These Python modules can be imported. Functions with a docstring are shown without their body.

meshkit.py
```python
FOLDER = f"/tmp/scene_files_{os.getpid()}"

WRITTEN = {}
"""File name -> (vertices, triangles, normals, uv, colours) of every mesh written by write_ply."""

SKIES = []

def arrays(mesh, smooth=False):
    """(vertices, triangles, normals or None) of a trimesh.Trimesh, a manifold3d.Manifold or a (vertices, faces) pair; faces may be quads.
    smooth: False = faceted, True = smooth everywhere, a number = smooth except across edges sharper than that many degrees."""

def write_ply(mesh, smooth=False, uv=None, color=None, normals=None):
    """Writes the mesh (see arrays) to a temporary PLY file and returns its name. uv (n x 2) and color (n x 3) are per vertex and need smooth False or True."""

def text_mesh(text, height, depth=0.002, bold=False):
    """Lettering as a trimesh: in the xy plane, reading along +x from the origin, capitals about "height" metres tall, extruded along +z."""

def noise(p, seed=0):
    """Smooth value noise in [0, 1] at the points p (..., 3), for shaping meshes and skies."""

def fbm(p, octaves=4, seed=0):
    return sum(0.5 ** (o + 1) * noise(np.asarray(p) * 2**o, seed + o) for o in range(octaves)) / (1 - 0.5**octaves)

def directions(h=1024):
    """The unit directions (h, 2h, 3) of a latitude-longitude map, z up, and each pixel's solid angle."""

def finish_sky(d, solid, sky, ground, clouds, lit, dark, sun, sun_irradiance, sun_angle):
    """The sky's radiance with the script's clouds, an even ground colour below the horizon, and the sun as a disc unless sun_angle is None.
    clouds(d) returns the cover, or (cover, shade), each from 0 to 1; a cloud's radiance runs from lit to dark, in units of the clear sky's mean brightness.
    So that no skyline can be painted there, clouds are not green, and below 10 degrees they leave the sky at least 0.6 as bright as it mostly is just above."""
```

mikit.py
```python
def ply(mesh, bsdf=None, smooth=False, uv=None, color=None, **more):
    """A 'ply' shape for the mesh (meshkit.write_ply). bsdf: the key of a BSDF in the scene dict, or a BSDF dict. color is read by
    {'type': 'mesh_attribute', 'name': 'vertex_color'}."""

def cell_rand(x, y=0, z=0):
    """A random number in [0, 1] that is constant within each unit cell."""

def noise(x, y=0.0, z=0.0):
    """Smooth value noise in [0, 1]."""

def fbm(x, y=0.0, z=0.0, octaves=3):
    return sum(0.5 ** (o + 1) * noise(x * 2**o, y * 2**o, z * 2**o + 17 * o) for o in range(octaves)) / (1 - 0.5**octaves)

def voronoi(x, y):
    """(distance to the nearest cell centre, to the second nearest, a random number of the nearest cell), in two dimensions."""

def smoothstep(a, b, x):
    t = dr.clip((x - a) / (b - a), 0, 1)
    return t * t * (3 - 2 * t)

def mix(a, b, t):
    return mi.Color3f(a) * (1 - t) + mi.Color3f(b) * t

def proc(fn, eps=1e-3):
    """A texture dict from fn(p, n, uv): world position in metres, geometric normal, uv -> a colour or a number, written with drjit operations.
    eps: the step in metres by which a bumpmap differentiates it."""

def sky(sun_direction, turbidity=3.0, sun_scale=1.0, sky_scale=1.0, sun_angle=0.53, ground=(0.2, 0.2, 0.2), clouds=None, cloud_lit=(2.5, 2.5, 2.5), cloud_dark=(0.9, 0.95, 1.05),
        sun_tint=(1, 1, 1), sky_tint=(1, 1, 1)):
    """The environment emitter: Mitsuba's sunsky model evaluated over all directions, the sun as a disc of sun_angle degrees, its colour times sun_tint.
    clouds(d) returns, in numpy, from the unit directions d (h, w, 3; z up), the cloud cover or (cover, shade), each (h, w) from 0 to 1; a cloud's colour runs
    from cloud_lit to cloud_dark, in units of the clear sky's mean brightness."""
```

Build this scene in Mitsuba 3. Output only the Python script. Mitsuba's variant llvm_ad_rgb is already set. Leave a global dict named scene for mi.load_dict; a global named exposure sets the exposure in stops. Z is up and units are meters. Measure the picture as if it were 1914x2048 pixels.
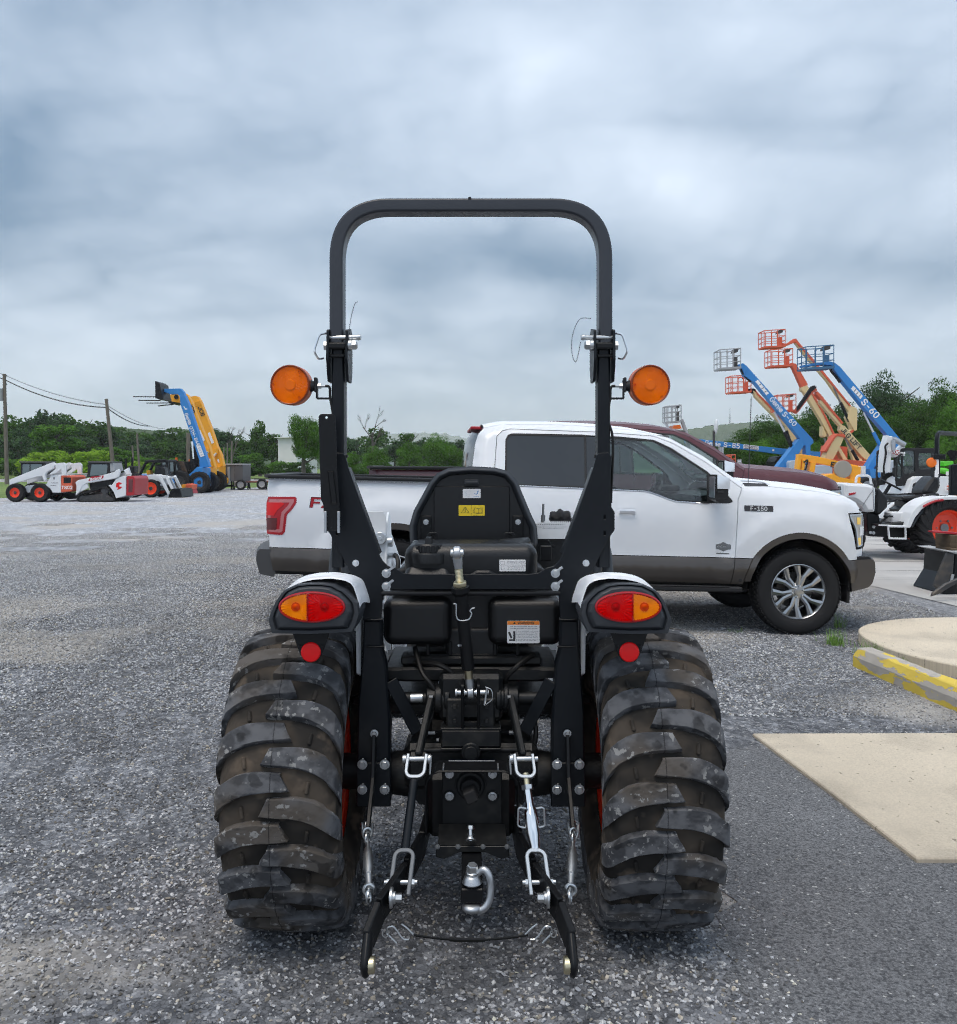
import math, random
import numpy as np
import trimesh, shapely, shapely.geometry as sg
from scipy.spatial import Delaunay, ConvexHull
import mitsuba as mi
import drjit as dr
import mikit, meshkit
from mikit import noise, fbm, voronoi, cell_rand, smoothstep, mix

T = mi.ScalarTransform4f
scene = {'type': 'scene'}
labels = {}
exposure = 2.30
F_PX, CX, HZ, EYE = 1900.0, 957.0, 930.0, 1.6      # focal length, centre column, horizon row (in photo pixels), eye height in metres

# ------------------------------------------------------------------ camera, sky
scene['camera'] = {
    'type': 'perspective', 'fov': 2 * math.degrees(math.atan(957 / F_PX)), 'fov_axis': 'x',
    'principal_point_offset_y': (1024 - HZ) / 2048.0, 'near_clip': 0.05, 'far_clip': 30000.0,
    'to_world': T().look_at(origin=[0, 0, EYE], target=[0, 1, EYE], up=[0, 0, 1]),
    'film': {'type': 'hdrfilm', 'width': 957, 'height': 1024}}


def clouds(d):
    """An overcast layer: cover everywhere, its shade from layered noise, thicker to thinner by broad cloud banks."""
    x, y, z = d[..., 0], d[..., 1], np.maximum(d[..., 2], 0.0)
    q = np.stack([x / (z + 0.30), y / (z + 0.30), 0 * z], -1)
    w = np.stack([meshkit.fbm(q * 1.5 + 11.3, 4, 5), meshkit.fbm(q * 1.5 - 4.1, 4, 9), 0 * z], -1) - 0.5
    n = meshkit.fbm(q * 1.5 + w * 0.45 + np.array([3.7, 0.4, 0]), 6, 3) - 0.5
    fine = sum(0.5 ** o * np.abs(2 * meshkit.noise((q * 3.0 + w * 0.8) * 2.1 ** o, 31 + o) - 1) for o in range(6)) / 1.94 - 0.42
    az, el = np.degrees(np.arctan2(x, y)), np.degrees(np.arcsin(np.clip(d[..., 2], -1, 1)))

    def bank(a, e, sa, se):
        return np.exp(-(((az - a + 14 * w[..., 0]) / sa) ** 2 + ((el - e + 9 * w[..., 1]) / se) ** 2))
    s = 0.41 + 0.95 * n - 0.72 * fine
    s += 0.46 * bank(1, 10.2, 13, 2.9) + 0.40 * bank(-25, 13.8, 9, 3.2) + 0.30 * bank(24, 9.0, 12, 2.6) + 0.22 * bank(11, 13.6, 8, 2.6) + 0.20 * bank(-9, 15.5, 8, 3) + 0.06 * bank(-16, 18, 10, 2.5) + 0.16 * bank(18, 21, 9, 3)
    s -= 0.30 * bank(3.5, 24.0, 3.0, 1.8) + 0.18 * bank(8, 20, 4, 2.4) + 0.26 * bank(-19, 8.0, 10, 2.4) + 0.12 * bank(-14, 21, 9, 4) + 0.16 * bank(15, 12, 4, 3)
    s -= 0.24 * np.exp(-(el / 5.0) ** 2) + 0.15 * np.clip((el - 24) / 40, 0, 1)
    return np.ones_like(s), np.clip(s, 0.02, 1.0)


SUN = np.array([-0.18, -0.36, 0.92])
scene['sky'] = mikit.sky(SUN, turbidity=3, sun_scale=0.30, sun_angle=36, sun_tint=(0.92, 0.98, 1.10), clouds=clouds, cloud_lit=(2.12, 2.38, 2.74), cloud_dark=(0.40, 0.66, 1.02), ground=(0.16, 0.16, 0.16))

# ------------------------------------------------------------------ materials
def rgb(c):
    return {'type': 'rgb', 'value': [float(x) for x in (c if np.ndim(c) else (c, c, c))]}


def mat(name, color, rough=0.5, metal=0.0, coat=0.0, spec=0.5, bump=None, scale=0.001, eps=1e-3, **more):
    b = {'type': 'principled', 'base_color': color if isinstance(color, dict) else rgb(color), 'roughness': rough, 'metallic': metal, 'specular': spec, 'clearcoat': coat, 'clearcoat_gloss': 0.9, **more}
    if bump is not None:
        b = {'type': 'bumpmap', 'arbitrary': mikit.proc(bump, eps), 'scale': scale, 'bsdf': b}
    scene[name] = {'type': 'twosided', 'bsdf': b}


def VC():
    return {'type': 'mesh_attribute', 'name': 'vertex_color'}


mat('m_black', (0.005, 0.0055, 0.0065), 0.40, spec=0.32)
mat('m_blackframe', mikit.proc(lambda p, n, uv: mix((0.003, 0.005, 0.008), (0.006, 0.008, 0.011), fbm(p.x * 7, p.y * 7, p.z * 7)) + mi.Color3f(0.022, 0.020, 0.017) * smoothstep(0.60, 0.85, fbm(p.x * 5, p.y * 5, p.z * 3 + 4, 4)) * smoothstep(-1.15, -0.55, -p.z)), 0.40, spec=0.30)
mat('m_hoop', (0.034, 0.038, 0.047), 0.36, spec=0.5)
mat('m_plastic', (0.005, 0.0055, 0.0065), 0.38, spec=0.5, bump=lambda p, n, uv: noise(p.x * 900, p.y * 900, p.z * 900), scale=0.00025, eps=4e-4)
mat('m_greyplastic', (0.028, 0.032, 0.038), 0.42, bump=lambda p, n, uv: noise(p.x * 900, p.y * 900, p.z * 900), scale=0.0002, eps=4e-4)
mat('m_castiron', mikit.proc(lambda p, n, uv: mix((0.004, 0.005, 0.006), (0.017, 0.017, 0.016), smoothstep(0.45, 0.8, fbm(p.x * 22, p.y * 22, p.z * 22)))), 0.46, spec=0.4)
mat('m_zinc', (0.62, 0.64, 0.65), 0.32, 1.0)
mat('m_zincyellow', (0.62, 0.56, 0.38), 0.36, 1.0)
mat('m_galv', mikit.proc(lambda p, n, uv: mix((0.42, 0.44, 0.46), (0.62, 0.64, 0.66), fbm(p.x * 40, p.y * 40, p.z * 40))), 0.42, 1.0)
mat('m_chrome', (0.86, 0.87, 0.88), 0.06, 1.0)
mat('m_alloy', (0.40, 0.41, 0.42), 0.22, 1.0)
mat('m_white', (0.70, 0.72, 0.745), 0.28, coat=1.0)
mat('m_whitepaint', (0.68, 0.70, 0.715), 0.42, coat=0.3)
mat('m_maroon', (0.075, 0.008, 0.014), 0.30, coat=1.0)
mat('m_taupe', (0.044, 0.036, 0.030), 0.30, coat=1.0)
mat('m_darktrim', (0.011, 0.011, 0.012), 0.5, spec=0.4)
mat('m_orange', (0.78, 0.055, 0.012), 0.38, coat=0.4)
mat('m_rubber', (0.013, 0.013, 0.014), 0.75, spec=0.35)
mat('m_blue', (0.022, 0.20, 0.52), 0.42, coat=0.3)
mat('m_bluedark', (0.04, 0.13, 0.24), 0.5)
mat('m_yellow', (0.82, 0.36, 0.012), 0.44, coat=0.2)
mat('m_cream', (0.66, 0.53, 0.27), 0.46)
mat('m_liftorange', (0.62, 0.11, 0.048), 0.5)
mat('m_lightgrey', (0.42, 0.47, 0.52), 0.5)
mat('m_steel', (0.20, 0.21, 0.22), 0.5, 0.6)
mat('m_darksteel', mikit.proc(lambda p, n, uv: mix((0.05, 0.05, 0.052), (0.10, 0.085, 0.07), smoothstep(0.45, 0.75, fbm(p.x * 9, p.y * 9, p.z * 9)))), 0.5, 0.3)
mat('m_red', (0.38, 0.010, 0.018), 0.35)
mat('m_redbright', (0.66, 0.004, 0.006), 0.3, spec=0.3, coat=0.4)
mat('m_amber', (0.62, 0.11, 0.003), 0.3, spec=0.3, coat=0.3)
mat('m_amberlamp', (0.86, 0.40, 0.10), 0.30, spec=0.3)
mat('m_orangelamp', (0.80, 0.16, 0.004), 0.3, coat=0.5)
mat('m_amberbright', (0.95, 0.62, 0.10), 0.3)
mat('m_silver', (0.72, 0.73, 0.74), 0.35, 0.2)
mat('m_sticker', (0.78, 0.78, 0.78), 0.45)
mat('m_stickergrey', (0.50, 0.56, 0.62), 0.5)
mat('m_stickeryellow', (0.80, 0.58, 0.02), 0.4)
mat('m_stickerorange', (0.85, 0.24, 0.02), 0.4)
mat('m_ink', (0.03, 0.03, 0.035), 0.5)
mat('m_inkgrey', (0.22, 0.23, 0.25), 0.5)
mat('m_green', (0.10, 0.52, 0.03), 0.4)
mat('m_interior', (0.10, 0.10, 0.10), 0.7)
mat('m_darkglass', (0.020, 0.023, 0.027), 0.04, spec=0.75)
mat('m_galvgrey', (0.33, 0.34, 0.35), 0.55)
mat('m_wood', mikit.proc(lambda p, n, uv: mix((0.10, 0.085, 0.07), (0.20, 0.175, 0.15), fbm(p.x * 14, p.y * 14, p.z * 2.5))), 0.85)
mat('m_building', (0.72, 0.72, 0.70), 0.6)
mat('m_hose', (0.006, 0.006, 0.006), 0.5, spec=0.35)
scene['m_glass'] = {'type': 'thindielectric', 'specular_transmittance': rgb((0.62, 0.74, 0.71))}
scene['m_clearglass'] = {'type': 'thindielectric', 'specular_transmittance': rgb((0.88, 0.92, 0.90))}
scene['m_redlens'] = {'type': 'thindielectric', 'specular_transmittance': rgb((0.98, 0.04, 0.04)), 'int_ior': 1.2}
scene['m_amberlens'] = {'type': 'thindielectric', 'specular_transmittance': rgb((1.0, 0.62, 0.09)), 'int_ior': 1.2}
mat('m_vcol', VC(), 0.85, spec=0.3)
mat('m_stoneraw', VC(), 0.72, spec=0.35)
mat('m_trunk', mikit.proc(lambda p, n, uv: mix((0.05, 0.043, 0.036), (0.13, 0.115, 0.10), fbm(p.x * 5, p.y * 5, p.z * 1.2))), 0.9)
for nm, c in (('m_leafdark', (0.058, 0.122, 0.026)), ('m_leafmid', (0.088, 0.195, 0.030)), ('m_leafbright', (0.24, 0.40, 0.045)), ('m_leafblue', (0.060, 0.112, 0.048))):
    scene[nm] = {'type': 'principledthin', 'base_color': {'type': 'proc', **{k: v for k, v in mikit.proc((lambda c: lambda p, n, uv: mi.Color3f(c) * (0.55 + 0.9 * noise(p.x * 0.9, p.y * 0.9, p.z * 0.9)) )(c)).items() if k != 'type'}}, 'roughness': 0.7, 'eta': 1.25, 'diff_trans': 0.7, 'spec_trans': 0.0}

# ------------------------------------------------------------------ things and parts
USED = {}


def numbered(key):
    n = USED.get(key, 0)
    USED[key] = n + 1
    return key if n == 0 else '%s_%03d' % (key, n)


class Thing:
    def __init__(s, name, label=None, cat=None, group=None, M=None, kind=None):
        s.key, s.M = numbered(name), M
        d = {}
        for k, v in (('label', label), ('category', cat), ('group', group), ('kind', kind)):
            if v:
                d[k] = v
        if d:
            labels[s.key] = d

    def holder(s, part, label=None, under=None):
        k = numbered((under or s.key) + '__' + part)
        if label:
            labels[k] = {'label': label}
        return k

    def add(s, part, mesh, bsdf, smooth=32, label=None, under=None, stuff=False, color=None):
        k = s.holder(part, label, under) if part else s.key
        e = mikit.ply(mesh, bsdf, smooth=smooth, **({'color': color} if color is not None else {}))
        if s.M is not None:
            e['to_world'] = T(s.M)
        scene[k] = e
        if stuff:
            labels.setdefault(k, {})['kind'] = 'stuff'
        return k


def dup(src, M, label=None, group=None):
    """A copy of a thing with copies of its parts under its own number."""
    base = src.key.rsplit('_', 1)[0] if src.key[-3:].isdigit() else src.key
    d = dict(labels[src.key])
    t = Thing(base, label or d.get('label'), d.get('category'), group or d.get('group'), M)
    for k in [k for k in scene if k.startswith(src.key + '__') or k == src.key]:
        scene[t.key + k[len(src.key):]] = {**scene[k], 'to_world': T(M)}
    for k in [k for k in labels if k.startswith(src.key + '__')]:
        labels[t.key + k[len(src.key):]] = dict(labels[k])
    return t


def mov(x=0, y=0, z=0, rz=0, s=1.0, ry=0):
    a, b = math.radians(rz), math.radians(ry)
    R = np.array([[math.cos(a), -math.sin(a), 0], [math.sin(a), math.cos(a), 0], [0, 0, 1]]) @ np.array([[math.cos(b), 0, math.sin(b)], [0, 1, 0], [-math.sin(b), 0, math.cos(b)]])
    M = np.eye(4)
    M[:3, :3] = R * np.asarray(s)
    M[:3, 3] = (x, y, z)
    return M


# ------------------------------------------------------------------ mesh helpers (all return trimesh.Trimesh)
A = np.asarray


def TM(v, f):
    v, f = np.asarray(v, float), np.asarray(f, int)
    if f.shape[1] == 4:
        f = np.vstack([f[:, [0, 1, 2]], f[:, [0, 2, 3]]])
    return trimesh.Trimesh(v, f, process=False)


def cat(*ms):
    ms = [m for x in ms for m in (x if isinstance(x, (list, tuple)) else [x])]
    return trimesh.util.concatenate(ms) if len(ms) > 1 else ms[0]


def hull(pts):
    pts = A(pts, float)
    h = ConvexHull(pts)
    f = h.simplices.copy()
    tri = pts[f]
    nn = np.cross(tri[:, 1] - tri[:, 0], tri[:, 2] - tri[:, 0])
    f[(nn * h.equations[:, :3]).sum(1) < 0] = f[(nn * h.equations[:, :3]).sum(1) < 0][:, ::-1]
    used = np.unique(f)
    re = np.full(len(pts), -1)
    re[used] = np.arange(len(used))
    return TM(pts[used], re[f])


def box(c, s, b=0.004, R=None):
    h = A(s, float) / 2
    b = min(b, h.min() * 0.49)
    pts = []
    for sx in (-1, 1):
        for sy in (-1, 1):
            for sz in (-1, 1):
                for k in range(3):
                    q = h - b
                    q[k] = h[k]
                    pts.append(q * (sx, sy, sz))
    m = hull(pts) if b > 0 else trimesh.creation.box(extents=s)
    if R is not None:
        m.vertices = m.vertices @ A(R).T
    m.vertices = m.vertices + A(c, float)
    return m


def frame(d, up=(0, 0, 1)):
    d = A(d, float) / np.linalg.norm(d)
    up = A(up, float)
    if abs(d @ up) > 0.99 * np.linalg.norm(up):
        up = A([0, 1, 0.0]) if abs(d[1]) < 0.9 else A([1.0, 0, 0])
    s = np.cross(d, up)
    s /= np.linalg.norm(s)
    return d, s, np.cross(s, d)


def beam(p0, p1, w, h, b=0.004, up=(0, 0, 1), w1=None, h1=None):
    """A bar from p0 to p1: w across (sideways), h in the direction of up, tapering to w1, h1."""
    p0, p1 = A(p0, float), A(p1, float)
    d, s, u = frame(p1 - p0, up)
    pts = []
    for p, ww, hh, e in ((p0, w, h, 1), (p1, w if w1 is None else w1, h if h1 is None else h1, -1)):
        bb = min(b, ww * 0.45, hh * 0.45)
        for a in (-1, 1):
            for c in (-1, 1):
                pts += [p + d * e * bb * 0 + s * a * (ww / 2 - bb) + u * c * (hh / 2 - bb), p + d * e * bb + s * a * ww / 2 + u * c * (hh / 2 - bb), p + d * e * bb + s * a * (ww / 2 - bb) + u * c * hh / 2]
    return hull(pts)


def lathe(prof, p0=(0, 0, 0), axis=(1, 0, 0), n=32, up=(0, 0, 1)):
    """Revolves the (radius, along) profile about the axis through p0."""
    d, s, u = frame(axis, up)
    prof = A(prof, float)
    th = np.arange(n) * 2 * np.pi / n
    ring = np.cos(th)[:, None] * s + np.sin(th)[:, None] * u
    v = (A(p0, float) + prof[:, None, 1, None] * d + prof[:, None, 0, None] * ring[None]).reshape(-1, 3)
    f = []
    for i in range(len(prof) - 1):
        for j in range(n):
            k = (j + 1) % n
            a, b_, c, e = i * n + j, i * n + k, (i + 1) * n + k, (i + 1) * n + j
            if prof[i, 0] > 1e-9:
                f.append((a, b_, c))
            if prof[i + 1, 0] > 1e-9:
                f.append((a, c, e))
    m = TM(v, f)
    m.merge_vertices()
    m.update_faces(m.nondegenerate_faces())
    if m.volume < 0:
        m.invert()
    return m


def cyl(p0, p1, r, r1=None, n=16, b=0.0):
    p0, p1 = A(p0, float), A(p1, float)
    L = np.linalg.norm(p1 - p0)
    r1 = r if r1 is None else r1
    if b:
        prof = [(0, 0), (r - b, 0), (r, b), (r1, L - b), (r1 - b, L), (0, L)]
    else:
        prof = [(0, 0), (r, 0), (r1, L), (0, L)]
    return lathe(prof, p0, p1 - p0, n)


def sweep(pts, sec, nrm=None, closed=False, cap=True):
    """Sweeps the 2-D section (side, normal) along the points; nrm fixes the normal of a flat path."""
    P_ = A(pts, float)
    n, k = len(P_), len(sec)
    sec = A(sec, float)
    tan = np.gradient(P_, axis=0) if not closed else np.roll(P_, -1, 0) - np.roll(P_, 1, 0)
    tan /= np.linalg.norm(tan, axis=1, keepdims=True)
    rows, u = [], None
    for i in range(n):
        if nrm is not None:
            u = A(nrm, float) / np.linalg.norm(nrm)
            s = np.cross(tan[i], u)
            s /= np.linalg.norm(s)
        else:
            if u is None:
                _, s, u = frame(tan[i])
            u = u - tan[i] * (u @ tan[i])
            u /= np.linalg.norm(u)
            s = np.cross(tan[i], u)
        rows.append(P_[i] + sec[:, :1] * s + sec[:, 1:] * u)
    v = np.vstack(rows)
    f = []
    for i in range(n if closed else n - 1):
        a, b_ = i * k, ((i + 1) % n) * k
        for j in range(k):
            l = (j + 1) % k
            f.append((a + j, a + l, b_ + l, b_ + j))
    m = TM(v, f)
    if cap and not closed:
        c0, c1 = v[:k].mean(0), v[-k:].mean(0)
        m = TM(np.vstack([v, [c0, c1]]), np.vstack([m.faces, [(len(v), (j + 1) % k, j) for j in range(k)], [(len(v) + 1, (n - 1) * k + j, (n - 1) * k + (j + 1) % k) for j in range(k)]]))
    if not closed and m.volume < 0:
        m.invert()
    return m


def circ(r, n=8):
    t = np.arange(n) * 2 * np.pi / n
    return np.stack([r * np.cos(t), r * np.sin(t)], 1)


def rrect(w, h, r=0.006, k=3):
    out = []
    for cx, cy, a0 in ((w / 2 - r, h / 2 - r, 0), (-w / 2 + r, h / 2 - r, 90), (-w / 2 + r, -h / 2 + r, 180), (w / 2 - r, -h / 2 + r, 270)):
        for i in range(k):
            a = math.radians(a0 + 90 * i / (k - 1))
            out.append((cx + r * math.cos(a), cy + r * math.sin(a)))
    return A(out)


def tube(pts, r, n=8, closed=False):
    return sweep(pts, circ(r, n), closed=closed)


def curve(pts, k=6, closed=False):
    """Catmull-Rom through the points."""
    p = A(pts, float)
    q = np.vstack([p[-1:], p, p[:2]]) if closed else np.vstack([2 * p[0] - p[1], p, 2 * p[-1] - p[-2]])
    out = []
    for i in range(1, len(q) - 2):
        t = np.linspace(0, 1, k, endpoint=False)[:, None]
        a, b_, c, d = q[i - 1], q[i], q[i + 1], q[i + 2]
        out.append(0.5 * (2 * b_ + (c - a) * t + (2 * a - 5 * b_ + 4 * c - d) * t ** 2 + (3 * b_ - a - 3 * c + d) * t ** 3))
    if not closed:
        out.append(p[-1:])
    return np.vstack(out)


def fillet(pts, r, k=6):
    """Rounds the inner corners of a polyline in space."""
    p = [A(q, float) for q in pts]
    out = [p[0]]
    for a, b_, c in zip(p, p[1:], p[2:]):
        d0, d1 = (a - b_), (c - b_)
        l0, l1 = np.linalg.norm(d0), np.linalg.norm(d1)
        rr = min(r, l0 * 0.49, l1 * 0.49)
        s, e = b_ + d0 / l0 * rr, b_ + d1 / l1 * rr
        for t in np.linspace(0, 1, k):
            out.append((1 - t) ** 2 * s + 2 * t * (1 - t) * b_ + t * t * e)
    out.append(p[-1])
    return A(out)


def ringoff(r, d):
    """A ring of 2-D points moved inwards by d with mitred corners (anticlockwise outside)."""
    r = A(r, float)
    e = np.roll(r, -1, 0) - r
    e /= np.maximum(np.linalg.norm(e, axis=1, keepdims=True), 1e-12)
    nn = np.stack([-e[:, 1], e[:, 0]], 1)
    n0 = np.roll(nn, 1, 0)
    return r + d * (nn + n0) / np.maximum(1 + (nn * n0).sum(1, keepdims=True), 0.4)


def rnd(poly, r=0.01, q=4):
    p = sg.Polygon(poly) if not isinstance(poly, sg.Polygon) else poly
    p = p.buffer(-r, quad_segs=q).buffer(2 * r, quad_segs=q).buffer(-r, quad_segs=q)
    return p.simplify(r * 0.03)


def plate(poly, a0, a1, plane='xz', b=0.003):
    """The polygon, drawn in a plane, with thickness from a0 to a1 along the third axis and chamfered edges."""
    if not isinstance(poly, sg.Polygon):
        poly = sg.Polygon(poly)
    if not poly.is_valid:
        poly = poly.buffer(0)
    if poly.geom_type != 'Polygon':
        poly = max(poly.geoms, key=lambda g: g.area)
    poly = sg.polygon.orient(poly)
    b = min(b, abs(a1 - a0) * 0.45)
    rings = [A(poly.exterior.coords)[:-1]] + [A(r.coords)[:-1] for r in poly.interiors]
    lo, hi = min(a0, a1), max(a0, a1)
    V, Fc, off = [], [], 0
    for r in rings:
        n = len(r)
        ins = ringoff(r, b) if b else r
        lay = [(ins, lo), (r, lo + b), (r, hi - b), (ins, hi)] if b else [(r, lo), (r, hi)]
        for q, h in lay:
            V.append(np.column_stack([q, np.full(n, h)]))
        for k in range(len(lay) - 1):
            for j in range(n):
                l = (j + 1) % n
                Fc.append((off + k * n + j, off + k * n + l, off + (k + 1) * n + l))
                Fc.append((off + k * n + j, off + (k + 1) * n + l, off + (k + 1) * n + j))
        off += len(lay) * n
    inner = sg.Polygon(ringoff(rings[0], b) if b else rings[0], [ringoff(r, b) if b else r for r in rings[1:]])
    cv, cf = trimesh.creation.triangulate_polygon(inner, engine='earcut')
    cf = A(cf)
    tri = cv[cf]
    area = (tri[:, 1, 0] - tri[:, 0, 0]) * (tri[:, 2, 1] - tri[:, 0, 1]) - (tri[:, 1, 1] - tri[:, 0, 1]) * (tri[:, 2, 0] - tri[:, 0, 0])
    cf[area < 0] = cf[area < 0][:, ::-1]
    V += [np.column_stack([cv, np.full(len(cv), hi)]), np.column_stack([cv, np.full(len(cv), lo)])]
    Fc = np.vstack([A(Fc), cf + off, cf[:, ::-1] + off + len(cv)])
    v = np.vstack(V)
    if plane == 'xz':
        v = v[:, [0, 2, 1]]
        Fc = Fc[:, ::-1]
    elif plane == 'yz':
        v = v[:, [2, 0, 1]]
    return TM(v, Fc)


def xf(m, M):
    m = m.copy()
    m.vertices = m.vertices @ M[:3, :3].T + M[:3, 3]
    return m


def mirror(m, c=0.0, ax=0):
    m = m.copy()
    m.vertices[:, ax] = 2 * c - m.vertices[:, ax]
    m.invert()
    return m


def text(s, h, o, xd=(1, 0, 0), yd=(0, 0, 1), depth=0.002, bold=True, center=True):
    """Lettering whose reading direction is xd, its capitals' up direction yd, standing proud towards xd x yd."""
    m = meshkit.text_mesh(s, h, depth, bold)
    v = m.vertices.copy()
    if center:
        v[:, :2] -= (v[:, :2].max(0) + v[:, :2].min(0)) / 2
    xd, yd = A(xd, float), A(yd, float)
    xd /= np.linalg.norm(xd)
    yd /= np.linalg.norm(yd)
    return TM(A(o, float) + v[:, :1] * xd + v[:, 1:2] * yd + v[:, 2:] * np.cross(xd, yd), m.faces)


def at(u, v, y):
    """The point at depth y seen at column u, row v of the photograph."""
    return A([(u - CX) * y / F_PX, y, EYE - (v - HZ) * y / F_PX])


def px(pts, y):
    """A side outline measured on the photograph, in metres at depth y: (x, z)."""
    p = A(pts, float)
    return np.stack([(p[:, 0] - CX) * y / F_PX, EYE - (p[:, 1] - HZ) * y / F_PX], 1)


def bolt(p, d, r=0.012, h=0.009, washer=True):
    d = A(d, float) / np.linalg.norm(d)
    p = A(p, float)
    ms = [lathe([(0, 0), (r, 0), (r, h * 0.75), (r * 0.82, h), (0, h)], p + d * (0.002 if washer else 0), d, 6)]
    if washer:
        ms.append(cyl(p, p + d * 0.003, r * 1.35, n=16))
    return cat(ms)


def gridskin(poly, step, wfun, side, dens=None):
    """A curved panel: the 2-D polygon (x, z) filled with a fine net of points, pushed to y = side * wfun(x, z, edge distance)."""
    ext = [poly.exterior] + list(poly.interiors)
    bp = np.vstack([A([r.interpolate(t).coords[0] for t in np.linspace(0, r.length, max(8, int(r.length / step)), endpoint=False)] + [c for c in r.coords][:-1]) for r in ext])
    x0, z0, x1, z1 = poly.bounds
    g = np.stack(np.meshgrid(np.arange(x0, x1, step), np.arange(z0, z1, step)), -1).reshape(-1, 2)
    inn = poly.buffer(-step * 0.45)
    g = g[shapely.contains_xy(inn, g[:, 0], g[:, 1])]
    p = np.unique(np.round(np.vstack([bp, g]), 6), axis=0)
    tri = Delaunay(p).simplices
    c = p[tri].mean(1)
    tri = tri[shapely.contains_xy(poly, c[:, 0], c[:, 1])]
    q = p[tri]
    area = (q[:, 1, 0] - q[:, 0, 0]) * (q[:, 2, 1] - q[:, 0, 1]) - (q[:, 1, 1] - q[:, 0, 1]) * (q[:, 2, 0] - q[:, 0, 0])
    tri[area < 0] = tri[area < 0][:, ::-1]
    keep = np.abs(area) > 1e-9
    tri = tri[keep]
    y = side * wfun(p[:, 0], p[:, 1])
    v = np.column_stack([p[:, 0], y, p[:, 1]])
    return TM(v, tri if side < 0 else tri[:, ::-1])


def edgeband(ring, f0, f1, n=2):
    """The strip that joins the two outlines y = f0(x, z) and y = f1(x, z) of a ring, n steps across."""
    r = A(ring, float)
    k = len(r)
    rows = [np.column_stack([r[:, 0], f0(r[:, 0], r[:, 1]) * (1 - t) + f1(r[:, 0], r[:, 1]) * t, r[:, 1]]) for t in np.linspace(0, 1, n + 1)]
    f = [(i * k + j, i * k + (j + 1) % k, (i + 1) * k + (j + 1) % k, (i + 1) * k + j) for i in range(n) for j in range(k)]
    return TM(np.vstack(rows), f)


def dense(poly, step):
    r = poly.exterior
    ts = np.unique(np.concatenate([np.linspace(0, r.length, max(8, int(r.length / step)), endpoint=False), [r.project(sg.Point(c)) for c in r.coords[:-1]]]))
    return A([r.interpolate(t).coords[0] for t in ts])


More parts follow.
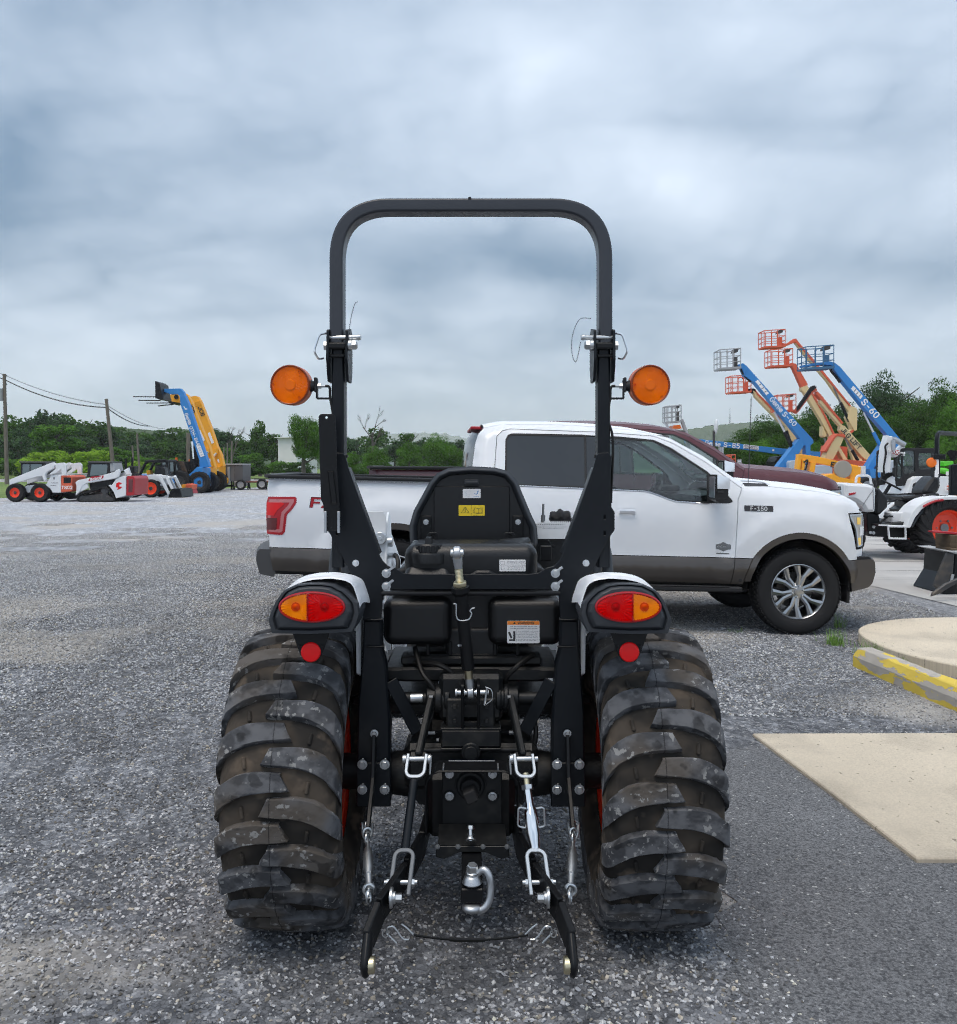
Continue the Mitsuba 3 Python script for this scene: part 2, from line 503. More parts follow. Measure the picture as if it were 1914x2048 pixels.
def tyre_parts(R, W, rim, nl=21, lug=0.026, sweepback=0.072, lw=0.055):
    """An industrial tyre about the x axis at the origin: (carcass, list of chevron lugs, mud bars). The V points up on the side facing -y."""
    h = W / 2
    prof = [(rim, -h * 0.70), (rim + 0.02, -h * 0.78), (R - 0.19 * R / 0.512, -h * 0.955), (R - 0.13 * R / 0.512, -h * 0.965), (R - 0.078 * R / 0.512, -h * 0.94), (R - lug - 0.014, -h * 0.82), (R - lug - 0.005, -h * 0.5), (R - lug, 0)]
    prof = prof + [(r, -a) for r, a in prof[-2::-1]]
    prof = A([(r, a) for r, a in prof])
    pc = curve(np.column_stack([prof, np.zeros(len(prof))]), 3)[:, :2]
    car = lathe(pc, (0, 0, 0), (1, 0, 0), 72)
    base_at = lambda s: np.interp(np.abs(s), pc[pc[:, 1] >= -1e-9][np.argsort(pc[pc[:, 1] >= -1e-9][:, 1]), 1], pc[pc[:, 1] >= -1e-9][np.argsort(pc[pc[:, 1] >= -1e-9][:, 1]), 0])
    par = A([-0.24, -0.1, 0.08, 0.22, 0.36, 0.5, 0.64, 0.78, 0.90, 1.0, 1.1, 1.2, 1.3])     # along the lug; beyond 0.9 it runs down the shoulder
    S = np.interp(par, [-0.6, 0, 0.9, 1.0, 1.1, 1.2, 1.3], A([-0.6, 0, 0.9, 0.97, 1.0, 1.0, 0.985]) * h)
    Rt = np.interp(par, [-0.6, -0.28, 0, 0.35, 0.6, 0.8, 0.9, 1.0, 1.1, 1.2, 1.3], R - A([0.004, 0.001, 0, 0.002, 0.005, 0.011, 0.018, 0.038, 0.072, 0.108, 0.148]) * (R / 0.512))
    back = sweepback * np.clip((par - 0.05) / 0.95, 0, 1.3) ** 3.0
    half = (0.5 + 0.20 * np.clip(par, 0, 1)) * lw
    lugs = []
    for side in (-1, 1):
        for k in range(nl):
            ph0 = 2 * np.pi * (k + (0.5 if side > 0 else 0)) / nl
            V = []
            rs = np.random.RandomState(k * 2 + (side > 0))
            for i in range(len(par)):
                inset = 0.016 if i == 0 else 0.0
                rt = Rt[i]
                rb = rt - (lug + 0.01) if par[i] < 0.85 else rt - 0.035
                sb = S[i] if par[i] < 0.85 else S[i] * 0.93
                w0 = half[i] - (0.004 if i == 0 else 0)
                slant = 0.034 * (1 if i == 0 else 0)
                for (q, r_, s_) in ((-w0 - 0.005, rb, sb), (-w0, rt - 0.0025, S[i]), (-w0 + 0.003, rt, S[i]), (w0 - 0.003, rt, S[i]), (w0, rt - 0.0025, S[i]), (w0 + 0.005, rb, sb)):
                    a = ph0 - (back[i] - q) / R
                    ss = s_ + (slant * (q / half[i] + 1) / 2 if i == 0 else 0)
                    V.append((side * ss, -r_ * math.cos(a), r_ * math.sin(a)))
            V = A(V)
            V += rs.normal(0, 0.0007, V.shape)
            Fq = [(i * 6 + j, i * 6 + j + 1, (i + 1) * 6 + j + 1, (i + 1) * 6 + j) for i in range(len(par) - 1) for j in range(5)]
            e = (len(par) - 1) * 6
            m = TM(V, Fq + [(0, 5, 4, 1), (1, 4, 3, 2), (e, e + 1, e + 4, e + 5), (e + 1, e + 2, e + 3, e + 4)])
            m.fix_normals()
            lugs.append((ph0, side, m))
    bars = []
    for side in (-1, 1):
        for k in range(nl):
            a = 2 * np.pi * (k + (0.5 if side > 0 else 0) + 0.44) / nl
            for s0, da, s1 in ((0.50, -0.055, 0.53), (0.72, 0.05, 0.66)):
                p = [A([side * s * h, -(base_at(s * h) + 0.002) * math.cos(a + t), (base_at(s * h) + 0.002) * math.sin(a + t)]) for s, t in ((s0, -abs(da)), (s1, abs(da) * 0.4))]
                rad = A([0, p[0][1], p[0][2]])
                bars.append(beam(p[0], p[1], 0.011, 0.018, 0.003, rad))
    return car, lugs, cat(bars)
# ------------------------------------------------------------------ the setting
def gz(x, y):
    """Height of the yard: level at the tractor, a little higher to the left beyond it."""
    x, y = A(x, float), A(y, float)
    f = lambda a, b_, t: np.clip((t - a) / (b_ - a), 0, 1) ** 2 * (3 - 2 * np.clip((t - a) / (b_ - a), 0, 1))
    return 0.026 * np.clip(2.9 - x, 0, 5.5) * f(4.5, 8.5, y) * (1 - f(12, 26, y)) * f(-14, -4, x)


def dust_mask(p, n, uv):
    return smoothstep(0.50, 0.70, fbm(p.x * 0.55 + 3, p.y * 0.8 + 1, 0, 5))


def gravel_col(p, n, uv):
    d = dr.sqrt(p.x * p.x + p.y * p.y)
    a1, b1, r1 = voronoi(p.x * 62, p.y * 62)
    a2, b2, r2 = voronoi(p.x * 27 + 5.3, p.y * 27 + 1.7)
    near = mix((0.070, 0.075, 0.086), (0.24, 0.25, 0.27), r1 * r1)
    near = mix(near, mi.Color3f(0.42, 0.41, 0.39), mi.Float(dr.select(r1 > 0.93, 0.8, 0.0)))
    near = near * (0.45 + 0.55 * smoothstep(0.0, 0.30, b1 - a1))
    big = mix((0.08, 0.085, 0.095), (0.32, 0.33, 0.35), r2 * r2)
    big = big * (0.55 + 0.45 * smoothstep(0.02, 0.2, b2 - a2))
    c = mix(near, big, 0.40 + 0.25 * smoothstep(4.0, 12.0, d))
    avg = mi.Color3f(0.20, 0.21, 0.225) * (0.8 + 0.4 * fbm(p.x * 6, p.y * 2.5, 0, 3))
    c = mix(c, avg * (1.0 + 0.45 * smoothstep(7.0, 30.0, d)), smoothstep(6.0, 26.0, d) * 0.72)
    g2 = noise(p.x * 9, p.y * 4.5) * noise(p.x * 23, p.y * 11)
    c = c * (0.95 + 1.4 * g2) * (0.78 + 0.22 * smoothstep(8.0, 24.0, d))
    dust = dust_mask(p, n, uv)
    c = mix(c, mi.Color3f(0.36, 0.34, 0.31), dust * 0.8)
    lane = smoothstep(0.45, 0.75, fbm(p.x * 0.05 + p.y * 0.02, p.y * 0.24 - p.x * 0.02, 2.0, 3)) * smoothstep(9.0, 16.0, d)
    c = mix(c, mi.Color3f(0.30, 0.30, 0.305), lane * 0.6)
    return c


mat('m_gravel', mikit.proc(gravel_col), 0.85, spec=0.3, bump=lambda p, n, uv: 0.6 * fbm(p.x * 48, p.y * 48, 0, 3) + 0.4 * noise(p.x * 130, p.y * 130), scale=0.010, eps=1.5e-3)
mat('m_asphalt', mikit.proc(lambda p, n, uv: (lambda v, g, big: mix(mix((0.050, 0.053, 0.058), (0.225, 0.23, 0.24), 0.5 * v[2] + 0.5 * smoothstep(0.2, 0.8, g)), (0.42, 0.42, 0.41), mi.Float(dr.select(v[2] > 0.990, 0.8, 0.0))) * (0.70 + 0.30 * smoothstep(0.0, 0.35, v[1] - v[0])) * (0.72 + 0.6 * big))(voronoi(p.x * 120 + 0.5 * noise(p.x * 60, p.y * 60), p.y * 120), fbm(p.x * 130, p.y * 130, 3, 3), fbm(p.x * 0.9 + 2, p.y * 0.9, 0, 5))), 0.85, spec=0.35, bump=lambda p, n, uv: fbm(p.x * 90, p.y * 90, 0, 4), scale=0.009, eps=1e-3)
mat('m_concrete', mikit.proc(lambda p, n, uv: mix((0.43, 0.375, 0.29), (0.55, 0.48, 0.375), fbm(p.x * 1.6, p.y * 1.6, 0, 4)) * (0.90 + 0.2 * noise(p.x * 160, p.y * 160)) * (1 - 0.16 * smoothstep(0.52, 0.75, fbm(p.x * 2.4 + 9, p.y * 2.4, 0, 5))) * (1 - 0.5 * smoothstep(0.93, 0.96, noise(p.x * 34, p.y * 34)))), 0.8, bump=lambda p, n, uv: fbm(p.x * 190, p.y * 25, 0, 2), scale=0.0014)
mat('m_apron', mikit.proc(lambda p, n, uv: mix((0.30, 0.295, 0.285), (0.40, 0.39, 0.375), fbm(p.x * 0.8, p.y * 2.2, 0, 4)) * (1 - 0.35 * smoothstep(0.58, 0.75, fbm(p.x * 0.7 + 4, p.y * 3.0, 0, 4)))), 0.75)
mat('m_kerbstop', mikit.proc(lambda p, n, uv: (lambda t: mix(mix((0.30, 0.275, 0.24), (0.40, 0.37, 0.33), fbm(p.x * 9, p.y * 9, p.z * 9)), mix((0.50, 0.36, 0.05), (0.64, 0.49, 0.08), fbm(p.x * 5, p.y * 5, p.z * 5)), t))(smoothstep(0.530, 0.545, fbm(p.x * 11.0 + 1.3, p.y * 5.0 + 0.7, p.z * 15, 6) + 0.11 * (smoothstep(-0.13, -0.05, -p.z) - 0.5) + 0.05 * smoothstep(-7.4, -7.0, -p.y)))), 0.8, bump=lambda p, n, uv: fbm(p.x * 90, p.y * 90, p.z * 90, 3), scale=0.002)
mat('m_grassland', mikit.proc(lambda p, n, uv: mix((0.05, 0.095, 0.022), (0.13, 0.17, 0.05), fbm(p.x * 0.35, p.y * 0.35, 0, 4))), 0.95)
mat('m_road', mikit.proc(lambda p, n, uv: mix((0.18, 0.18, 0.185), (0.26, 0.26, 0.26), fbm(p.x * 0.2, p.y * 0.6, 0, 3))), 0.85)
mat('m_hill', mikit.proc(lambda p, n, uv: mix((0.022, 0.044, 0.02), (0.06, 0.085, 0.035), fbm(p.x * 0.02, p.y * 0.02, p.z * 0.03, 4))), 0.95)


def setting(name, mesh, bsdf, smooth=False, kind='structure'):
    t = Thing(name, kind=kind)
    scene[t.key] = mikit.ply(mesh, bsdf, smooth=smooth)
    return t


xs = np.unique(np.r_[-9000, -3000, -800, -200, -60, np.linspace(-24, 24, 61), 60, 200, 800, 3000, 9000])
ys = np.unique(np.r_[-600, -200, -40, -4, np.linspace(1, 34, 56), 60, 120, 300, 1200, 4000, 9000])
gx, gy_ = np.meshgrid(xs, ys)
gv = np.column_stack([gx.ravel(), gy_.ravel(), gz(gx, gy_).ravel()])
nx = len(xs)
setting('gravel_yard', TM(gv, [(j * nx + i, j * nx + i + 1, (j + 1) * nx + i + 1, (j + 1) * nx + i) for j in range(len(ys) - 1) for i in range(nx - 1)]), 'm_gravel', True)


def sheet(name, poly, z, bsdf, step=3.0):
    p = sg.Polygon(poly) if not isinstance(poly, sg.Polygon) else poly
    v, f = trimesh.creation.triangulate_polygon(p, engine='earcut')
    v = A(v)
    m = TM(np.column_stack([v, np.full(len(v), z)]), f)
    if m.face_normals[0][2] < 0:
        m.invert()
    return setting(name, m, bsdf)


rs = np.random.RandomState(4)
edge = [(0.80 + 0.12 * math.sin(y * 2.1) + rs.uniform(-0.05, 0.05), y) for y in np.linspace(1.5, 5.55, 40)]
edge += [(0.9 + x, 5.72 + 0.07 * math.sin(x * 2.3) + rs.uniform(-0.03, 0.03)) for x in np.linspace(0.15, 5, 40)]
sheet('asphalt_strip', edge + [(9, 5.8), (9, 0.5), (0.9, 0.5)], 0.004, 'm_asphalt')
slab = Thing('concrete_slab', kind='structure')
scene[slab.key] = mikit.ply(plate(sg.Polygon([(1.61, 5.58), (1.70, 4.6), (1.757, 3.81), (6.0, 3.83), (6.0, 5.63)]), -0.04, 0.024, 'xy', 0.006), 'm_concrete')
pad = sg.Polygon(curve([(6.5, 9.42, 0), (5.2, 9.42, 0), (4.35, 9.36, 0), (3.86, 9.14, 0), (3.52, 8.78, 0), (3.37, 8.3, 0), (3.36, 7.8, 0), (3.46, 7.4, 0), (3.66, 7.05, 0), (4.2, 6.45, 0), (5.0, 5.95, 0), (6.5, 5.9, 0)], 8)[:, :2])
cpad = Thing('concrete_pad', kind='structure')
scene[cpad.key] = mikit.ply(plate(pad, -0.05, 0.095, 'xy', 0.008), 'm_concrete')
sheet('concrete_apron', [(5.02, 13.3), (5.2, 12.4), (5.40, 10.7), (5.62, 9.6), (7.5, 9.55), (60, 9.55), (60, 44), (2.6, 44), (4.2, 22)], 0.008, 'm_apron')
sheet('grass_verge', [(-400, 45.8), (-22.5, 45.8), (-20.5, 44.0), (-18.6, 49), (-19, 60), (-6, 88), (-400, 88)], 0.015, 'm_grassland')
sheet('road', [(-400, 88.5), (-8, 88.5), (4, 96), (4, 106), (-400, 106)], 0.02, 'm_road')
sheet('field', [(-3000, 107), (3000, 107), (3000, 4000), (-3000, 4000)], 0.03, 'm_grassland')
sheet('grass_bank', [(14, 62), (400, 62), (400, 106.5), (14, 106.5)], 0.03, 'm_grassland')

mat('m_dust', mikit.proc(lambda p, n, uv: mix((0.28, 0.265, 0.24), (0.42, 0.40, 0.37), noise(p.x * 60, p.y * 60))), 0.9)
scene['m_stone'] = {'type': 'blendbsdf', 'weight': mikit.proc(lambda p, n, uv: 0.72 * dust_mask(p, n, uv) * smoothstep(0.25, 0.6, noise(p.x * 45, p.y * 45))), 'a': {'type': 'ref', 'id': 'm_stoneraw'}, 'b': {'type': 'ref', 'id': 'm_dust'}}
# loose stones on the yard: four tiles of stones laid by instances
def stone_tile(n, smin, smax, seed, size=1.0):
    r = np.random.RandomState(seed)
    base = A([(-1, -1, -1), (1, -1, -1), (1, 1, -1), (-1, 1, -1), (-1, -1, 1), (1, -1, 1), (1, 1, 1), (-1, 1, 1)], float) * 0.6
    fc = A([(0, 2, 1), (0, 3, 2), (4, 5, 6), (4, 6, 7), (0, 1, 5), (0, 5, 4), (1, 2, 6), (1, 6, 5), (2, 3, 7), (2, 7, 6), (3, 0, 4), (3, 4, 7)])
    sz = np.exp(r.uniform(np.log(smin), np.log(smax), n))
    q = r.normal(size=(n, 4)); q /= np.linalg.norm(q, axis=1, keepdims=True)
    w, x, y, z = q.T
    R = np.stack([1 - 2 * (y * y + z * z), 2 * (x * y - z * w), 2 * (x * z + y * w), 2 * (x * y + z * w), 1 - 2 * (x * x + z * z), 2 * (y * z - x * w), 2 * (x * z - y * w), 2 * (y * z + x * w), 1 - 2 * (x * x + y * y)], 1).reshape(n, 3, 3)
    v = base[None] * (1 + r.uniform(-0.45, 0.35, (n, 8, 3))) * A([1.0, 0.75, 0.5])
    v = np.einsum('nij,nkj->nki', R, v) * sz[:, None, None] * 0.62
    v[:, :, 2] *= 0.75
    pos = np.column_stack([r.uniform(0, size, n), r.uniform(0, size, n), sz * r.uniform(0.02, 0.22, n)])
    v = v + pos[:, None]
    t = r.rand(n)
    g = np.where(t < 0.60, r.uniform(0.05, 0.15, n), np.where(t < 0.92, r.uniform(0.16, 0.34, n), r.uniform(0.40, 0.68, n)))
    tint = np.where((r.rand(n) < 0.14)[:, None], A([1.10, 1.0, 0.84]), A([0.98, 1.0, 1.045]))
    c = np.repeat((g[:, None] * tint), 8, 0)
    return TM(v.reshape(-1, 3), (fc[None] + 8 * np.arange(n)[:, None, None]).reshape(-1, 3)), c


labels['gravel'] = {'label': 'loose dark grey gravel with pale chips covering the yard', 'category': 'gravel', 'kind': 'stuff'}
tiles = []
for i, (n, a, b_, br) in enumerate(((4200, 0.006, 0.020, 0.80), (4200, 0.006, 0.019, 0.86), (4200, 0.006, 0.022, 0.92), (2200, 0.009, 0.026, 1.2), (2200, 0.009, 0.026, 1.5), (2000, 0.012, 0.032, 1.75), (2000, 0.012, 0.032, 2.0))):
    m, c = stone_tile(n, a, b_, 50 + i)
    c = np.minimum(c * br * (1.62 if i < 2 else 1.95 if i < 4 else 1.5), 0.56)
    scene['stone_tile_%d' % i] = {'type': 'shapegroup', 'stones': mikit.ply(m, 'm_stone', smooth=False, color=c)}
r_ = np.random.RandomState(77)
gi = 0
asp = sg.Polygon(edge + [(9, 5.8), (9, 0.5), (0.9, 0.5)])
solid = shapely.union_all([sg.Polygon([(1.61, 5.58), (1.757, 3.81), (6, 3.83), (6, 5.63)]).buffer(0.02), pad, sg.box(5, 9.5, 60, 44)])
laid = []
for iy in range(2, 26):
    for ix in range(-15, 8):
        cx_, cy_ = ix + 0.5, iy + 0.5
        if abs(cx_) > 0.56 * cy_ + 1.2:
            continue
        cell = sg.box(ix, iy, ix + 1, iy + 1)
        if cell.intersection(asp).area > 0.35 or cell.intersection(solid).area > 0.03 or (iy > 17 and ix > 1) or r_.rand() < (iy - 15) / 11:
            continue
        laid.append(cell)
        k = min(6, max(0, int(r_.randint(3) if iy < 6 else 1.2 + iy * 0.21 + r_.uniform(-1, 1))))
        gi += 1
        a = r_.randint(4) * 90
        M = mov(cx_, cy_, float(gz(cx_, cy_)), a) @ mov(-0.5, -0.5, 0)
        ex, ey = (float(gz(cx_ + 0.5, cy_) - gz(cx_ - 0.5, cy_))), float(gz(cx_, cy_ + 0.5) - gz(cx_, cy_ - 0.5))
        Sh = np.eye(4)
        Sh[2, 0], Sh[2, 1] = ex, ey
        Sh[2, 3] = -ex * cx_ - ey * cy_
        scene['gravel__%03d' % gi] = {'type': 'instance', 'shapegroup': {'type': 'ref', 'id': 'stone_tile_%d' % k}, 'to_world': T(Sh @ M)}
# stones along the rim of the asphalt and pads, placed singly in one mesh
NS = 30000
m, c = stone_tile(NS, 0.006, 0.020, 91, 1.0)
c = np.minimum(c * 1.4, 0.56)
cv = m.vertices.reshape(-1, 8, 3)
u = np.random.RandomState(5).uniform(0, 1, (NS * 4, 2))
pos = np.column_stack([-0.6 + u[:, 0] * 6.6, 1.6 + u[:, 1] * 8.4])
pos = pos[~shapely.contains_xy(shapely.union_all(laid + [solid]), pos[:, 0], pos[:, 1])]
ins = shapely.contains_xy(asp, pos[:, 0], pos[:, 1])
dep = shapely.distance(shapely.points(pos), asp.exterior)
pos = pos[np.where(ins, np.random.RandomState(6).rand(len(pos)) < np.maximum(0.03, np.exp(-dep / 0.10)), True) & (np.abs(pos[:, 0]) < 0.56 * pos[:, 1] + 0.3)][:NS]
cv, c = cv[:len(pos)], c[:8 * len(pos)]
cv = cv - cv.mean(1, keepdims=True) * A([1, 1, 0]) + np.column_stack([pos, np.zeros(len(pos))])[:, None]
n_ = len(cv)
fc = m.faces[:12]
scene['gravel__%03d' % (gi + 1)] = mikit.ply(TM(cv.reshape(-1, 3), (fc[None] + 8 * np.arange(n_)[:, None, None]).reshape(-1, 3)), 'm_stone', smooth=False, color=c)

# parking stop: a concrete bar with worn yellow paint
ks = Thing('parking_stop', 'concrete parking stop with worn yellow paint beside the round pad', 'parking stop')
sec = [(-0.105, 0), (0.105, 0), (0.103, 0.085), (0.062, 0.145), (0.05, 0.15), (-0.05, 0.15), (-0.062, 0.145), (-0.103, 0.085)]
pts_ = [(3.075 + 0.165 * t, 7.55 - 1.9 * t, 0.0) for t in np.linspace(0, 1, 24)]
ksm = sweep(pts_, [(a, b_) for a, b_ in sec], nrm=(0, 0, 1))
rr_ = np.random.RandomState(3)
ksm.vertices += (meshkit.fbm(ksm.vertices * 14, 2)[:, None] - 0.5) * 0.008
scene[ks.key] = mikit.ply(ksm, 'm_kerbstop', smooth=False)

# grass tufts at the pad's edge
def tuft(c, n, h, r, seed):
    q = np.random.RandomState(seed)
    V, Fc = [], []
    for i in range(n):
        a, l = q.uniform(0, 2 * math.pi), h * q.uniform(0.45, 1.1)
        b0 = A(c) + A([q.normal() * r * 0.5, q.normal() * r * 0.5, 0])
        d = A([math.cos(a), math.sin(a), 0])
        sd = A([-d[1], d[0], 0]) * 0.0028 * q.uniform(0.8, 1.6)
        lean = q.uniform(0.15, 0.8)
        o = len(V)
        for t in (0, 0.4, 0.75, 1.0):
            p = b0 + d * l * lean * t * t + A([0, 0, l * t * (1 - 0.25 * lean * t)])
            V += [p - sd * (1 - t), p + sd * (1 - t)]
        for k in range(3):
            Fc.append((o + 2 * k, o + 2 * k + 1, o + 2 * k + 3, o + 2 * k + 2))
    return TM(V, Fc)


mat('m_grassblade', (0.13, 0.25, 0.035), 0.6)
for i, (x, y, n, h, r, lb) in enumerate(((3.18, 8.45, 120, 0.17, 0.10, 'bright green grass tuft at the round pad, leftmost of three'), (3.30, 7.98, 110, 0.14, 0.12, 'bright green grass tuft between the parking stop and the round pad'), (3.42, 7.58, 60, 0.11, 0.10, 'smallest grass tuft against the pad edge behind the parking stop'), (3.55, 9.35, 26, 0.22, 0.05, 'thin tall weed behind the round pad near the pickup wheel'), (2.45, 9.02, 24, 0.07, 0.10, 'low sparse grass by the front wheel of the white pickup'))):
    t = Thing('grass_tuft', lb, 'grass')
    scene[t.key] = mikit.ply(tuft((x, y, 0.0), n, h, r, 30 + i), 'm_grassblade')
# ------------------------------------------------------------------ the compact tractor in front
mat('m_tyrewall', mikit.proc(lambda p, n, uv: mix(mix((0.020, 0.018, 0.016), (0.064, 0.052, 0.041), smoothstep(0.36, 0.64, fbm(p.x * 8 + 3, p.y * 8, p.z * 8, 3))), (0.13, 0.10, 0.074), 0.8 * smoothstep(0.56, 0.78, fbm(p.x * 15, p.y * 15 + 9, p.z * 15, 4)))), 0.85, spec=0.3,
    bump=lambda p, n, uv: fbm(p.x * 70, p.y * 70, p.z * 70, 3), scale=0.002)
mat('m_tyrelug', mikit.proc(lambda p, n, uv: mix(mix(mix((0.045, 0.047, 0.052), (0.105, 0.108, 0.116), smoothstep(0.35, 0.65, fbm(p.x * 26, p.y * 26, p.z * 26, 4))), (0.085, 0.070, 0.055), 0.7 * smoothstep(0.50, 0.66, fbm(p.x * 6 + 2, p.y * 6, p.z * 6, 3))), (0.27, 0.27, 0.265), 0.8 * smoothstep(0.60, 0.68, fbm(p.x * 80, p.y * 80, p.z * 60, 3)) * smoothstep(0.48, 0.62, noise(p.x * 17 + 5, p.y * 17, p.z * 17)))
    * (1 - 0.6 * smoothstep(-0.0022, -0.0012, -dr.minimum(dr.abs(p.x + 0.634), dr.abs(p.x - 0.573)))) * (1 - 0.55 * smoothstep(0.60, 0.70, fbm(p.x * 19 + 7, p.y * 19, p.z * 19, 3)))), 0.78, spec=0.32,
    bump=lambda p, n, uv: fbm(p.x * 150, p.y * 150, p.z * 150, 3), scale=0.0030, eps=5e-4)
XC, AY, RR = -0.026, 3.38, 0.512
tractor = Thing('tractor', 'black and white tractor seen from behind with tall roll bar and muddy lugged tyres', 'tractor')
PY = 3.24                                             # rear face of the roll bar posts
car, lugs, bars = tyre_parts(RR, 0.385, 0.262)
mat('m_bead', (0.012, 0.012, 0.012), 0.6)
for cx, sd in ((-0.624, -1), (0.583, 1)):
    wh = tractor.holder('rear_wheel')
    M = mov(cx, AY, RR - 0.004)
    rot = 0.05 if sd < 0 else 0.11
    Rr = np.eye(4)
    Rr[:3, :3] = [[1, 0, 0], [0, math.cos(rot), -math.sin(rot)], [0, math.sin(rot), math.cos(rot)]]
    M = M @ Rr
    tractor.add('tyre', xf(car, M), 'm_tyrewall', smooth=True, under=wh)
    rest = []
    for ph, sl, m in lugs:
        a = (ph + math.pi) % (2 * math.pi) - math.pi
        if -1.45 < a < 1.9:
            tractor.add('tread_lug', xf(m, M), 'm_tyrelug', smooth=28, under=wh)
        else:
            rest.append(m)
    tractor.add('far_tread', xf(cat(rest), M), 'm_tyrelug', smooth=28, under=wh, stuff=True)
    tractor.add('mud_bar', xf(bars, M), 'm_tyrewall', smooth=False, under=wh, stuff=True)
    s = -sd                                            # the inner side of the wheel faces the middle
    rimp = [(0.262, -0.13), (0.272, -0.135), (0.272, -0.125), (0.25, -0.12), (0.235, -0.05), (0.235, 0.05), (0.25, 0.12), (0.272, 0.125), (0.272, 0.135), (0.262, 0.13)]
    disc = [(0.235, 0.055), (0.20, 0.03), (0.14, 0.035), (0.12, 0.02), (0, 0.02), (0, 0.008), (0.13, 0.008), (0.145, 0.02), (0.2, 0.015), (0.235, 0.04)]
    tractor.add('rim', xf(cat(lathe(rimp, n=48), lathe([(r, a * s * -1) for r, a in disc], n=48)), mov(cx, AY, RR - 0.004)), 'm_orange', under=wh)
    tractor.add('wheel_nut', cat([bolt((cx - s * 0.024, AY + 0.085 * math.cos(k * math.pi / 3), RR + 0.085 * math.sin(k * math.pi / 3)), (-s, 0, 0), 0.011, 0.014) for k in range(6)]), 'm_zinc', under=wh, stuff=True)
    tractor.add('axle_shaft', cyl((cx, AY, RR), (XC + sd * 0.2, AY, RR), 0.062, n=24, b=0.004), 'm_castiron')

# roll bar hoop
zt = 2.512
hx = 0.4835 - 0.023
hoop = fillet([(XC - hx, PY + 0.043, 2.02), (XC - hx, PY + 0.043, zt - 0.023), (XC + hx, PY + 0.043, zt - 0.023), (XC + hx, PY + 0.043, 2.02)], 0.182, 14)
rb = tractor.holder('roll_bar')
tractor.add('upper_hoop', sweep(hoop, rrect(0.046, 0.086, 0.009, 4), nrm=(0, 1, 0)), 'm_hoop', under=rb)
tractor.add('plug_hole', cyl(at(939.5, 397, PY - 0.001), at(939.5, 397, PY + 0.003), 0.006, n=14), 'm_ink', under=rb)
for s in (-1, 1):
    X = lambda d: XC + s * d
    tractor.add('lower_post', sweep([(X(0.455), PY + 0.045, z) for z in (1.25, 1.6, 2.0)], rrect(0.043, 0.082, 0.009, 4), nrm=(0, 1, 0)), 'm_blackframe', under=rb)
    # hinge plates either side of the post
    for d in (0.4865, 0.422):
        pl = rnd([(PY - 0.012, 2.06), (PY + 0.075, 2.075), (PY + 0.105, 2.055), (PY + 0.105, 1.93), (PY + 0.085, 1.885), (PY + 0.01, 1.885), (PY - 0.022, 1.96)], 0.008)
        tractor.add('hinge_plate', plate(pl, X(d) - 0.0045, X(d) + 0.0045, 'yz', 0.0015), 'm_blackframe', under=rb)
    tractor.add('hinge_sleeve', cat(box((X(0.455), PY - 0.002, 2.005), (0.062, 0.03, 0.022), 0.005), box((X(0.455), PY + 0.0, 1.972), (0.05, 0.02, 0.010), 0.003)), 'm_black', under=rb)
    z1, z2 = 2.035, 2.008
    tractor.add('hinge_pin', cat(cyl((X(0.49), PY + 0.01, z1), (X(0.375), PY - 0.002, z1), 0.0088, n=14, b=0.001), cyl((X(0.386), PY - 0.002, z1), (X(0.380), PY - 0.002, z1), 0.0105, n=14)), 'm_zinc', under=rb)
    tractor.add('hinge_bolt', cat(cyl((X(0.418), PY - 0.004, z2), (X(0.404), PY - 0.004, z2), 0.019, n=18, b=0.002), lathe([(0, 0), (0.0165, 0), (0.0165, 0.012), (0.010, 0.018), (0, 0.018)], (X(0.404), PY - 0.004, z2), (-s, 0, 0), 6), cyl((X(0.49), PY + 0.01, z2), (X(0.502), PY + 0.01, z2), 0.016, n=6)), 'm_zinc', under=rb)
    tractor.add('pin_handle', tube(fillet([(X(0.492), PY + 0.005, 2.05), (X(0.515), PY - 0.01, 2.045), (X(0.532), PY - 0.022, 1.985), (X(0.517), PY - 0.012, 1.958), (X(0.503), PY, 1.965)], 0.012), 0.0035), 'm_chrome', under=rb)
    ret = [(X(0.41), PY - 0.003, 2.10), (X(0.37), PY - 0.01, 2.095), (X(0.345), PY - 0.02, 2.04), (X(0.343), PY - 0.02, 1.98), (X(0.356), PY - 0.01, 1.95), (X(0.368), PY, 1.985), (X(0.374), PY, 2.02)] if s > 0 else [(X(0.418), PY, 2.02), (X(0.41), PY - 0.005, 2.09), (X(0.395), PY - 0.012, 2.145), (X(0.385), PY - 0.01, 2.155)]
    tractor.add('pin_cable', tube(curve(ret, 6), 0.0011, 5), 'm_ink', under=rb)
    tractor.add('cable_tie', cat(sweep([(X(0.455) + a, PY + b_, 1.63) for a, b_ in ((-0.024, -0.001), (0.024, -0.001), (0.024, 0.088), (-0.024, 0.088))], rrect(0.002, 0.006, 0.0008, 2), nrm=(0, 0, 1), closed=True), box((X(0.455) - s * 0.03, PY + 0.005, 1.63), (0.009, 0.007, 0.011), 0.001)), 'm_plastic', under=rb)

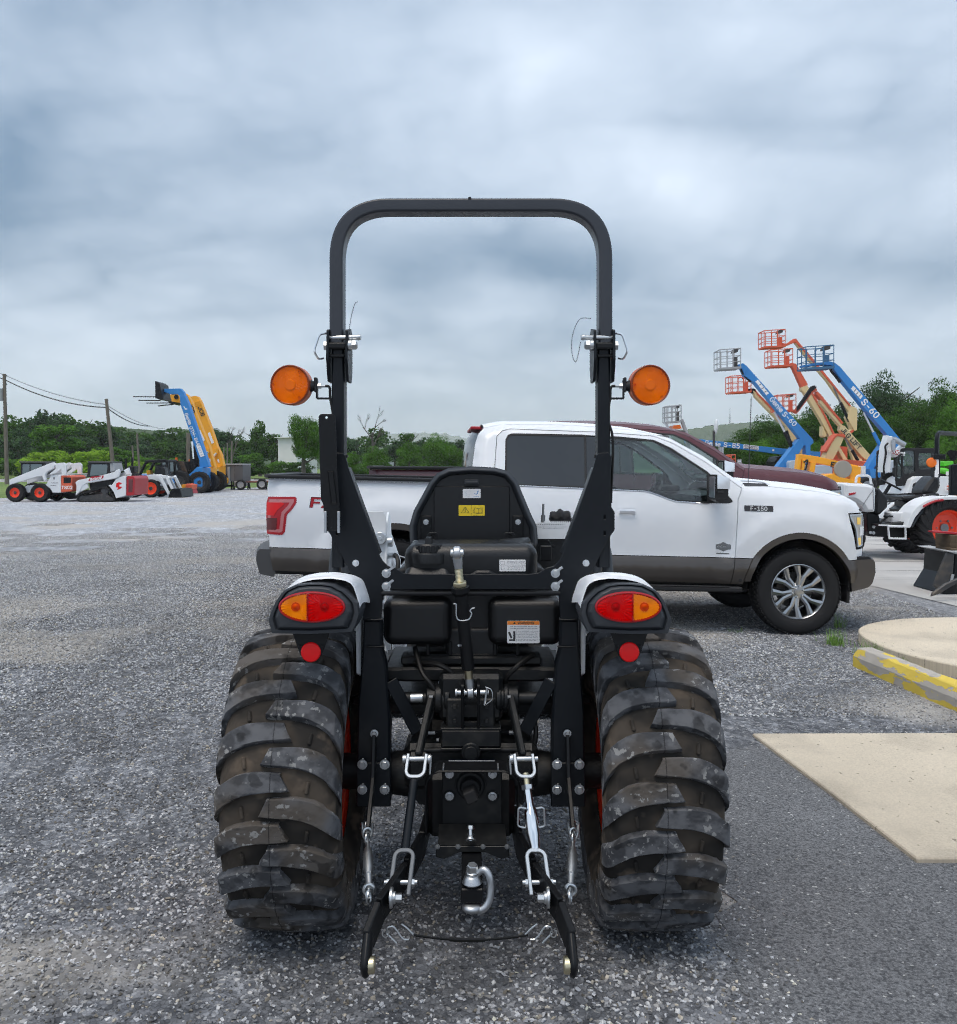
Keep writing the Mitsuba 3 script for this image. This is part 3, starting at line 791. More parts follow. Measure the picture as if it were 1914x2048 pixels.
# big side plates, built once for the right and mirrored
RP = [(1192, 911), (1197, 906), (1216, 905), (1222, 914), (1220, 983), (1222, 1014), (1228.5, 1024), (1228.5, 1060), (1222, 1068), (1199, 1111), (1183, 1143), (1160, 1196), (1156, 1241), (1158, 1300), (1168, 1420), (1171, 1604), (1103, 1604), (1104, 1440), (1112, 1330), (1120, 1298), (1121, 1245), (1118, 1205), (1116, 1178), (1115, 1150), (1106, 1133), (1118, 1121), (1123, 1112), (1185, 938)]
rp = px(RP, PY)
for s in (-1, 1):
    sp = tractor.holder('side_frame')
    q = rp.copy()
    if s < 0:
        q[:, 0] = 2 * XC - q[:, 0]
        q = q[::-1]
    up = sg.Polygon(q).intersection(sg.box(-2, 1.072, 2, 3))
    dn = sg.Polygon(q).intersection(sg.box(-2, 0, 2, 1.071))
    holes = [sg.box(*(np.sort(A([XC + s * a, XC + s * b_]))[0],), z0, np.sort(A([XC + s * a, XC + s * b_]))[1], z1) for a, b_, z0, z1 in ((0.452, 0.458, 1.417, 1.429), (0.452, 0.458, 1.361, 1.375))]
    up = up.difference(shapely.union_all(holes))
    tractor.add('upper_plate', plate(up, PY - 0.012, PY, 'xz', 0.002), 'm_blackframe', smooth=20, under=sp)
    tractor.add('lower_post', plate(dn, PY - 0.004, PY + 0.07, 'xz', 0.006), 'm_blackframe', smooth=20, under=sp)
    # return flange along the inner slope
    a, b_ = px([(1188, 935), (1125, 1108)], PY)
    if s < 0:
        a, b_ = A([2 * XC - a[0], a[1]]), A([2 * XC - b_[0], b_[1]])
    tractor.add('flange', beam((a[0], PY + 0.030, a[1]), (b_[0], PY + 0.030, b_[1]), 0.006, 0.07, 0.0015, up=(0, 1, 0)), 'm_blackframe', under=sp)
    tractor.add('weld_bead', cat(*[tube([(XC + s * x0, PY - 0.0135, z), (XC + s * (x0 + 0.03), PY - 0.0145, z - 0.002), (XC + s * (x0 + 0.062), PY - 0.0135, z)], 0.003, 6) for x0, z in ((0.300, 1.076), (0.294, 0.984))]), 'm_black', under=sp)
    zb = [(0.387, 1.256)]
    tractor.add('plate_bolt', bolt((XC + s * 0.391, PY - 0.012, 1.267), (0, -1, 0), 0.0085, 0.006), 'm_zinc', under=sp)
    for z in (1.233, 1.189):
        tractor.add('bar_bolt', cat(bolt((XC + s * 0.2865, PY - 0.019, z), (0, -1, 0), 0.0115, 0.008), beam((XC + s * 0.2865 + 0.006, PY - 0.021, z + 0.008), (XC + s * 0.2865 + 0.024, PY - 0.021, z + 0.021), 0.003, 0.009, 0.001)), 'm_zinc', under=sp)
    # foot plate with four bolts
    fx = XC + s * 0.330
    tractor.add('foot_plate', box((fx, PY - 0.012, 0.515), (0.116, 0.012, 0.15), 0.003), 'm_blackframe', under=sp)
    for ix in (-1, 1):
        for z in (0.585, 0.500):
            tractor.add('foot_bolt', cat(bolt((fx + ix * 0.038, PY - 0.018, z), (0, -1, 0), 0.0125, 0.009), beam((fx + ix * 0.038, PY - 0.022, z + 0.008), (fx + ix * 0.038 + 0.003, PY - 0.022, z + 0.021), 0.003, 0.006, 0.001)), 'm_zinc', under=sp)
    # stay bar that hangs in front of the post
    stx = XC + s * 0.327
    tractor.add('stay_bar', cat(beam((stx, PY - 0.02, 0.685), (stx, PY - 0.055, 0.55), 0.012, 0.035, 0.002, (0, 1, 0)), beam((stx, PY - 0.055, 0.55), (stx + s * 0.002, PY - 0.19, 0.43), 0.013, 0.032, 0.002, (0, 1, 0))), 'm_black')
    tractor.add('stay_bolt', bolt((stx, PY - 0.018, 0.690), (0, -1, 0), 0.010, 0.012), 'm_zinc')
    # diagonal brace to the axle housing
    tractor.add('brace', beam((XC + s * 0.275, PY + 0.02, 0.86), (XC + s * 0.185, PY + 0.05, 0.675), 0.008, 0.045, 0.002, (0, 0, 1)), 'm_blackframe')

# cross plate and rail between the plates
cp = [(772, 1131), (790, 1136), (806, 1146), (825, 1148), (1060, 1148), (1076, 1146), (1093, 1136), (1111, 1131), (1116, 1150), (1116, 1179), (767, 1179), (767, 1150)]
cpp = px(cp, PY - 0.018)
cpp[:, 0] += XC - cpp[[0, 7], 0].mean()
tractor.add('cross_plate', plate(rnd(sg.polygon.orient(sg.Polygon(cpp)), 0.004), PY - 0.019, PY - 0.0122, 'xz', 0.0015), 'm_blackframe', smooth=20)
tractor.add('cross_rail', sweep([(XC - 0.302, PY - 0.022, 1.1655), (XC + 0.302, PY - 0.022, 1.1655)], rrect(0.03, 0.014, 0.005), nrm=(0, 0, 1)), 'm_black')

# fuel tank: upper hump above the cross plate, two bulges below it
def blob(pts, r, ref=0.012, it=8):
    import manifold3d as m3
    sph = trimesh.creation.icosphere(2, 1.0)
    ms = hull(np.vstack([sph.vertices * rr + A(p) for p, rr in ((q[:3], q[3] if len(q) > 3 else r) for q in pts)]))
    return ms


ft = tractor.holder('fuel_tank')
y0 = 3.33
up = blob([(XC + x, y, z, 0.045) for x in (-0.19, 0.19) for y in (y0 + 0.035, y0 + 0.2) for z in (1.2, 1.278)], 0.03)
tractor.add('tank_flank', blob([(XC + x, y0 + 0.10, z, 0.018) for x in (-0.275, 0.275) for z in (1.15, 1.20)] + [(XC + x, y0 + 0.10, 1.235, 0.018) for x in (-0.2, 0.2)], 0.02), 'm_plastic', smooth=60, under=ft)
tractor.add('tank_top', up, 'm_plastic', smooth=60, under=ft)
tractor.add('tank_shoulder', cat(blob([(XC - 0.21, y0 + 0.0, 1.2, 0.03), (XC - 0.09, y0 + 0.0, 1.2, 0.03), (XC - 0.19, y0 + 0.03, 1.262, 0.02), (XC - 0.11, y0 + 0.03, 1.262, 0.02)], 0.02), lathe([(0, 0), (0.07, 0), (0.07, 0.03), (0.066, 0.036), (0, 0.036)], (XC - 0.148, y0 + 0.035, 1.256), (0, 0, 1), 40)), 'm_plastic', smooth=40, under=ft)
tractor.add('tank_lobe', blob([(XC + 0.13, y0 + 0.10, 1.318, 0.014), (XC + 0.20, y0 + 0.10, 1.325, 0.014), (XC + 0.17, y0 + 0.05, 1.312, 0.014), (XC + 0.11, y0 + 0.14, 1.318, 0.012)], 0.02), 'm_plastic', smooth=60, under=ft)
capc = A([XC - 0.150, y0 + 0.035, 1.292])
tractor.add('filler_cap', cat(lathe([(0, 0), (0.052, 0), (0.052, 0.026), (0.048, 0.031), (0, 0.033)], capc, (0, 0, 1), 36), hull([capc + A([x, y, z]) for x, y, z in [(-0.012, -0.045, 0.03), (0.012, -0.045, 0.03), (-0.009, -0.043, 0.052), (0.009, -0.043, 0.052), (-0.012, 0.045, 0.03), (0.012, 0.045, 0.03), (-0.009, 0.043, 0.052), (0.009, 0.043, 0.052)]]), *[box(capc + A([0.052 * math.cos(t), 0.052 * math.sin(t), 0.013]), (0.006, 0.006, 0.022), 0.0015) for t in np.arange(18) * 2 * math.pi / 18]), 'm_plastic', smooth=28, under=ft)
tractor.add('tank_arch', plate(rnd([(XC - 0.03, 1.19), (XC + 0.13, 1.19), (XC + 0.10, 1.215), (XC + 0.065, 1.232), (XC + 0.02, 1.232), (XC - 0.01, 1.215)], 0.008), y0 - 0.022, y0 + 0.02, 'xz', 0.006), 'm_plastic', smooth=40, under=ft)
for cx_, w in ((-0.19, 0.085), (0.19, 0.095)):
    tractor.add('tank_bulge', blob([(XC + cx_ + x, y, z, 0.035) for x in (-w, w) for y in (y0 + 0.035, y0 + 0.25) for z in (1.0, 1.095)], 0.035), 'm_plastic', smooth=60, under=ft)
tractor.add('tank_middle', blob([(XC + x, y, z, 0.03) for x in (-0.24, 0.24) for y in (y0 + 0.11, y0 + 0.3) for z in (0.985, 1.2)], 0.03), 'm_plastic', smooth=60, under=ft)
tractor.add('tank_sump', blob([(XC + x, y, z, 0.02) for x in (-0.075, 0.075) for y in (y0 + 0.09, y0 + 0.25) for z in (0.925, 1.0)], 0.02), 'm_plastic', smooth=60, under=ft)
tractor.add('tank_strap', cat(box((XC + 0.005, y0 + 0.07, 0.918), (0.33, 0.012, 0.014), 0.002), *[box((XC + x, y0 + 0.068, 0.945), (0.012, 0.012, 0.05), 0.002) for x in (-0.155, -0.075, 0.085, 0.165)]), 'm_black', under=ft)
tractor.add('moulded_text', cat(*[text(t, 0.012, (XC - 0.19, y0 + 0.0005, 1.085 - 0.022 * i), depth=0.0012) for i, t in enumerate(('HDPE', 'FUEL', 'DIESEL', 'ONLY', '12'))]), 'm_plastic', under=ft)


def sticker(name, u, v, y, w, h, bsdf, label, n=(0, -1, 0), prints=(), under=None, tilt=0):
    """A decal of w by h metres, its middle seen at column u, row v; prints are (mesh builder in decal axes)."""
    c = at(u, v, y)
    k = tractor.holder(name, label, under)
    scene[k] = mikit.ply(plate(rnd(sg.box(c[0] - w / 2, c[2] - h / 2, c[0] + w / 2, c[2] + h / 2), min(w, h) * 0.05), y - 0.0012, y + 0.004, 'xz', 0), bsdf)
    for nm, b_, fn in prints:
        ms = fn(lambda a, e: (c[0] + a * w / 2, y - 0.0012, c[2] + e * h / 2), w, h)
        scene[numbered(k + '__' + nm)] = mikit.ply(cat(ms), b_)
    return k


def bars_print(rows, x0, x1, hh=0.0014, seed=1):
    def fn(P, w, h):
        rs, out = np.random.RandomState(seed), []
        for e in rows:
            x = x0
            while x < x1 - 0.05:
                l = min(rs.uniform(0.10, 0.3), x1 - x)
                a, b_ = A(P(x, e)), A(P(x + l, e))
                out.append(box((a + b_) / 2, (abs(b_[0] - a[0]), 0.0008, hh), 0))
                x += l + 0.04
        return out
    return fn


def outline(pts, r=0.0008):
    return lambda P, w, h: [tube([A(P(*q)) for q in pts] + [A(P(*pts[0])) + A([1e-5, 0, 0])], r, 5)]


SY = 3.76
tri = [(-0.5 + 0.34 * math.cos(a), -0.05 + 0.68 * math.sin(a)) for a in (math.pi / 2, math.pi * 7 / 6, math.pi * 11 / 6)]
# the seat seen from behind
st = tractor.holder('seat')
so = [(815, 1098), (813, 1050), (822, 1020), (838, 992), (852, 965), (868, 946), (890, 936), (935, 932.5), (985, 935), (1010, 942), (1028, 962), (1040, 992), (1056, 1030), (1067, 1052), (1070, 1098)]
so = px(so, SY)
so[:, 0] += (XC + 0.008) - (so[:, 0].min() + so[:, 0].max()) / 2
sop = rnd(sg.polygon.orient(sg.Polygon(so)), 0.03, 8)
tractor.add('backrest', plate(sop, SY + 0.02, SY + 0.14, 'xz', 0.035), 'm_greyplastic', smooth=60, under=st)
tractor.add('back_rim', plate(sop.difference(sop.buffer(-0.028)), SY - 0.035, SY + 0.03, 'xz', 0.012), 'm_greyplastic', smooth=60, under=st)
tractor.add('back_shell', plate(sop.buffer(-0.026), SY - 0.012, SY + 0.03, 'xz', 0.004), 'm_plastic', under=st)
c0, c1 = at(868, 972, SY), at(1019, 1088, SY)
tractor.add('back_cover', plate(rnd(sg.box(c0[0], c1[2], c1[0], c0[2]), 0.008), SY - 0.020, SY - 0.008, 'xz', 0.003), 'm_plastic', under=st)
tractor.add('cover_latch', cat(box(at(943, 964, SY - 0.02), (0.058, 0.012, 0.022), 0.003), box(at(943, 964.5, SY - 0.028), (0.05, 0.006, 0.008), 0.002)), 'm_greyplastic', under=st)
for u in (852, 1036):
    tractor.add('back_bracket', cat(box(at(u, 1064, SY - 0.018), (0.042, 0.014, 0.13), 0.003)), 'm_black', under=st)
    tractor.add('seat_bolt', bolt(at(u, 1044, SY - 0.026), (0, -1, 0), 0.008, 0.007), 'm_zinc', under=st)
tractor.add('seat_bolt', cat(bolt(at(1037, 1085, SY - 0.04), (0, -1, 0), 0.009, 0.008), bolt(at(1055, 1087, SY - 0.04), (0, -1, 0), 0.009, 0.008), bolt(at(831, 1086, SY - 0.04), (0, -1, 0), 0.009, 0.008)), 'm_zinc', under=st)
for u in (866, 1019):
    c = at(u, 1078, SY - 0.14)
    tractor.add('lift_lug', plate(rnd(sg.box(c[0] - 0.022, c[2] - 0.03, c[0] + 0.022, c[2] + 0.026), 0.012).difference(sg.Point(c[0], c[2] + 0.008).buffer(0.009)), c[1], c[1] + 0.008, 'xz', 0.002), 'm_black', under=st)
tractor.add('seat_cushion', blob([(XC + x, y, z, 0.05) for x in (-0.2, 0.2) for y in (SY + 0.1, SY + 0.5) for z in (1.1, 1.16)], 0.05), 'm_greyplastic', smooth=60, under=st)
tractor.add('seat_base', box((XC, SY + 0.28, 1.0), (0.4, 0.5, 0.14), 0.02), 'm_plastic', under=st)
sticker('white_decal', 943.5, 987, SY - 0.021, 0.070, 0.036, 'm_sticker', 'small white and blue decal on the seat back', under=tractor.key, prints=[
    ('print', 'm_stickergrey', lambda P, w, h: [text('C', 0.008, P(-0.62, 0.2), depth=0.0008)] + outline([(-0.8, -0.15), (-0.2, -0.15), (-0.2, 0.75), (-0.8, 0.75)], 0.0006)(P, w, h) + bars_print((-0.45, -0.65), -0.8, -0.2, 0.0016)(P, w, h)),
    ('blue_print', 'm_blue', lambda P, w, h: [tube(curve([A(P(*q)) for q in ((0.3, 0.1), (0.45, -0.2), (0.62, 0.05), (0.75, 0.6), (0.55, 0.35))], 4), 0.0012, 5)] + bars_print((-0.6,), 0.2, 0.85, 0.0018)(P, w, h))])
sticker('yellow_decal', 943.5, 1021, SY - 0.021, 0.103, 0.043, 'm_stickeryellow', 'yellow warning decal with a triangle and an open book', under=tractor.key, prints=[
    ('triangle', 'm_ink', lambda P, w, h: outline(tri, 0.0013)(P, w, h) + [box(A(P(-0.5, 0.02)), (0.0026, 0.001, 0.010), 0), box(A(P(-0.5, -0.32)), (0.0026, 0.001, 0.0026), 0)]),
    ('book', 'm_ink', lambda P, w, h: outline([(0.5, -0.5), (0.22, -0.36), (0.22, 0.5), (0.5, 0.36), (0.78, 0.5), (0.78, -0.36)], 0.0010)(P, w, h) + [tube([A(P(0.5, -0.5)), A(P(0.5, 0.36))], 0.0008, 5)] + [tube([A(P(*q)) for q in ((0.16, 0.3), (0.16, -0.52), (0.5, -0.62), (0.84, -0.52), (0.84, 0.3))], 0.0007, 5)]),
    ('divider', 'm_ink', lambda P, w, h: [box(A(P(0, 0)), (0.001, 0.0008, h * 0.96), 0)] + bars_print((-0.85,), 0.1, 0.95, 0.0012)(P, w, h))])
sticker('fuel_decal', 1025, 1131, y0 - 0.0125, 0.092, 0.040, 'm_sticker', 'white fuel decal with small grey lines on the tank', under=tractor.key, prints=[
    ('print', 'm_inkgrey', lambda P, w, h: bars_print((0.72, 0.5, 0.28, -0.2, -0.42, -0.64), -0.42, 0.92, 0.0016, 4)(P, w, h) + outline([(-0.9, 0.2), (-0.6, 0.2), (-0.6, 0.75), (-0.9, 0.75)], 0.0008)(P, w, h) + outline([(-0.86, -0.75), (-0.64, -0.75), (-0.64, -0.2), (-0.86, -0.2)], 0.0008)(P, w, h) + outline([(-0.95, 0.02), (0.95, 0.02), (0.95, 0.03)], 0.0004)(P, w, h))])
sticker('warning_decal', 1046.5, 1264, y0 - 0.0005, 0.114, 0.078, 'm_sticker', 'orange and white warning decal under the cross plate', under=tractor.key, prints=[
    ('header', 'm_stickerorange', lambda P, w, h: [box(A(P(0, 0.82)), (w * 0.99, 0.0010, h * 0.17), 0)]),
    ('word', 'm_ink', lambda P, w, h: [text('WARNING', 0.0085, A(P(0.16, 0.82)) + A([0, -0.0006, 0]), depth=0.0008), TM([A(P(-0.62, 0.73)) + A([0, -0.0009, 0]), A(P(-0.46, 0.73)) + A([0, -0.0009, 0]), A(P(-0.54, 0.93)) + A([0, -0.0009, 0])], [(0, 1, 2)])]),
    ('print', 'm_inkgrey', lambda P, w, h: bars_print((0.50, 0.33), -0.8, 0.85, 0.0022, 2)(P, w, h) + bars_print((0.08, -0.08, -0.22, -0.36, -0.5, -0.64, -0.78), -0.34, 0.9, 0.0016, 3)(P, w, h)),
    ('pictogram', 'm_ink', lambda P, w, h: [box(A(P(-0.55, -0.3)), (0.008, 0.0008, 0.03), 0), beam(A(P(-0.88, 0.0)), A(P(-0.72, -0.55)), 0.001, 0.007, 0, (1, 0, 0)), box(A(P(-0.68, -0.72)), (0.022, 0.0008, 0.006), 0), box(A(P(-0.40, -0.3)), (0.0007, 0.0008, 0.045), 0)])])

# fenders with tail lamps
LF = [(536, 1241), (540, 1228), (551, 1203), (562, 1187), (568, 1181), (580, 1175), (592, 1169.5), (617, 1166.5), (645, 1166.5), (668, 1170), (680, 1177), (690, 1181), (704, 1194), (715, 1207), (719, 1228), (713, 1248), (705, 1264), (620, 1268.5), (543, 1267)]
FY = 2.93
lf = px(LF, FY)
lf = lf[::-1] if not sg.LinearRing(lf).is_ccw else lf
for s in (-1, 1):
    q = lf.copy()
    if s > 0:
        q[:, 0] = 2 * (XC - 0.0) - q[:, 0]
        q = q[::-1]
    fk = tractor.holder('fender')
    po = rnd(sg.polygon.orient(sg.Polygon(q)), 0.004, 3)
    # the lamp housing: rim, sloping face
    ring0 = dense(po, 0.012)
    inner = sg.polygon.orient(po.buffer(-0.020))
    cxm, czm = po.centroid.x, po.centroid.y
    layers = [(1.0, 0.0, FY + 0.16), (1.0, 0.0, FY + 0.006), (0.985, 0.0, FY - 0.003), (0.90, 0.004, FY - 0.004), (0.87, 0.004, FY + 0.004), (0.80, 0.006, FY - 0.012), (0.74, 0.006, FY - 0.016)]
    V = np.vstack([np.column_stack([cxm + (ring0[:, 0] - cxm) * k, np.full(len(ring0), y), czm + dz + (ring0[:, 1] - czm) * k]) for k, dz, y in layers])
    n_ = len(ring0)
    F_ = [(i * n_ + j, i * n_ + (j + 1) % n_, (i + 1) * n_ + (j + 1) % n_, (i + 1) * n_ + j) for i in range(len(layers) - 1) for j in range(n_)]
    cap_i = len(V)
    V = np.vstack([V, [(cxm, FY - 0.016, czm + 0.006)]])
    hm = TM(V, F_)
    hm = TM(V, np.vstack([hm.faces, [((len(layers) - 1) * n_ + j, (len(layers) - 1) * n_ + (j + 1) % n_, cap_i) for j in range(n_)]]))
    hm.fix_normals()
    tractor.add('lamp_housing', hm, 'm_greyplastic', smooth=35, under=fk)
    # white shell over the tyre
    top = px([(566, 1186), (572, 1177), (584, 1167), (600, 1160), (625, 1155), (660, 1153), (688, 1157), (703, 1165), (710, 1184), (717, 1206), (718, 1216)], FY)
    if s > 0:
        top[:, 0] = 2 * XC - top[:, 0]
    tt = np.linspace(0, 1, 22)
    d_ = np.r_[0, np.cumsum(np.linalg.norm(np.diff(top, axis=0), axis=1))]
    prof = np.stack([np.interp(tt * d_[-1], d_, top[:, 0]), np.interp(tt * d_[-1], d_, top[:, 1])], 1)
    rows = []
    for y, g, dz in ((FY + 0.030, 0.985, -0.010), (FY + 0.034, 1.0, 0.0), (FY + 0.10, 1.0, 0.003), (FY + 0.22, 1.0, -0.014), (FY + 0.4, 1.0, -0.045), (FY + 0.62, 1.0, -0.11), (FY + 0.8, 1.03, -0.17), (FY + 0.92, 1.02, -0.34)):
        cc = prof[:, 0].mean()
        rows.append(np.column_stack([cc + (prof[:, 0] - cc) * g, np.full(len(prof), y), prof[:, 1] + dz]))
    Vs = np.vstack(rows)
    npf = len(prof)
    Fs = [(i * npf + j, i * npf + j + 1, (i + 1) * npf + j + 1, (i + 1) * npf + j) for i in range(len(rows) - 1) for j in range(npf - 1)]
    sh = TM(Vs, Fs)
    if sh.face_normals[len(Fs) // 2][2] < 0:
        sh.invert()
    tractor.add('shell', sh, 'm_white', smooth=40, under=fk)
    xi = XC + s * 0.380
    tractor.add('inner_panel', plate([(FY + 0.26, 0.90), (FY + 0.9, 0.7), (FY + 0.9, 0.95), (FY + 0.7, 1.16), (FY + 0.4, 1.19), (FY + 0.3, 1.17), (FY + 0.24, 1.08)], xi - 0.004, xi + 0.004, 'yz', 0.001), 'm_galvgrey', under=fk)  # grey colour stands in for the lamp housing's shade on this pale panel
    tractor.add('grab_handle', tube(fillet([(XC + s * 0.475, PY + 0.02, 1.18), (XC + s * 0.47, PY + 0.06, 1.305), (XC + s * 0.47, PY + 0.3, 1.305), (XC + s * 0.475, PY + 0.36, 1.2)], 0.04), 0.019, 12), 'm_greyplastic', under=fk)
    # oval lamp: bowl, ribs, bulb, two-colour lens
    lu, lv = (624 if s < 0 else 2 * (957 + XC * F_PX / FY) - 624), 1214
    lc = at(lu, lv, FY - 0.016)
    tk = tractor.holder('tail_lamp', 'oval amber and red tail lamp')
    a_, b2 = 0.098, 0.0435
    th = np.linspace(0, 2 * np.pi, 72, endpoint=False)
    split = lc[0] + s * 0.013
    tractor.add('lens_rim', sweep(np.column_stack([lc[0] + a_ * np.cos(th), np.full(72, lc[1] - 0.002), lc[2] + b2 * np.sin(th)]), circ(0.0045, 8), nrm=(0, 1, 0), closed=True), 'm_red', under=tk)
    for part, bs, lens, lo, hi, bx in (('amber_lens', 'm_amberbright', 'm_amberlens', 1, 9, split + s * 0.036), ('red_lens', 'm_redbright', 'm_redlens', -9, 1, split - s * 0.052)):
        rr, tt2 = np.meshgrid(np.linspace(0, 1, 12), np.linspace(0, 2 * np.pi, 121)[:-1], indexing='ij')
        bc = A([bx, lc[2] + 0.001])
        ex, ez = lc[0] + a_ * 0.985 * np.cos(tt2), lc[2] + b2 * 0.985 * np.sin(tt2)
        X_ = bc[0] + (ex - bc[0]) * rr
        Z_ = bc[1] + (ez - bc[1]) * rr
        X_ = np.where(s * X_ > s * split, X_, split) if part[0] == 'a' else np.where(s * X_ < s * split, X_, split)
        rad = np.sqrt((X_ - bc[0]) ** 2 + (Z_ - bc[1]) ** 2)
        ang = np.arctan2(Z_ - bc[1], X_ - bc[0])
        Y_ = lc[1] - 0.004 + 0.006 * np.exp(-(rad / 0.018) ** 2) + 0.0016 * np.sin(ang * 30) * np.clip((rad - 0.016) / 0.008, 0, 1)
        Vb = np.stack([X_, Y_, Z_], -1).reshape(-1, 3)
        Fb = [(i * 120 + j, i * 120 + (j + 1) % 120, (i + 1) * 120 + (j + 1) % 120, (i + 1) * 120 + j) for i in range(11) for j in range(120)]
        m = TM(Vb, Fb)
        m.update_faces(m.area_faces > 1e-12)
        if m.face_normals[:, 1].mean() > 0:
            m.invert()
        lk = tractor.add('reflector', m, bs, smooth=True, under=tk)
        tractor.add('bulb', lathe([(0.012, 0), (0.014, 0.004), (0.010, 0.0035), (0.006, 0.007), (0, 0.009)], (bx, lc[1] - 0.001, lc[2] + 0.001), (0, -1, 0), 24), 'm_amber' if part[0] == 'a' else 'm_red', under=tk)
        half_ell = sg.Point(0, 0).buffer(1, quad_segs=24)
        half_ell = sg.Polygon([(lc[0] + a_ * c[0], lc[2] + b2 * c[1]) for c in half_ell.exterior.coords]).intersection(sg.box(split if (s > 0) == (part[0] == 'a') else -9, -9, 9 if (s > 0) == (part[0] == 'a') else split, 9))
        bow = lambda x, z: np.full(np.shape(x), 1.0) * -lc[1] + 0.006 + 0.008 * np.sqrt(np.clip(1 - ((x - lc[0]) / a_) ** 2 - ((z - lc[2]) / b2) ** 2, 0, 1))
        tractor.add(part, gridskin(half_ell, 0.007, bow, -1), lens, smooth=True, under=tk)
    tractor.add('lens_divider', box((split, lc[1] - 0.006, lc[2]), (0.004, 0.012, b2 * 1.94), 0.001), 'm_red', under=tk)
    # round reflector on its bracket
    ru = 622 if s < 0 else 2 * (957 + XC * F_PX / FY) - 622
    rc = at(ru, 1304, FY + 0.03)
    br = sg.Polygon([(-0.062, 0.07), (-0.03, 0.062), (0, 0.055), (0.03, 0.062), (0.062, 0.07), (0.034, -0.008), (0.02, -0.03), (-0.02, -0.03), (-0.034, -0.008)])
    br = rnd(br, 0.006)
    tractor.add('reflector_bracket', plate(sg.Polygon([(rc[0] + a, rc[2] + b_) for a, b_ in br.exterior.coords]), rc[1], rc[1] + 0.005, 'xz', 0.001), 'm_black', under=fk)
    tractor.add('reflector_arm', cat(*[beam((rc[0] + a, rc[1] + 0.003, rc[2] + 0.05), (rc[0] + a * 0.8, rc[1] + 0.08, rc[2] + 0.085), 0.014, 0.008, 0.002) for a in (-0.045, 0.045)], *[bolt((rc[0] + a, rc[1] - 0.001, rc[2] + 0.018), (0, -1, 0), 0.005, 0.004) for a in (-0.034, 0.034)]), 'm_black', under=fk)
    tractor.add('round_reflector', lathe([(0, 0), (0.031, 0), (0.031, 0.004), (0.028, 0.007), (0, 0.009)], (rc[0], rc[1] - 0.0005, rc[2]), (0, -1, 0), 40), 'm_redbright', under=fk)

mat('m_amberdark', (0.22, 0.035, 0.004), 0.35, spec=0.4)
# amber flashers on the posts
for s, lu in ((-1, 584), (1, 1297)):
    fk = tractor.holder('flasher_lamp', 'round amber flasher lamp')
    c = at(lu, 771, 3.25)
    ax = A([s * 0.10, -1, 0.0])
    ax /= np.linalg.norm(ax)
    tractor.add('lamp_body', lathe([(0, -0.032), (0.060, -0.030), (0.068, -0.022), (0.068, 0.014), (0.064, 0.018), (0, 0.018)], c, ax, 48), 'm_amber', under=fk)
    ribs = [(0, 0.0205)] + [(r, 0.0205 + (0.0012 if i % 2 else 0)) for i, r in enumerate(np.linspace(0.004, 0.0625, 30))]
    tractor.add('reflector', lathe(ribs, c, ax, 48), 'm_amberlamp', smooth=False, under=fk)
    tractor.add('lens_rim', lathe([(0.0625, 0.018), (0.0625, 0.026), (0.0655, 0.0285), (0.0685, 0.026), (0.0685, 0.016)], c, ax, 48), 'm_amberdark', under=fk)
    tractor.add('amber_lens', lathe([(0.0635, 0.0255), (0.045, 0.0295), (0.02, 0.0315), (0, 0.032)], c, ax, 48), 'm_amberlens', smooth=60, under=fk)
    tractor.add('bulb_boss', lathe([(0.020, 0.0218), (0.016, 0.0245), (0.006, 0.0240), (0, 0.0255)], c, ax, 32), 'm_amberlamp', under=fk)
    sd_ = A([ax[1], -ax[0], 0]) * -1
    for t in (0.75, math.pi, -0.85) if s > 0 else (math.pi - 0.9, 0.0, math.pi + 0.9):
        t = -t + math.pi if s > 0 else math.pi - t + math.pi
        tractor.add('lens_screw', lathe([(0.0045, 0.0), (0.0045, 0.004), (0.003, 0.002), (0, 0.002)], c + ax * 0.0290 + 0.055 * (A([-s * math.cos(t) * s, 0, 0]) + A([0, 0, math.sin(t)])), ax, 12), 'm_amber', under=fk)
    j = c + A([-s * 0.078, 0.0, -0.002])
    tractor.add('lamp_mount', cat(cyl(c + A([-s * 0.064, 0, -0.002]), c + A([-s * 0.078, 0, -0.002]), 0.022, 0.015, n=20), box(j + A([-s * 0.004, 0, 0.004]), (0.010, 0.03, 0.05), 0.003)), 'm_plastic', under=fk)
    tractor.add('lamp_nut', cat(cyl(j + A([-s * 0.010, 0, 0]), j + A([-s * 0.022, 0, 0]), 0.010, n=6), cyl(j, j + A([-s * 0.036, 0, 0]), 0.005, n=10)), 'm_zinc', under=fk)
    px_ = XC + s * 0.474
    tractor.add('lamp_arm', cat(beam(j + A([-s * 0.008, 0, 0.02]), j + A([-s * 0.008, 0, -0.042]), 0.005, 0.022, 0.001, (0, 1, 0)), beam(j + A([-s * 0.006, 0, -0.042]), (px_, 3.26, j[2] - 0.042), 0.022, 0.006, 0.001)), 'm_black', under=fk)
    tractor.add('lamp_wire', tube(curve([j + A([-s * 0.03, 0, 0]), j + A([-s * 0.05, 0, -0.004]), j + A([-s * 0.053, 0.0, -0.04]), j + A([-s * 0.062, 0, -0.11]), (px_ + s * 0.012, 3.25, j[2] - 0.19), (px_ + s * 0.006, 3.26, j[2] - 0.40)], 6), 0.0045, 8), 'm_hose', under=fk)

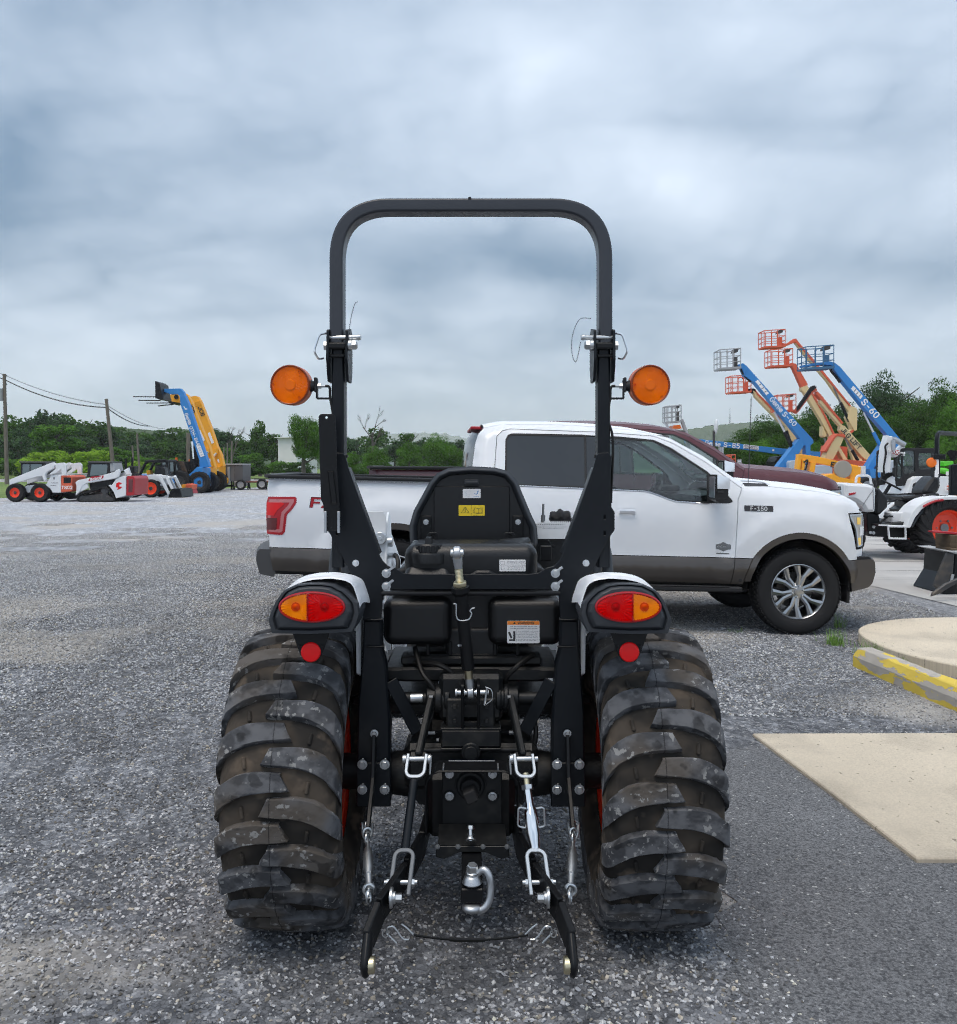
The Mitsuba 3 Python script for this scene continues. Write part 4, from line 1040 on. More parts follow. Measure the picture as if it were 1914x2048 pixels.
# slow-vehicle bracket on the left post
sv = tractor.holder('sign_bracket')
yb = 3.165
bp = rnd(sg.polygon.orient(sg.Polygon(px([(637, 833), (641, 828), (666, 828), (671, 833), (674, 941), (678, 1000), (680, 1062), (651, 1062), (646, 1008), (642, 1000), (640, 941)], yb))), 0.006)
hb = at(653, 835, yb)
tractor.add('bracket_plate', plate(bp.difference(sg.Point(hb[0], hb[2]).buffer(0.0045)), yb, yb + 0.005, 'xz', 0.0012), 'm_black', under=sv)
tractor.add('bracket_channel', hull([at(a, b_, yb - c) for a, b_, c in ((655, 942, 0.002), (667, 942, 0.002), (662, 1010, 0.002), (674, 1010, 0.002), (657, 944, 0.012), (665, 944, 0.012), (664, 1004, 0.012), (672, 1004, 0.012))]), 'm_black', under=sv)
tractor.add('bracket_tab', cat(*[box(at(a, 1044, yb - 0.006), (0.0085, 0.016, 0.072), 0.001) for a in (651, 677.5)]), 'm_galv', under=sv)
tractor.add('bracket_arm', box(at(668, 1000, yb + 0.03), (0.02, 0.05, 0.06), 0.003), 'm_black', under=sv)

# top link parked against the cross plate
tl = tractor.holder('top_link')
p0, p1 = at(941, 1385, 3.20), at(914, 1106, 3.13)
L = lambda t: p0 + (p1 - p0) * t
dl = (p1 - p0) / np.linalg.norm(p1 - p0)


def ballend(c, d, r=0.021, w=0.020):
    return cat(lathe([(0.010, -w / 2), (r * 0.8, -w / 2), (r, -w * 0.35), (r, w * 0.35), (r * 0.8, w / 2), (0.010, w / 2), (0.010, -w / 2)], c, (1, 0, 0.05), 28), cyl(A(c) + d * r * 0.7, A(c) + d * r * 2.3, 0.0165, 0.0135, 16))


tractor.add('ball_end', ballend(p1, -dl, 0.0225, 0.024), 'm_galv', under=tl)
tractor.add('ball', cat(cyl(p1 - A([0.022, 0, 0]), p1 + A([0.022, 0, 0]), 0.0125, n=18, b=0.002)), 'm_zinc', under=tl)
thr = [(0.0125 + (0.0012 if i % 2 else 0), i * 0.0022) for i in range(28)]
tractor.add('threaded_rod', lathe([(0, 0)] + [(r, a) for r, a in thr] + [(0, thr[-1][1])], L(0.77), dl, 18), 'm_zincyellow', under=tl)
tractor.add('lock_nut', lathe([(0, 0), (0.023, 0), (0.0245, 0.003), (0.0245, 0.013), (0.022, 0.016), (0, 0.016)], L(0.765), dl, 6), 'm_zincyellow', under=tl)
tractor.add('link_tube', cat(cyl(L(0.17), L(0.72), 0.0215, 0.0215, 24, 0.003), lathe([(0, 0), (0.0215, 0), (0.031, 0.012), (0.031, 0.030), (0.0, 0.034)], L(0.70), dl, 8)), 'm_black', under=tl)
tractor.add('lower_rod', cyl(L(0.18), L(0.06), 0.014, 0.0135, 16), 'm_zincyellow', under=tl)
tractor.add('ball_end', ballend(p0, dl, 0.023, 0.024), 'm_galv', under=tl)
tractor.add('link_pin', cat(cyl(p0 - A([0.052, 0, 0]), p0 + A([0.062, 0, 0]), 0.0095, n=16, b=0.001), cyl(p0 - A([0.052, 0, 0]), p0 - A([0.044, 0, 0]), 0.015, n=16, b=0.001), cyl(p0 + A([0.019, 0, 0]), p0 + A([0.031, 0, 0]), 0.014, n=16), cyl(p0 - A([0.031, 0, 0]), p0 - A([0.019, 0, 0]), 0.014, n=16)), 'm_zinc', under=tl)
tractor.add('lynch_pin', cat(cyl(p0 + A([0.056, -0.01, 0.02]), p0 + A([0.047, -0.012, -0.04]), 0.0045, n=10), tube(curve([p0 + A([0.05, -0.014, 0.022]), p0 + A([0.07, -0.018, 0.012]), p0 + A([0.072, -0.02, -0.018]), p0 + A([0.052, -0.018, -0.036])], 6), 0.0018, 6)), 'm_zinc', under=tl)
clip = [at(a, b_, 3.10) for a, b_ in ((907, 1208), (912, 1208.5), (912.5, 1220), (913, 1233), (917, 1240), (927, 1241), (937, 1239), (942, 1232), (943, 1226), (940, 1222), (944, 1217), (949, 1216))]
tractor.add('spring_clip', tube(curve(clip, 4), 0.0022, 7), 'm_zinc', under=tl)
tractor.add('grease_nipple', cyl(at(917, 1291, 3.14), at(922, 1291, 3.15), 0.004, n=8), 'm_zinc', under=tl)

# rear of the transmission
tr = tractor.holder('rear_axle_housing')
K = tr
tractor.add('top_link_bracket', cat(*[plate(rnd([(3.17, 0.865), (3.23, 0.875), (3.36, 0.80), (3.36, 0.68), (3.23, 0.675)], 0.01), at(u, 0, 3.2)[0] - 0.005, at(u, 0, 3.2)[0] + 0.005, 'yz', 0.0015) for u in (925, 957)], box((-0.0265, 3.25, 0.70), (0.05, 0.02, 0.05), 0.003)), 'm_black', under=K)
for u in (909, 973):
    tractor.add('cover_plate', box(at(u, 1427, 3.25), (0.056, 0.02, 0.105), 0.006), 'm_castiron', under=K)
    tractor.add('cover_bolt', cat(*[bolt(at(u, v, 3.238), (0, -1, 0), 0.009, 0.008) for v in (1413, 1442)]), 'm_castiron', under=K)
tractor.add('rockshaft', cat(cyl((XC - 0.155, 3.3, 0.79), (XC + 0.165, 3.3, 0.79), 0.042, n=24, b=0.004), *[cyl((XC + a, 3.3, 0.79), (XC + b_, 3.3, 0.79), 0.05, n=24, b=0.004) for a, b_ in ((-0.125, -0.10), (-0.092, -0.072), (0.085, 0.105), (0.112, 0.13))], cyl((XC - 0.235, 3.3, 0.79), (XC + 0.235, 3.3, 0.79), 0.022, n=16)), 'm_castiron', under=K)
tractor.add('shaft_sleeve', cyl((XC - 0.205, 3.24, 0.806), (XC - 0.165, 3.24, 0.806), 0.016, n=16), 'm_zinc', under=K)
tractor.add('housing_top', box((XC - 0.0, 3.32, 0.80), (0.22, 0.12, 0.16), 0.015), 'm_castiron', under=K)
tractor.add('housing_block', cat(box((XC, 3.28, 0.672), (0.205, 0.12, 0.062), 0.006), box((XC, 3.25, 0.636), (0.205, 0.06, 0.008), 0.002), box((XC, 3.25, 0.705), (0.205, 0.06, 0.007), 0.002)), 'm_castiron', under=K)
tractor.add('pump_cover', cat(cyl((XC, 3.30, 0.625), (XC, 3.215, 0.625), 0.034, n=30, b=0.004), cyl((XC, 3.2155, 0.625), (XC, 3.205, 0.625), 0.024, n=30, b=0.002), cyl((XC - 0.175, 3.25, 0.625), (XC + 0.175, 3.25, 0.625), 0.0085, n=12)), 'm_castiron', under=K)
tractor.add('gearbox', cat(box((XC, 3.36, 0.56), (0.46, 0.2, 0.16), 0.02), box((XC, 3.33, 0.44), (0.30, 0.2, 0.22), 0.02), *[box((XC + sx * 0.178, 3.27, 0.58), (0.075, 0.10, 0.085), 0.012) for sx in (-1, 1)], *[cyl((XC + sx * 0.19, 3.36, 0.512), (XC + sx * 0.30, 3.36, 0.512), 0.085, 0.07, n=24, b=0.004) for sx in (-1, 1)], *[hull([(XC + sx * 0.14, 3.3, 0.50), (XC + sx * 0.14, 3.3, 0.42), (XC + sx * 0.24, 3.3, 0.50), (XC + sx * 0.18, 3.3, 0.42), (XC + sx * 0.14, 3.4, 0.50), (XC + sx * 0.14, 3.4, 0.42), (XC + sx * 0.24, 3.4, 0.50), (XC + sx * 0.18, 3.4, 0.42)]) for sx in (-1, 1)]), 'm_castiron', under=K)
tractor.add('upper_frame', cat(box((XC, 3.55, 0.86), (0.62, 0.4, 0.05), 0.01), box((XC, 3.42, 0.905), (0.5, 0.1, 0.03), 0.006), box((XC - 0.17, 3.38, 0.86), (0.16, 0.06, 0.05), 0.008), box((XC + 0.17, 3.38, 0.86), (0.16, 0.06, 0.05), 0.008)), 'm_castiron', under=K)
tractor.add('wire_tag', cat(box(at(882, 1366, 3.36), (0.02, 0.004, 0.014), 0.001), box(at(1098, 1360, 3.3), (0.026, 0.004, 0.010), 0.001), box(at(1080, 1392, 3.3), (0.018, 0.004, 0.012), 0.001)), 'm_stickergrey', under=K)
tractor.add('hose', cat(*[tube(curve(c, 6), 0.009, 8) for c in (
    [(XC - 0.2, 3.38, 0.95), (XC - 0.17, 3.3, 0.88), (XC - 0.13, 3.28, 0.83), (XC - 0.12, 3.3, 0.76)],
    [(XC + 0.22, 3.36, 0.93), (XC + 0.16, 3.3, 0.90), (XC + 0.12, 3.31, 0.85), (XC + 0.14, 3.36, 0.78)],
    [(XC + 0.21, 3.33, 0.74), (XC + 0.225, 3.3, 0.68), (XC + 0.215, 3.3, 0.62), (XC + 0.18, 3.32, 0.58)],
    [(XC - 0.2, 3.36, 0.9), (XC - 0.11, 3.3, 0.905), (XC - 0.05, 3.3, 0.86), (XC - 0.06, 3.34, 0.8)])]), 'm_hose', under=K)
tractor.add('fitting', cat(*[cyl(at(a, b_, 3.25), at(a + c, b_, 3.25), 0.0065, n=6) for a, b_, c in ((856, 1466, 14), (873, 1480, 5), (858, 1394, 8), (1015, 1394, 6), (1018, 1465, 10))]), 'm_steel', under=K)

# PTO shield, stub and drawbar
pk = tractor.holder('pto_guard')
gy = 3.16
outer = [(855, 1645), (853, 1560), (858, 1543), (868, 1531), (880, 1526), (1008, 1526), (1020, 1531), (1031, 1543), (1036, 1560), (1034, 1645)]
q = px(outer, gy)
hoodm = sweep(np.column_stack([q[:, 0], np.full(len(q), gy - 0.035), q[:, 1]]), rrect(0.006, 0.11, 0.002, 2), nrm=(0, 1, 0))
tractor.add('hood', hoodm, 'm_black', under=pk)
tractor.add('hood_top_edge', beam(at(897, 1522, gy - 0.08), at(990, 1522, gy - 0.08), 0.004, 0.003, 0.001), 'm_steel', under=pk)
tractor.add('back_plate', plate(rnd(px([(884, 1530), (1004, 1530), (1004, 1690), (884, 1690)], gy), 0.004), gy, gy + 0.01, 'xz', 0.002), 'm_castiron', under=pk)
for a in (899, 985):
    for b_ in (1548, 1592):
        tractor.add('plate_bolt', bolt(at(a, b_, gy - 0.004), (0, -1, 0), 0.0105, 0.009, True), 'm_zinc', under=pk)
        tractor.add('bolt_boss', cyl(at(a, b_, gy), at(a, b_, gy) - A([0, 0.005, 0]), 0.02, n=20, b=0.002), 'm_castiron', under=pk)
pc_ = at(941, 1569, gy)
tractor.add('bearing_flange', cat(lathe([(0, 0), (0.048, 0), (0.048, 0.012), (0.043, 0.016), (0.036, 0.016), (0.034, 0.008), (0.024, 0.006), (0.0, 0.006)], pc_, (0, -1, 0), 40), plate(rnd([(pc_[0] + 0.062 * math.cos(t) * (1.0 if i % 2 else 0.86), pc_[2] + 0.056 * math.sin(t)) for i, t in enumerate(np.arange(8) * math.pi / 4)], 0.01), gy - 0.004, gy + 0.001, 'xz', 0.001)), 'm_castiron', under=pk)
a = 0.42
tractor.add('shaft_cap', cat(box(pc_ + A([0.001, -0.055, -0.012]), (0.040, 0.075, 0.040), 0.004, R=[[math.cos(a), 0, -math.sin(a)], [0, 1, 0], [math.sin(a), 0, math.cos(a)]]), cyl(pc_ + A([0, 0, 0]), pc_ + A([0, -0.03, -0.004]), 0.030, n=24)), 'm_rubber', under=pk)
tractor.add('guard_tab', cat(*[box(at(a, 1534, gy - 0.06), (0.005, 0.05, 0.012), 0.001) for a in (887, 996)]), 'm_steel', under=pk)
dk = tractor.holder('drawbar')
tractor.add('hitch_frame', cat(hull([at(a, b_, y) for a, b_, y in ((878, 1648, 3.15), (1010, 1648, 3.15), (876, 1690, 3.06), (1014, 1690, 3.06), (878, 1655, 3.2), (1010, 1655, 3.2), (876, 1698, 3.12), (1014, 1698, 3.12))]), plate(rnd(px([(872, 1690), (1018, 1690), (1018, 1712), (1003, 1716), (970, 1702), (920, 1702), (888, 1716), (872, 1712)], 3.055), 0.003), 3.045, 3.056, 'xz', 0.002)), 'm_castiron', under=dk)
tractor.add('hitch_bolt', cat(*[bolt(at(a, 1693, 3.044), (0, -1, 0), 0.006, 0.006) for a in (875, 916, 966, 1014)]), 'm_steel', under=dk)
tractor.add('safety_bolt', cat(cyl(at(941, 1652, 3.05), at(941, 1682, 3.03), 0.0075, n=12), cyl(at(941, 1652, 3.05), at(941, 1659, 3.045), 0.012, n=6), cyl(at(941, 1668, 3.04), at(941, 1671, 3.04), 0.012, n=6), cyl(at(941, 1677, 3.035), at(941, 1682, 3.03), 0.016, n=18, b=0.002)), 'm_zinc', under=dk)
d0, d1 = at(943, 1700, 3.1), at(944, 1775, 2.86)
tractor.add('bar', beam(d0, A([d1[0], d1[1], d0[2] - 0.03]), 0.064, 0.032, 0.003), 'm_black', under=dk)
de = A([d1[0], d1[1] + 0.0, d0[2] - 0.035])
tractor.add('bar_end', box(de + A([0, 0.01, 0]), (0.068, 0.05, 0.044), 0.004), 'm_black', under=dk)
sc = de + A([0.0, 0.006, 0])
shk = tractor.holder('shackle')
tractor.add('shackle_bow', cat(tube(curve([sc + A(v) for v in ((0.0, -0.004, 0.043), (0.020, 0.004, 0.062), (0.038, 0.0, 0.070), (0.052, -0.006, 0.054), (0.056, -0.01, 0.018), (0.050, -0.016, -0.018), (0.030, -0.02, -0.040), (0, -0.012, -0.042))], 7), 0.0115, 14), cyl(sc + A([0, -0.004, 0.026]), sc + A([0, -0.004, 0.058]), 0.030, 0.024, n=24, b=0.008), cyl(sc + A([0, -0.01, -0.026]), sc + A([0, -0.01, -0.05]), 0.030, n=24, b=0.008)), 'm_galv', smooth=50, under=shk)
tractor.add('shackle_bolt', cat(cyl(sc + A([0, -0.004, 0.058]), sc + A([0, -0.004, 0.066]), 0.020, n=20, b=0.002), lathe([(0, 0), (0.0175, 0), (0.0175, 0.020), (0.014, 0.025), (0, 0.025)], sc + A([0, -0.004, 0.066]), (0.05, -0.25, 1), 6)), 'm_zinc', under=shk)

# lift arms, rods, stabilisers, strap
for s in (-1, 1):
    X = lambda d: XC + s * d
    la = tractor.holder('lower_link')
    pts = [(X(0.150), 3.34, 0.36), (X(0.160), 3.10, 0.36), (X(0.195), 2.93, 0.345), (X(0.262), 2.78, 0.30), (X(0.288), 2.70, 0.25), (X(0.290), 2.66, 0.20)]
    tractor.add('arm', cat(*[beam(a, b_, 0.020, 0.085 if i < 2 else 0.075, 0.003) for i, (a, b_) in enumerate(zip(pts[:-2], pts[1:-1]))], hull([v for p_ in (pts[-2], pts[-1]) for v in (trimesh.creation.icosphere(1, 1.0).vertices * A([0.016, 0.030, 0.036]) + A(p_))])), 'm_black', under=la)
    tractor.add('ball_socket', cyl(A(pts[-1]) - A([s * 0.026, 0, 0]), A(pts[-1]) + A([s * 0.006, 0, 0]), 0.024, n=24, b=0.003), 'm_zincyellow', under=la)
    tractor.add('arm_bolt', cat(cyl((X(0.226), 2.80, 0.325), (X(0.236), 2.80, 0.325), 0.030, n=24, b=0.002), cyl((X(0.218), 2.80, 0.325), (X(0.236), 2.80, 0.325), 0.018, n=20, b=0.002), cyl((X(0.200), 2.80, 0.325), (X(0.236), 2.80, 0.325), 0.013, n=6)), 'm_zinc', under=la)
    # upper arm on the rockshaft
    tractor.add('lift_arm', beam((X(0.135), 3.27, 0.795), (X(0.170), 3.08, 0.655), 0.022, 0.045, 0.004, w1=0.02, h1=0.035), 'm_castiron')
    lr = tractor.holder('lift_rod', 'silver adjustable lift rod with side handles' if s > 0 else 'black lift rod')
    t0, t1 = A([X(0.172), 3.055, 0.655]), A([X(0.205), 2.90, 0.375])
    dd = (t1 - t0) / np.linalg.norm(t1 - t0)
    ca = t0 + dd * 0.045

    def clevis(c, d, open_up, w=0.030, l=0.085, th=0.011):
        e = A([1.0, 0, 0])
        o = -d if open_up else d
        pts_ = [c + e * w + o * l, c + e * w + o * 0.012, c + e * (w - 0.012), c - e * (w - 0.012), c - e * w + o * 0.012, c - e * w + o * l]
        nn = np.cross(e, d)
        return sweep(fillet(pts_, 0.02, 5), rrect(th, 0.030, 0.002, 2), nrm=nn / np.linalg.norm(nn))
    mt = 'm_zinc'
    tractor.add('upper_clevis', clevis(ca + dd * 0.012, dd, True, 0.029, 0.07), mt, under=lr)
    tractor.add('clevis_pin', cat(cyl(t0 - A([0.045, 0, 0]), t0 + A([0.045, 0, 0]), 0.009, n=12), cyl(t0 - A([0.045, 0, 0]), t0 - A([0.036, 0, 0]), 0.014, n=12), cyl(t0 + A([-s * 0.046, -0.008, 0.014]), t0 + A([-s * 0.042, -0.012, -0.045]), 0.0038, n=8), cyl(t0 + A([-s * 0.036, 0, 0]), t0 + A([-s * 0.044, 0, 0]), 0.016, n=14)), 'm_zinc', under=lr)
    cb = t1 - dd * 0.045
    if s < 0:
        tractor.add('rod', cyl(ca + dd * 0.02, cb, 0.0135, n=14), 'm_blackframe', under=lr)
    else:
        Lr = np.linalg.norm(cb - ca)
        g = lambda t: ca + dd * Lr * t
        tractor.add('rod', cat(cyl(g(0), g(0.3), 0.0105, n=14), cyl(g(0.65), g(1), 0.0125, n=14)), 'm_zincyellow', under=lr)
        tractor.add('lock_nut', cat(cyl(g(0.16), g(0.22), 0.019, n=6)), 'm_zinc', under=lr)
        tractor.add('turnbuckle', lathe([(0, 0), (0.012, 0), (0.013, 0.05), (0.020, 0.075), (0.022, 0.11), (0.021, 0.14), (0.015, 0.17), (0.015, 0.19), (0, 0.19)], g(0.2), dd, 20), 'm_chrome', under=lr)
        for e in (-1, 1):
            c_ = g(0.58)
            tractor.add('handle', tube(fillet([c_ + A([e * 0.016, -0.006, 0.030]), c_ + A([e * 0.040, -0.006, 0.034]), c_ + A([e * 0.042, -0.006, -0.026]), c_ + A([e * 0.018, -0.006, -0.030])], 0.01), 0.0035, 8), 'm_zinc', under=lr)
    tractor.add('lower_clevis', clevis(cb, -dd, True, 0.028, 0.125, 0.012), 'm_zinc' if s > 0 else 'm_steel', under=lr)
    tractor.add('clevis_pin', cat(cyl(t1 + dd * 0.045 - A([0.05, 0, 0]), t1 + dd * 0.045 + A([0.05, 0, 0]), 0.008, n=12), *[cyl(t1 + dd * 0.045 + A([k * 0.042, 0, 0]), t1 + dd * 0.045 + A([k * 0.034, 0, 0]), 0.014, n=6) for k in (-1, 1)]), 'm_zinc', under=lr)
    # stabiliser turnbuckle
    sb = tractor.holder('stabiliser')
    q0, q1 = A([X(0.331), 3.045, 0.435]), A([X(0.272), 2.79, 0.32])
    q0 = A([X(0.330), 3.04, 0.425]); q1 = A([X(0.300), 2.83, 0.335])
    d3 = (q1 - q0) / np.linalg.norm(q1 - q0)
    Ls = np.linalg.norm(q1 - q0)
    h3 = lambda t: q0 + d3 * Ls * t
    tractor.add('shackle', tube(fillet([q0 + A([-0.016, 0, 0.03]), q0 + A([-0.016, 0, -0.005]), q0 + A([0, -0.01, -0.03]), q0 + A([0.016, 0, -0.005]), q0 + A([0.016, 0, 0.03])], 0.015), 0.0045, 8), 'm_zinc', under=sb)
    tractor.add('turnbuckle', cat(lathe([(0, 0), (0.006, 0), (0.006, 0.04), (0.011, 0.055), (0.016, 0.08), (0.016, 0.13), (0.011, 0.16), (0.009, 0.20), (0, 0.2)], h3(0.08), d3, 14)), 'm_galv', under=sb)
    tractor.add('chain_link', cat(*[tube([h3(t_) + 0.013 * A([math.cos(a_) * (1 if k_ % 2 else 0.35), math.cos(a_) * (0.3 if k_ % 2 else 1), 1.3 * math.sin(a_)]) for a_ in np.linspace(0, 2 * math.pi, 14, endpoint=False)], 0.004, 7, closed=True) for k_, t_ in enumerate((-0.10, 0.02, 0.12, 1.0, 1.12))]), 'm_zinc', under=sb, stuff=True)
    tractor.add('rod_end', cyl(h3(-0.02), h3(0.14), 0.0065, n=10), 'm_zinc', under=sb)
    tractor.add('eye_bolt', cat(cyl(h3(0.75), h3(0.98), 0.0085, n=10), cyl(h3(0.74), h3(0.77), 0.014, n=6), tube([h3(1.0) + 0.016 * A([math.cos(t), 0, math.sin(t)]) for t in np.linspace(0, 2 * math.pi, 16, endpoint=False)], 0.005, 8, closed=True), tube([h3(1.08) + 0.015 * A([0.4 * math.cos(t), 0.9 * math.cos(t), math.sin(t)]) for t in np.linspace(0, 2 * math.pi, 16, endpoint=False)], 0.005, 8, closed=True)), 'm_zinc', under=sb)
    hk = tractor.holder('strap_hook')
    hu = lambda u, v: at(u, v, 2.74) if s < 0 else at(2 * (957 + XC * F_PX / 2.74) - u, v, 2.74)
    for q in (((772, 1866), (775, 1856), (781, 1853), (787, 1853.5), (793, 1860), (799, 1869), (805, 1876), (810, 1879), (818, 1879)), ((773, 1867), (781, 1874), (793, 1886)), ((803, 1848), (814, 1856), (823, 1865), (828, 1870))):
        tractor.add('wire', tube(curve([hu(*p_) for p_ in q], 4), 0.0027, 7), 'm_zinc', under=hk)
    tractor.add('hook_eye', tube([hu(771, 1867) + 0.009 * A([math.cos(t), 0.5 * math.sin(t), math.sin(t)]) for t in np.linspace(0, 2 * math.pi, 12, endpoint=False)], 0.002, 6, closed=True), 'm_steel', under=hk)
bz = [at(827 + (1056 - 827) * t, 1870 + 10 * (1 - (2 * t - 1) ** 2), 2.74) for t in np.linspace(0, 1, 17)]
tractor.add('strap', sweep(bz, rrect(0.004, 0.009, 0.0015, 2), nrm=(0, -0.5, 1)), 'm_hose')
tractor.add('strap_pad', sweep(bz[5:11], rrect(0.008, 0.016, 0.003, 2), nrm=(0, -0.5, 1)), 'm_hose')

# control console at the right of the seat
ck = tractor.holder('control_console')
gp0, gp1 = at(1068, 1078, 3.85), at(1150, 1045, 3.85)
teeth = [(gp0[0], gp0[2]), (gp1[0], gp0[2]), (gp1[0], gp1[2])]
nt = 20
for i in range(nt):
    x1 = gp1[0] + (gp0[0] - gp1[0]) * (i + 0.5) / nt
    x2 = gp1[0] + (gp0[0] - gp1[0]) * (i + 1) / nt
    teeth += [(x1 + 0.001, gp1[2]), (x1, gp1[2] + 0.006 * (i < 15)), (x2 + 0.001, gp1[2] + 0.006 * (i < 15)), (x2, gp1[2])]
tractor.add('lever_gate', plate(sg.Polygon(teeth), 3.85, 3.855, 'xz', 0.0005), 'm_whitepaint', under=ck)
tractor.add('gate_print', cat(*[box(at(1074 + 3.6 * i, 1049, 3.8497), (0.004, 0.0006, 0.004), 0) for i in range(16)], box(at(1104, 1054, 3.8497), (0.12, 0.0006, 0.0012), 0), box(at(1106, 1057, 3.8497), (0.09, 0.0006, 0.0012), 0)), 'm_inkgrey', under=ck)
tractor.add('lever', cat(cyl(at(1086, 1045, 3.87), at(1086, 1030, 3.87), 0.0085, n=12), cyl(at(1086, 1032, 3.87), at(1086.5, 1008, 3.87), 0.0045, n=10)), 'm_steel', under=ck)
kb = trimesh.creation.icosphere(3, 1.0)
kb.vertices *= (1 + 0.14 * np.sin(kb.vertices[:, :1] * 9 + 2) * np.sign(kb.vertices[:, 2:]).clip(0, 1) + 0.10 * (meshkit.fbm(kb.vertices * 2.1, 3)[:, None] - 0.5) * 2)
kb.vertices = kb.vertices * A([0.048, 0.05, 0.033]) + at(1121, 1036, 3.92)
tractor.add('lever_boot', kb, 'm_rubber', smooth=True, under=ck)
tractor.add('console_box', cat(box(at(1115, 1110, 3.95) + A([0, 0.25, 0]), (0.2, 0.6, 0.16), 0.01), beam(at(1097, 1080, 3.84), at(1105, 1098, 3.84), 0.02, 0.006, 0.001)), 'm_plastic', under=ck)
tractor.add('console_bracket', cat(box(at(1092, 1106, 3.80), (0.045, 0.03, 0.06), 0.004), bolt(at(1107, 1092, 3.80), (0, -1, 0), 0.006, 0.004)), 'm_black', under=ck)

# loader mast, hood, chassis and front wheels beyond the seat
lk = tractor.holder('loader')
for s in (-1, 1):
    mx = XC + s * 0.46
    mp = sg.Polygon([(4.42, 0.55), (4.62, 0.55), (4.66, 1.2), (4.62, 1.34), (4.54, 1.38), (4.46, 1.34), (4.40, 1.12)])
    tractor.add('mast_plate', cat(*[plate(rnd(mp, 0.03), mx + o - 0.005, mx + o + 0.005, 'yz', 0.002) for o in (-0.055, 0.055)], plate([(mx - 0.055, 1.12), (mx + 0.055, 1.12), (mx + 0.055, 1.36), (mx + 0.04, 1.385), (mx - 0.04, 1.385), (mx - 0.055, 1.36)], 4.43, 4.44, 'xz', 0.002)), 'm_whitepaint', under=lk)
    tractor.add('mast_pin', cat(cyl((mx - s * 0.03, 4.40, 1.26), (mx - s * 0.03, 4.43, 1.26), 0.03, n=20, b=0.004), cyl((mx - s * 0.085, 4.46, 1.24), (mx - s * 0.045, 4.46, 1.24), 0.024, n=20, b=0.004), bolt((mx - s * 0.03, 4.40, 1.26), (0, -1, 0), 0.012, 0.01)), 'm_zinc', under=lk)
    tractor.add('boom_arm', cat(beam((mx, 4.55, 1.3), (mx, 5.45, 1.0), 0.08, 0.12, 0.008), beam((mx, 5.45, 1.0), (mx, 5.95, 0.35), 0.08, 0.11, 0.008)), 'm_whitepaint', under=lk)
    tractor.add('hydraulic_hose', cat(tube(curve([(mx - s * 0.07, 4.5, 1.17), (mx - s * 0.10, 4.42, 1.18), (mx - s * 0.115, 4.38, 1.15), (mx - s * 0.11, 4.36, 1.08), (mx - s * 0.10, 4.40, 1.0)], 6), 0.011, 8)), 'm_hose', under=lk)
    tractor.add('hose_fitting', cyl((mx - s * 0.06, 4.48, 1.17), (mx - s * 0.095, 4.42, 1.18), 0.013, n=10), 'm_zinc', under=lk)
    wf = tractor.holder('front_wheel')
    tractor.add('tyre', lathe([(0.16, -0.09), (0.30, -0.105), (0.335, -0.08), (0.345, 0), (0.335, 0.08), (0.30, 0.105), (0.16, 0.09)], (XC + s * 0.56, 5.05, 0.345), (1, 0, 0), 40), 'm_rubber', under=wf)
    tractor.add('rim', lathe([(0.17, -0.08), (0.15, -0.02), (0, -0.02), (0, 0.02), (0.15, 0.02), (0.17, 0.08)], (XC + s * 0.56, 5.05, 0.345), (1, 0, 0), 32), 'm_orange', under=wf)
tractor.add('bucket', cat(plate([(5.9, 0.05), (6.5, 0.03), (6.5, 0.05), (6.0, 0.09), (5.92, 0.3), (6.0, 0.5), (5.96, 0.52), (5.86, 0.3)], XC - 0.72, XC + 0.72, 'yz', 0.004), *[plate([(5.88, 0.05), (6.48, 0.04), (6.02, 0.5), (5.87, 0.32)], XC + s * 0.72 - 0.006, XC + s * 0.72 + 0.006, 'yz', 0.002) for s in (-1, 1)]), 'm_black', under=lk)
tractor.add('hood', hull([(XC + a, y, z) for y, z0, z1, w in ((4.45, 0.7, 1.22, 0.27), (5.4, 0.7, 1.08, 0.22), (5.5, 0.75, 0.98, 0.19)) for a in (-w, w) for z in (z0, z1 - 0.06)] + [(XC + a, y, z) for y, z, w in ((4.45, 1.22, 0.2), (5.4, 1.08, 0.16)) for a in (-w, w)]), 'm_white', smooth=20)
tractor.add('chassis', cat(box((XC, 4.2, 0.55), (0.34, 1.6, 0.26), 0.03), box((XC, 4.0, 0.72), (0.9, 0.9, 0.03), 0.008), box((XC, 5.05, 0.36), (0.95, 0.14, 0.14), 0.02), box((XC, 4.0, 0.88), (0.5, 0.25, 0.25), 0.02)), 'm_castiron')
tractor.add('steering_wheel', cat(tube([(XC + 0.19 * math.cos(t), 4.42 + 0.10 * math.sin(t), 1.32 - 0.15 * math.sin(t)) for t in np.linspace(0, 2 * math.pi, 32, endpoint=False)], 0.013, 8, closed=True), cyl((XC, 4.42, 1.32), (XC, 4.5, 1.1), 0.03)), 'm_plastic')
# ------------------------------------------------------------------ the pickups
SP = 0.00471                                           # metres per photo pixel on the near flank of the white pickup


def tl(pts):
    """Photo pixels on the white pickup's flank -> its own (x forward from the front axle, z)."""
    p = A(pts, float)
    x = (p[:, 0] - 1590) * SP
    return np.stack([x, EYE - (p[:, 1] - HZ) * SP + 0.026 * x], 1)


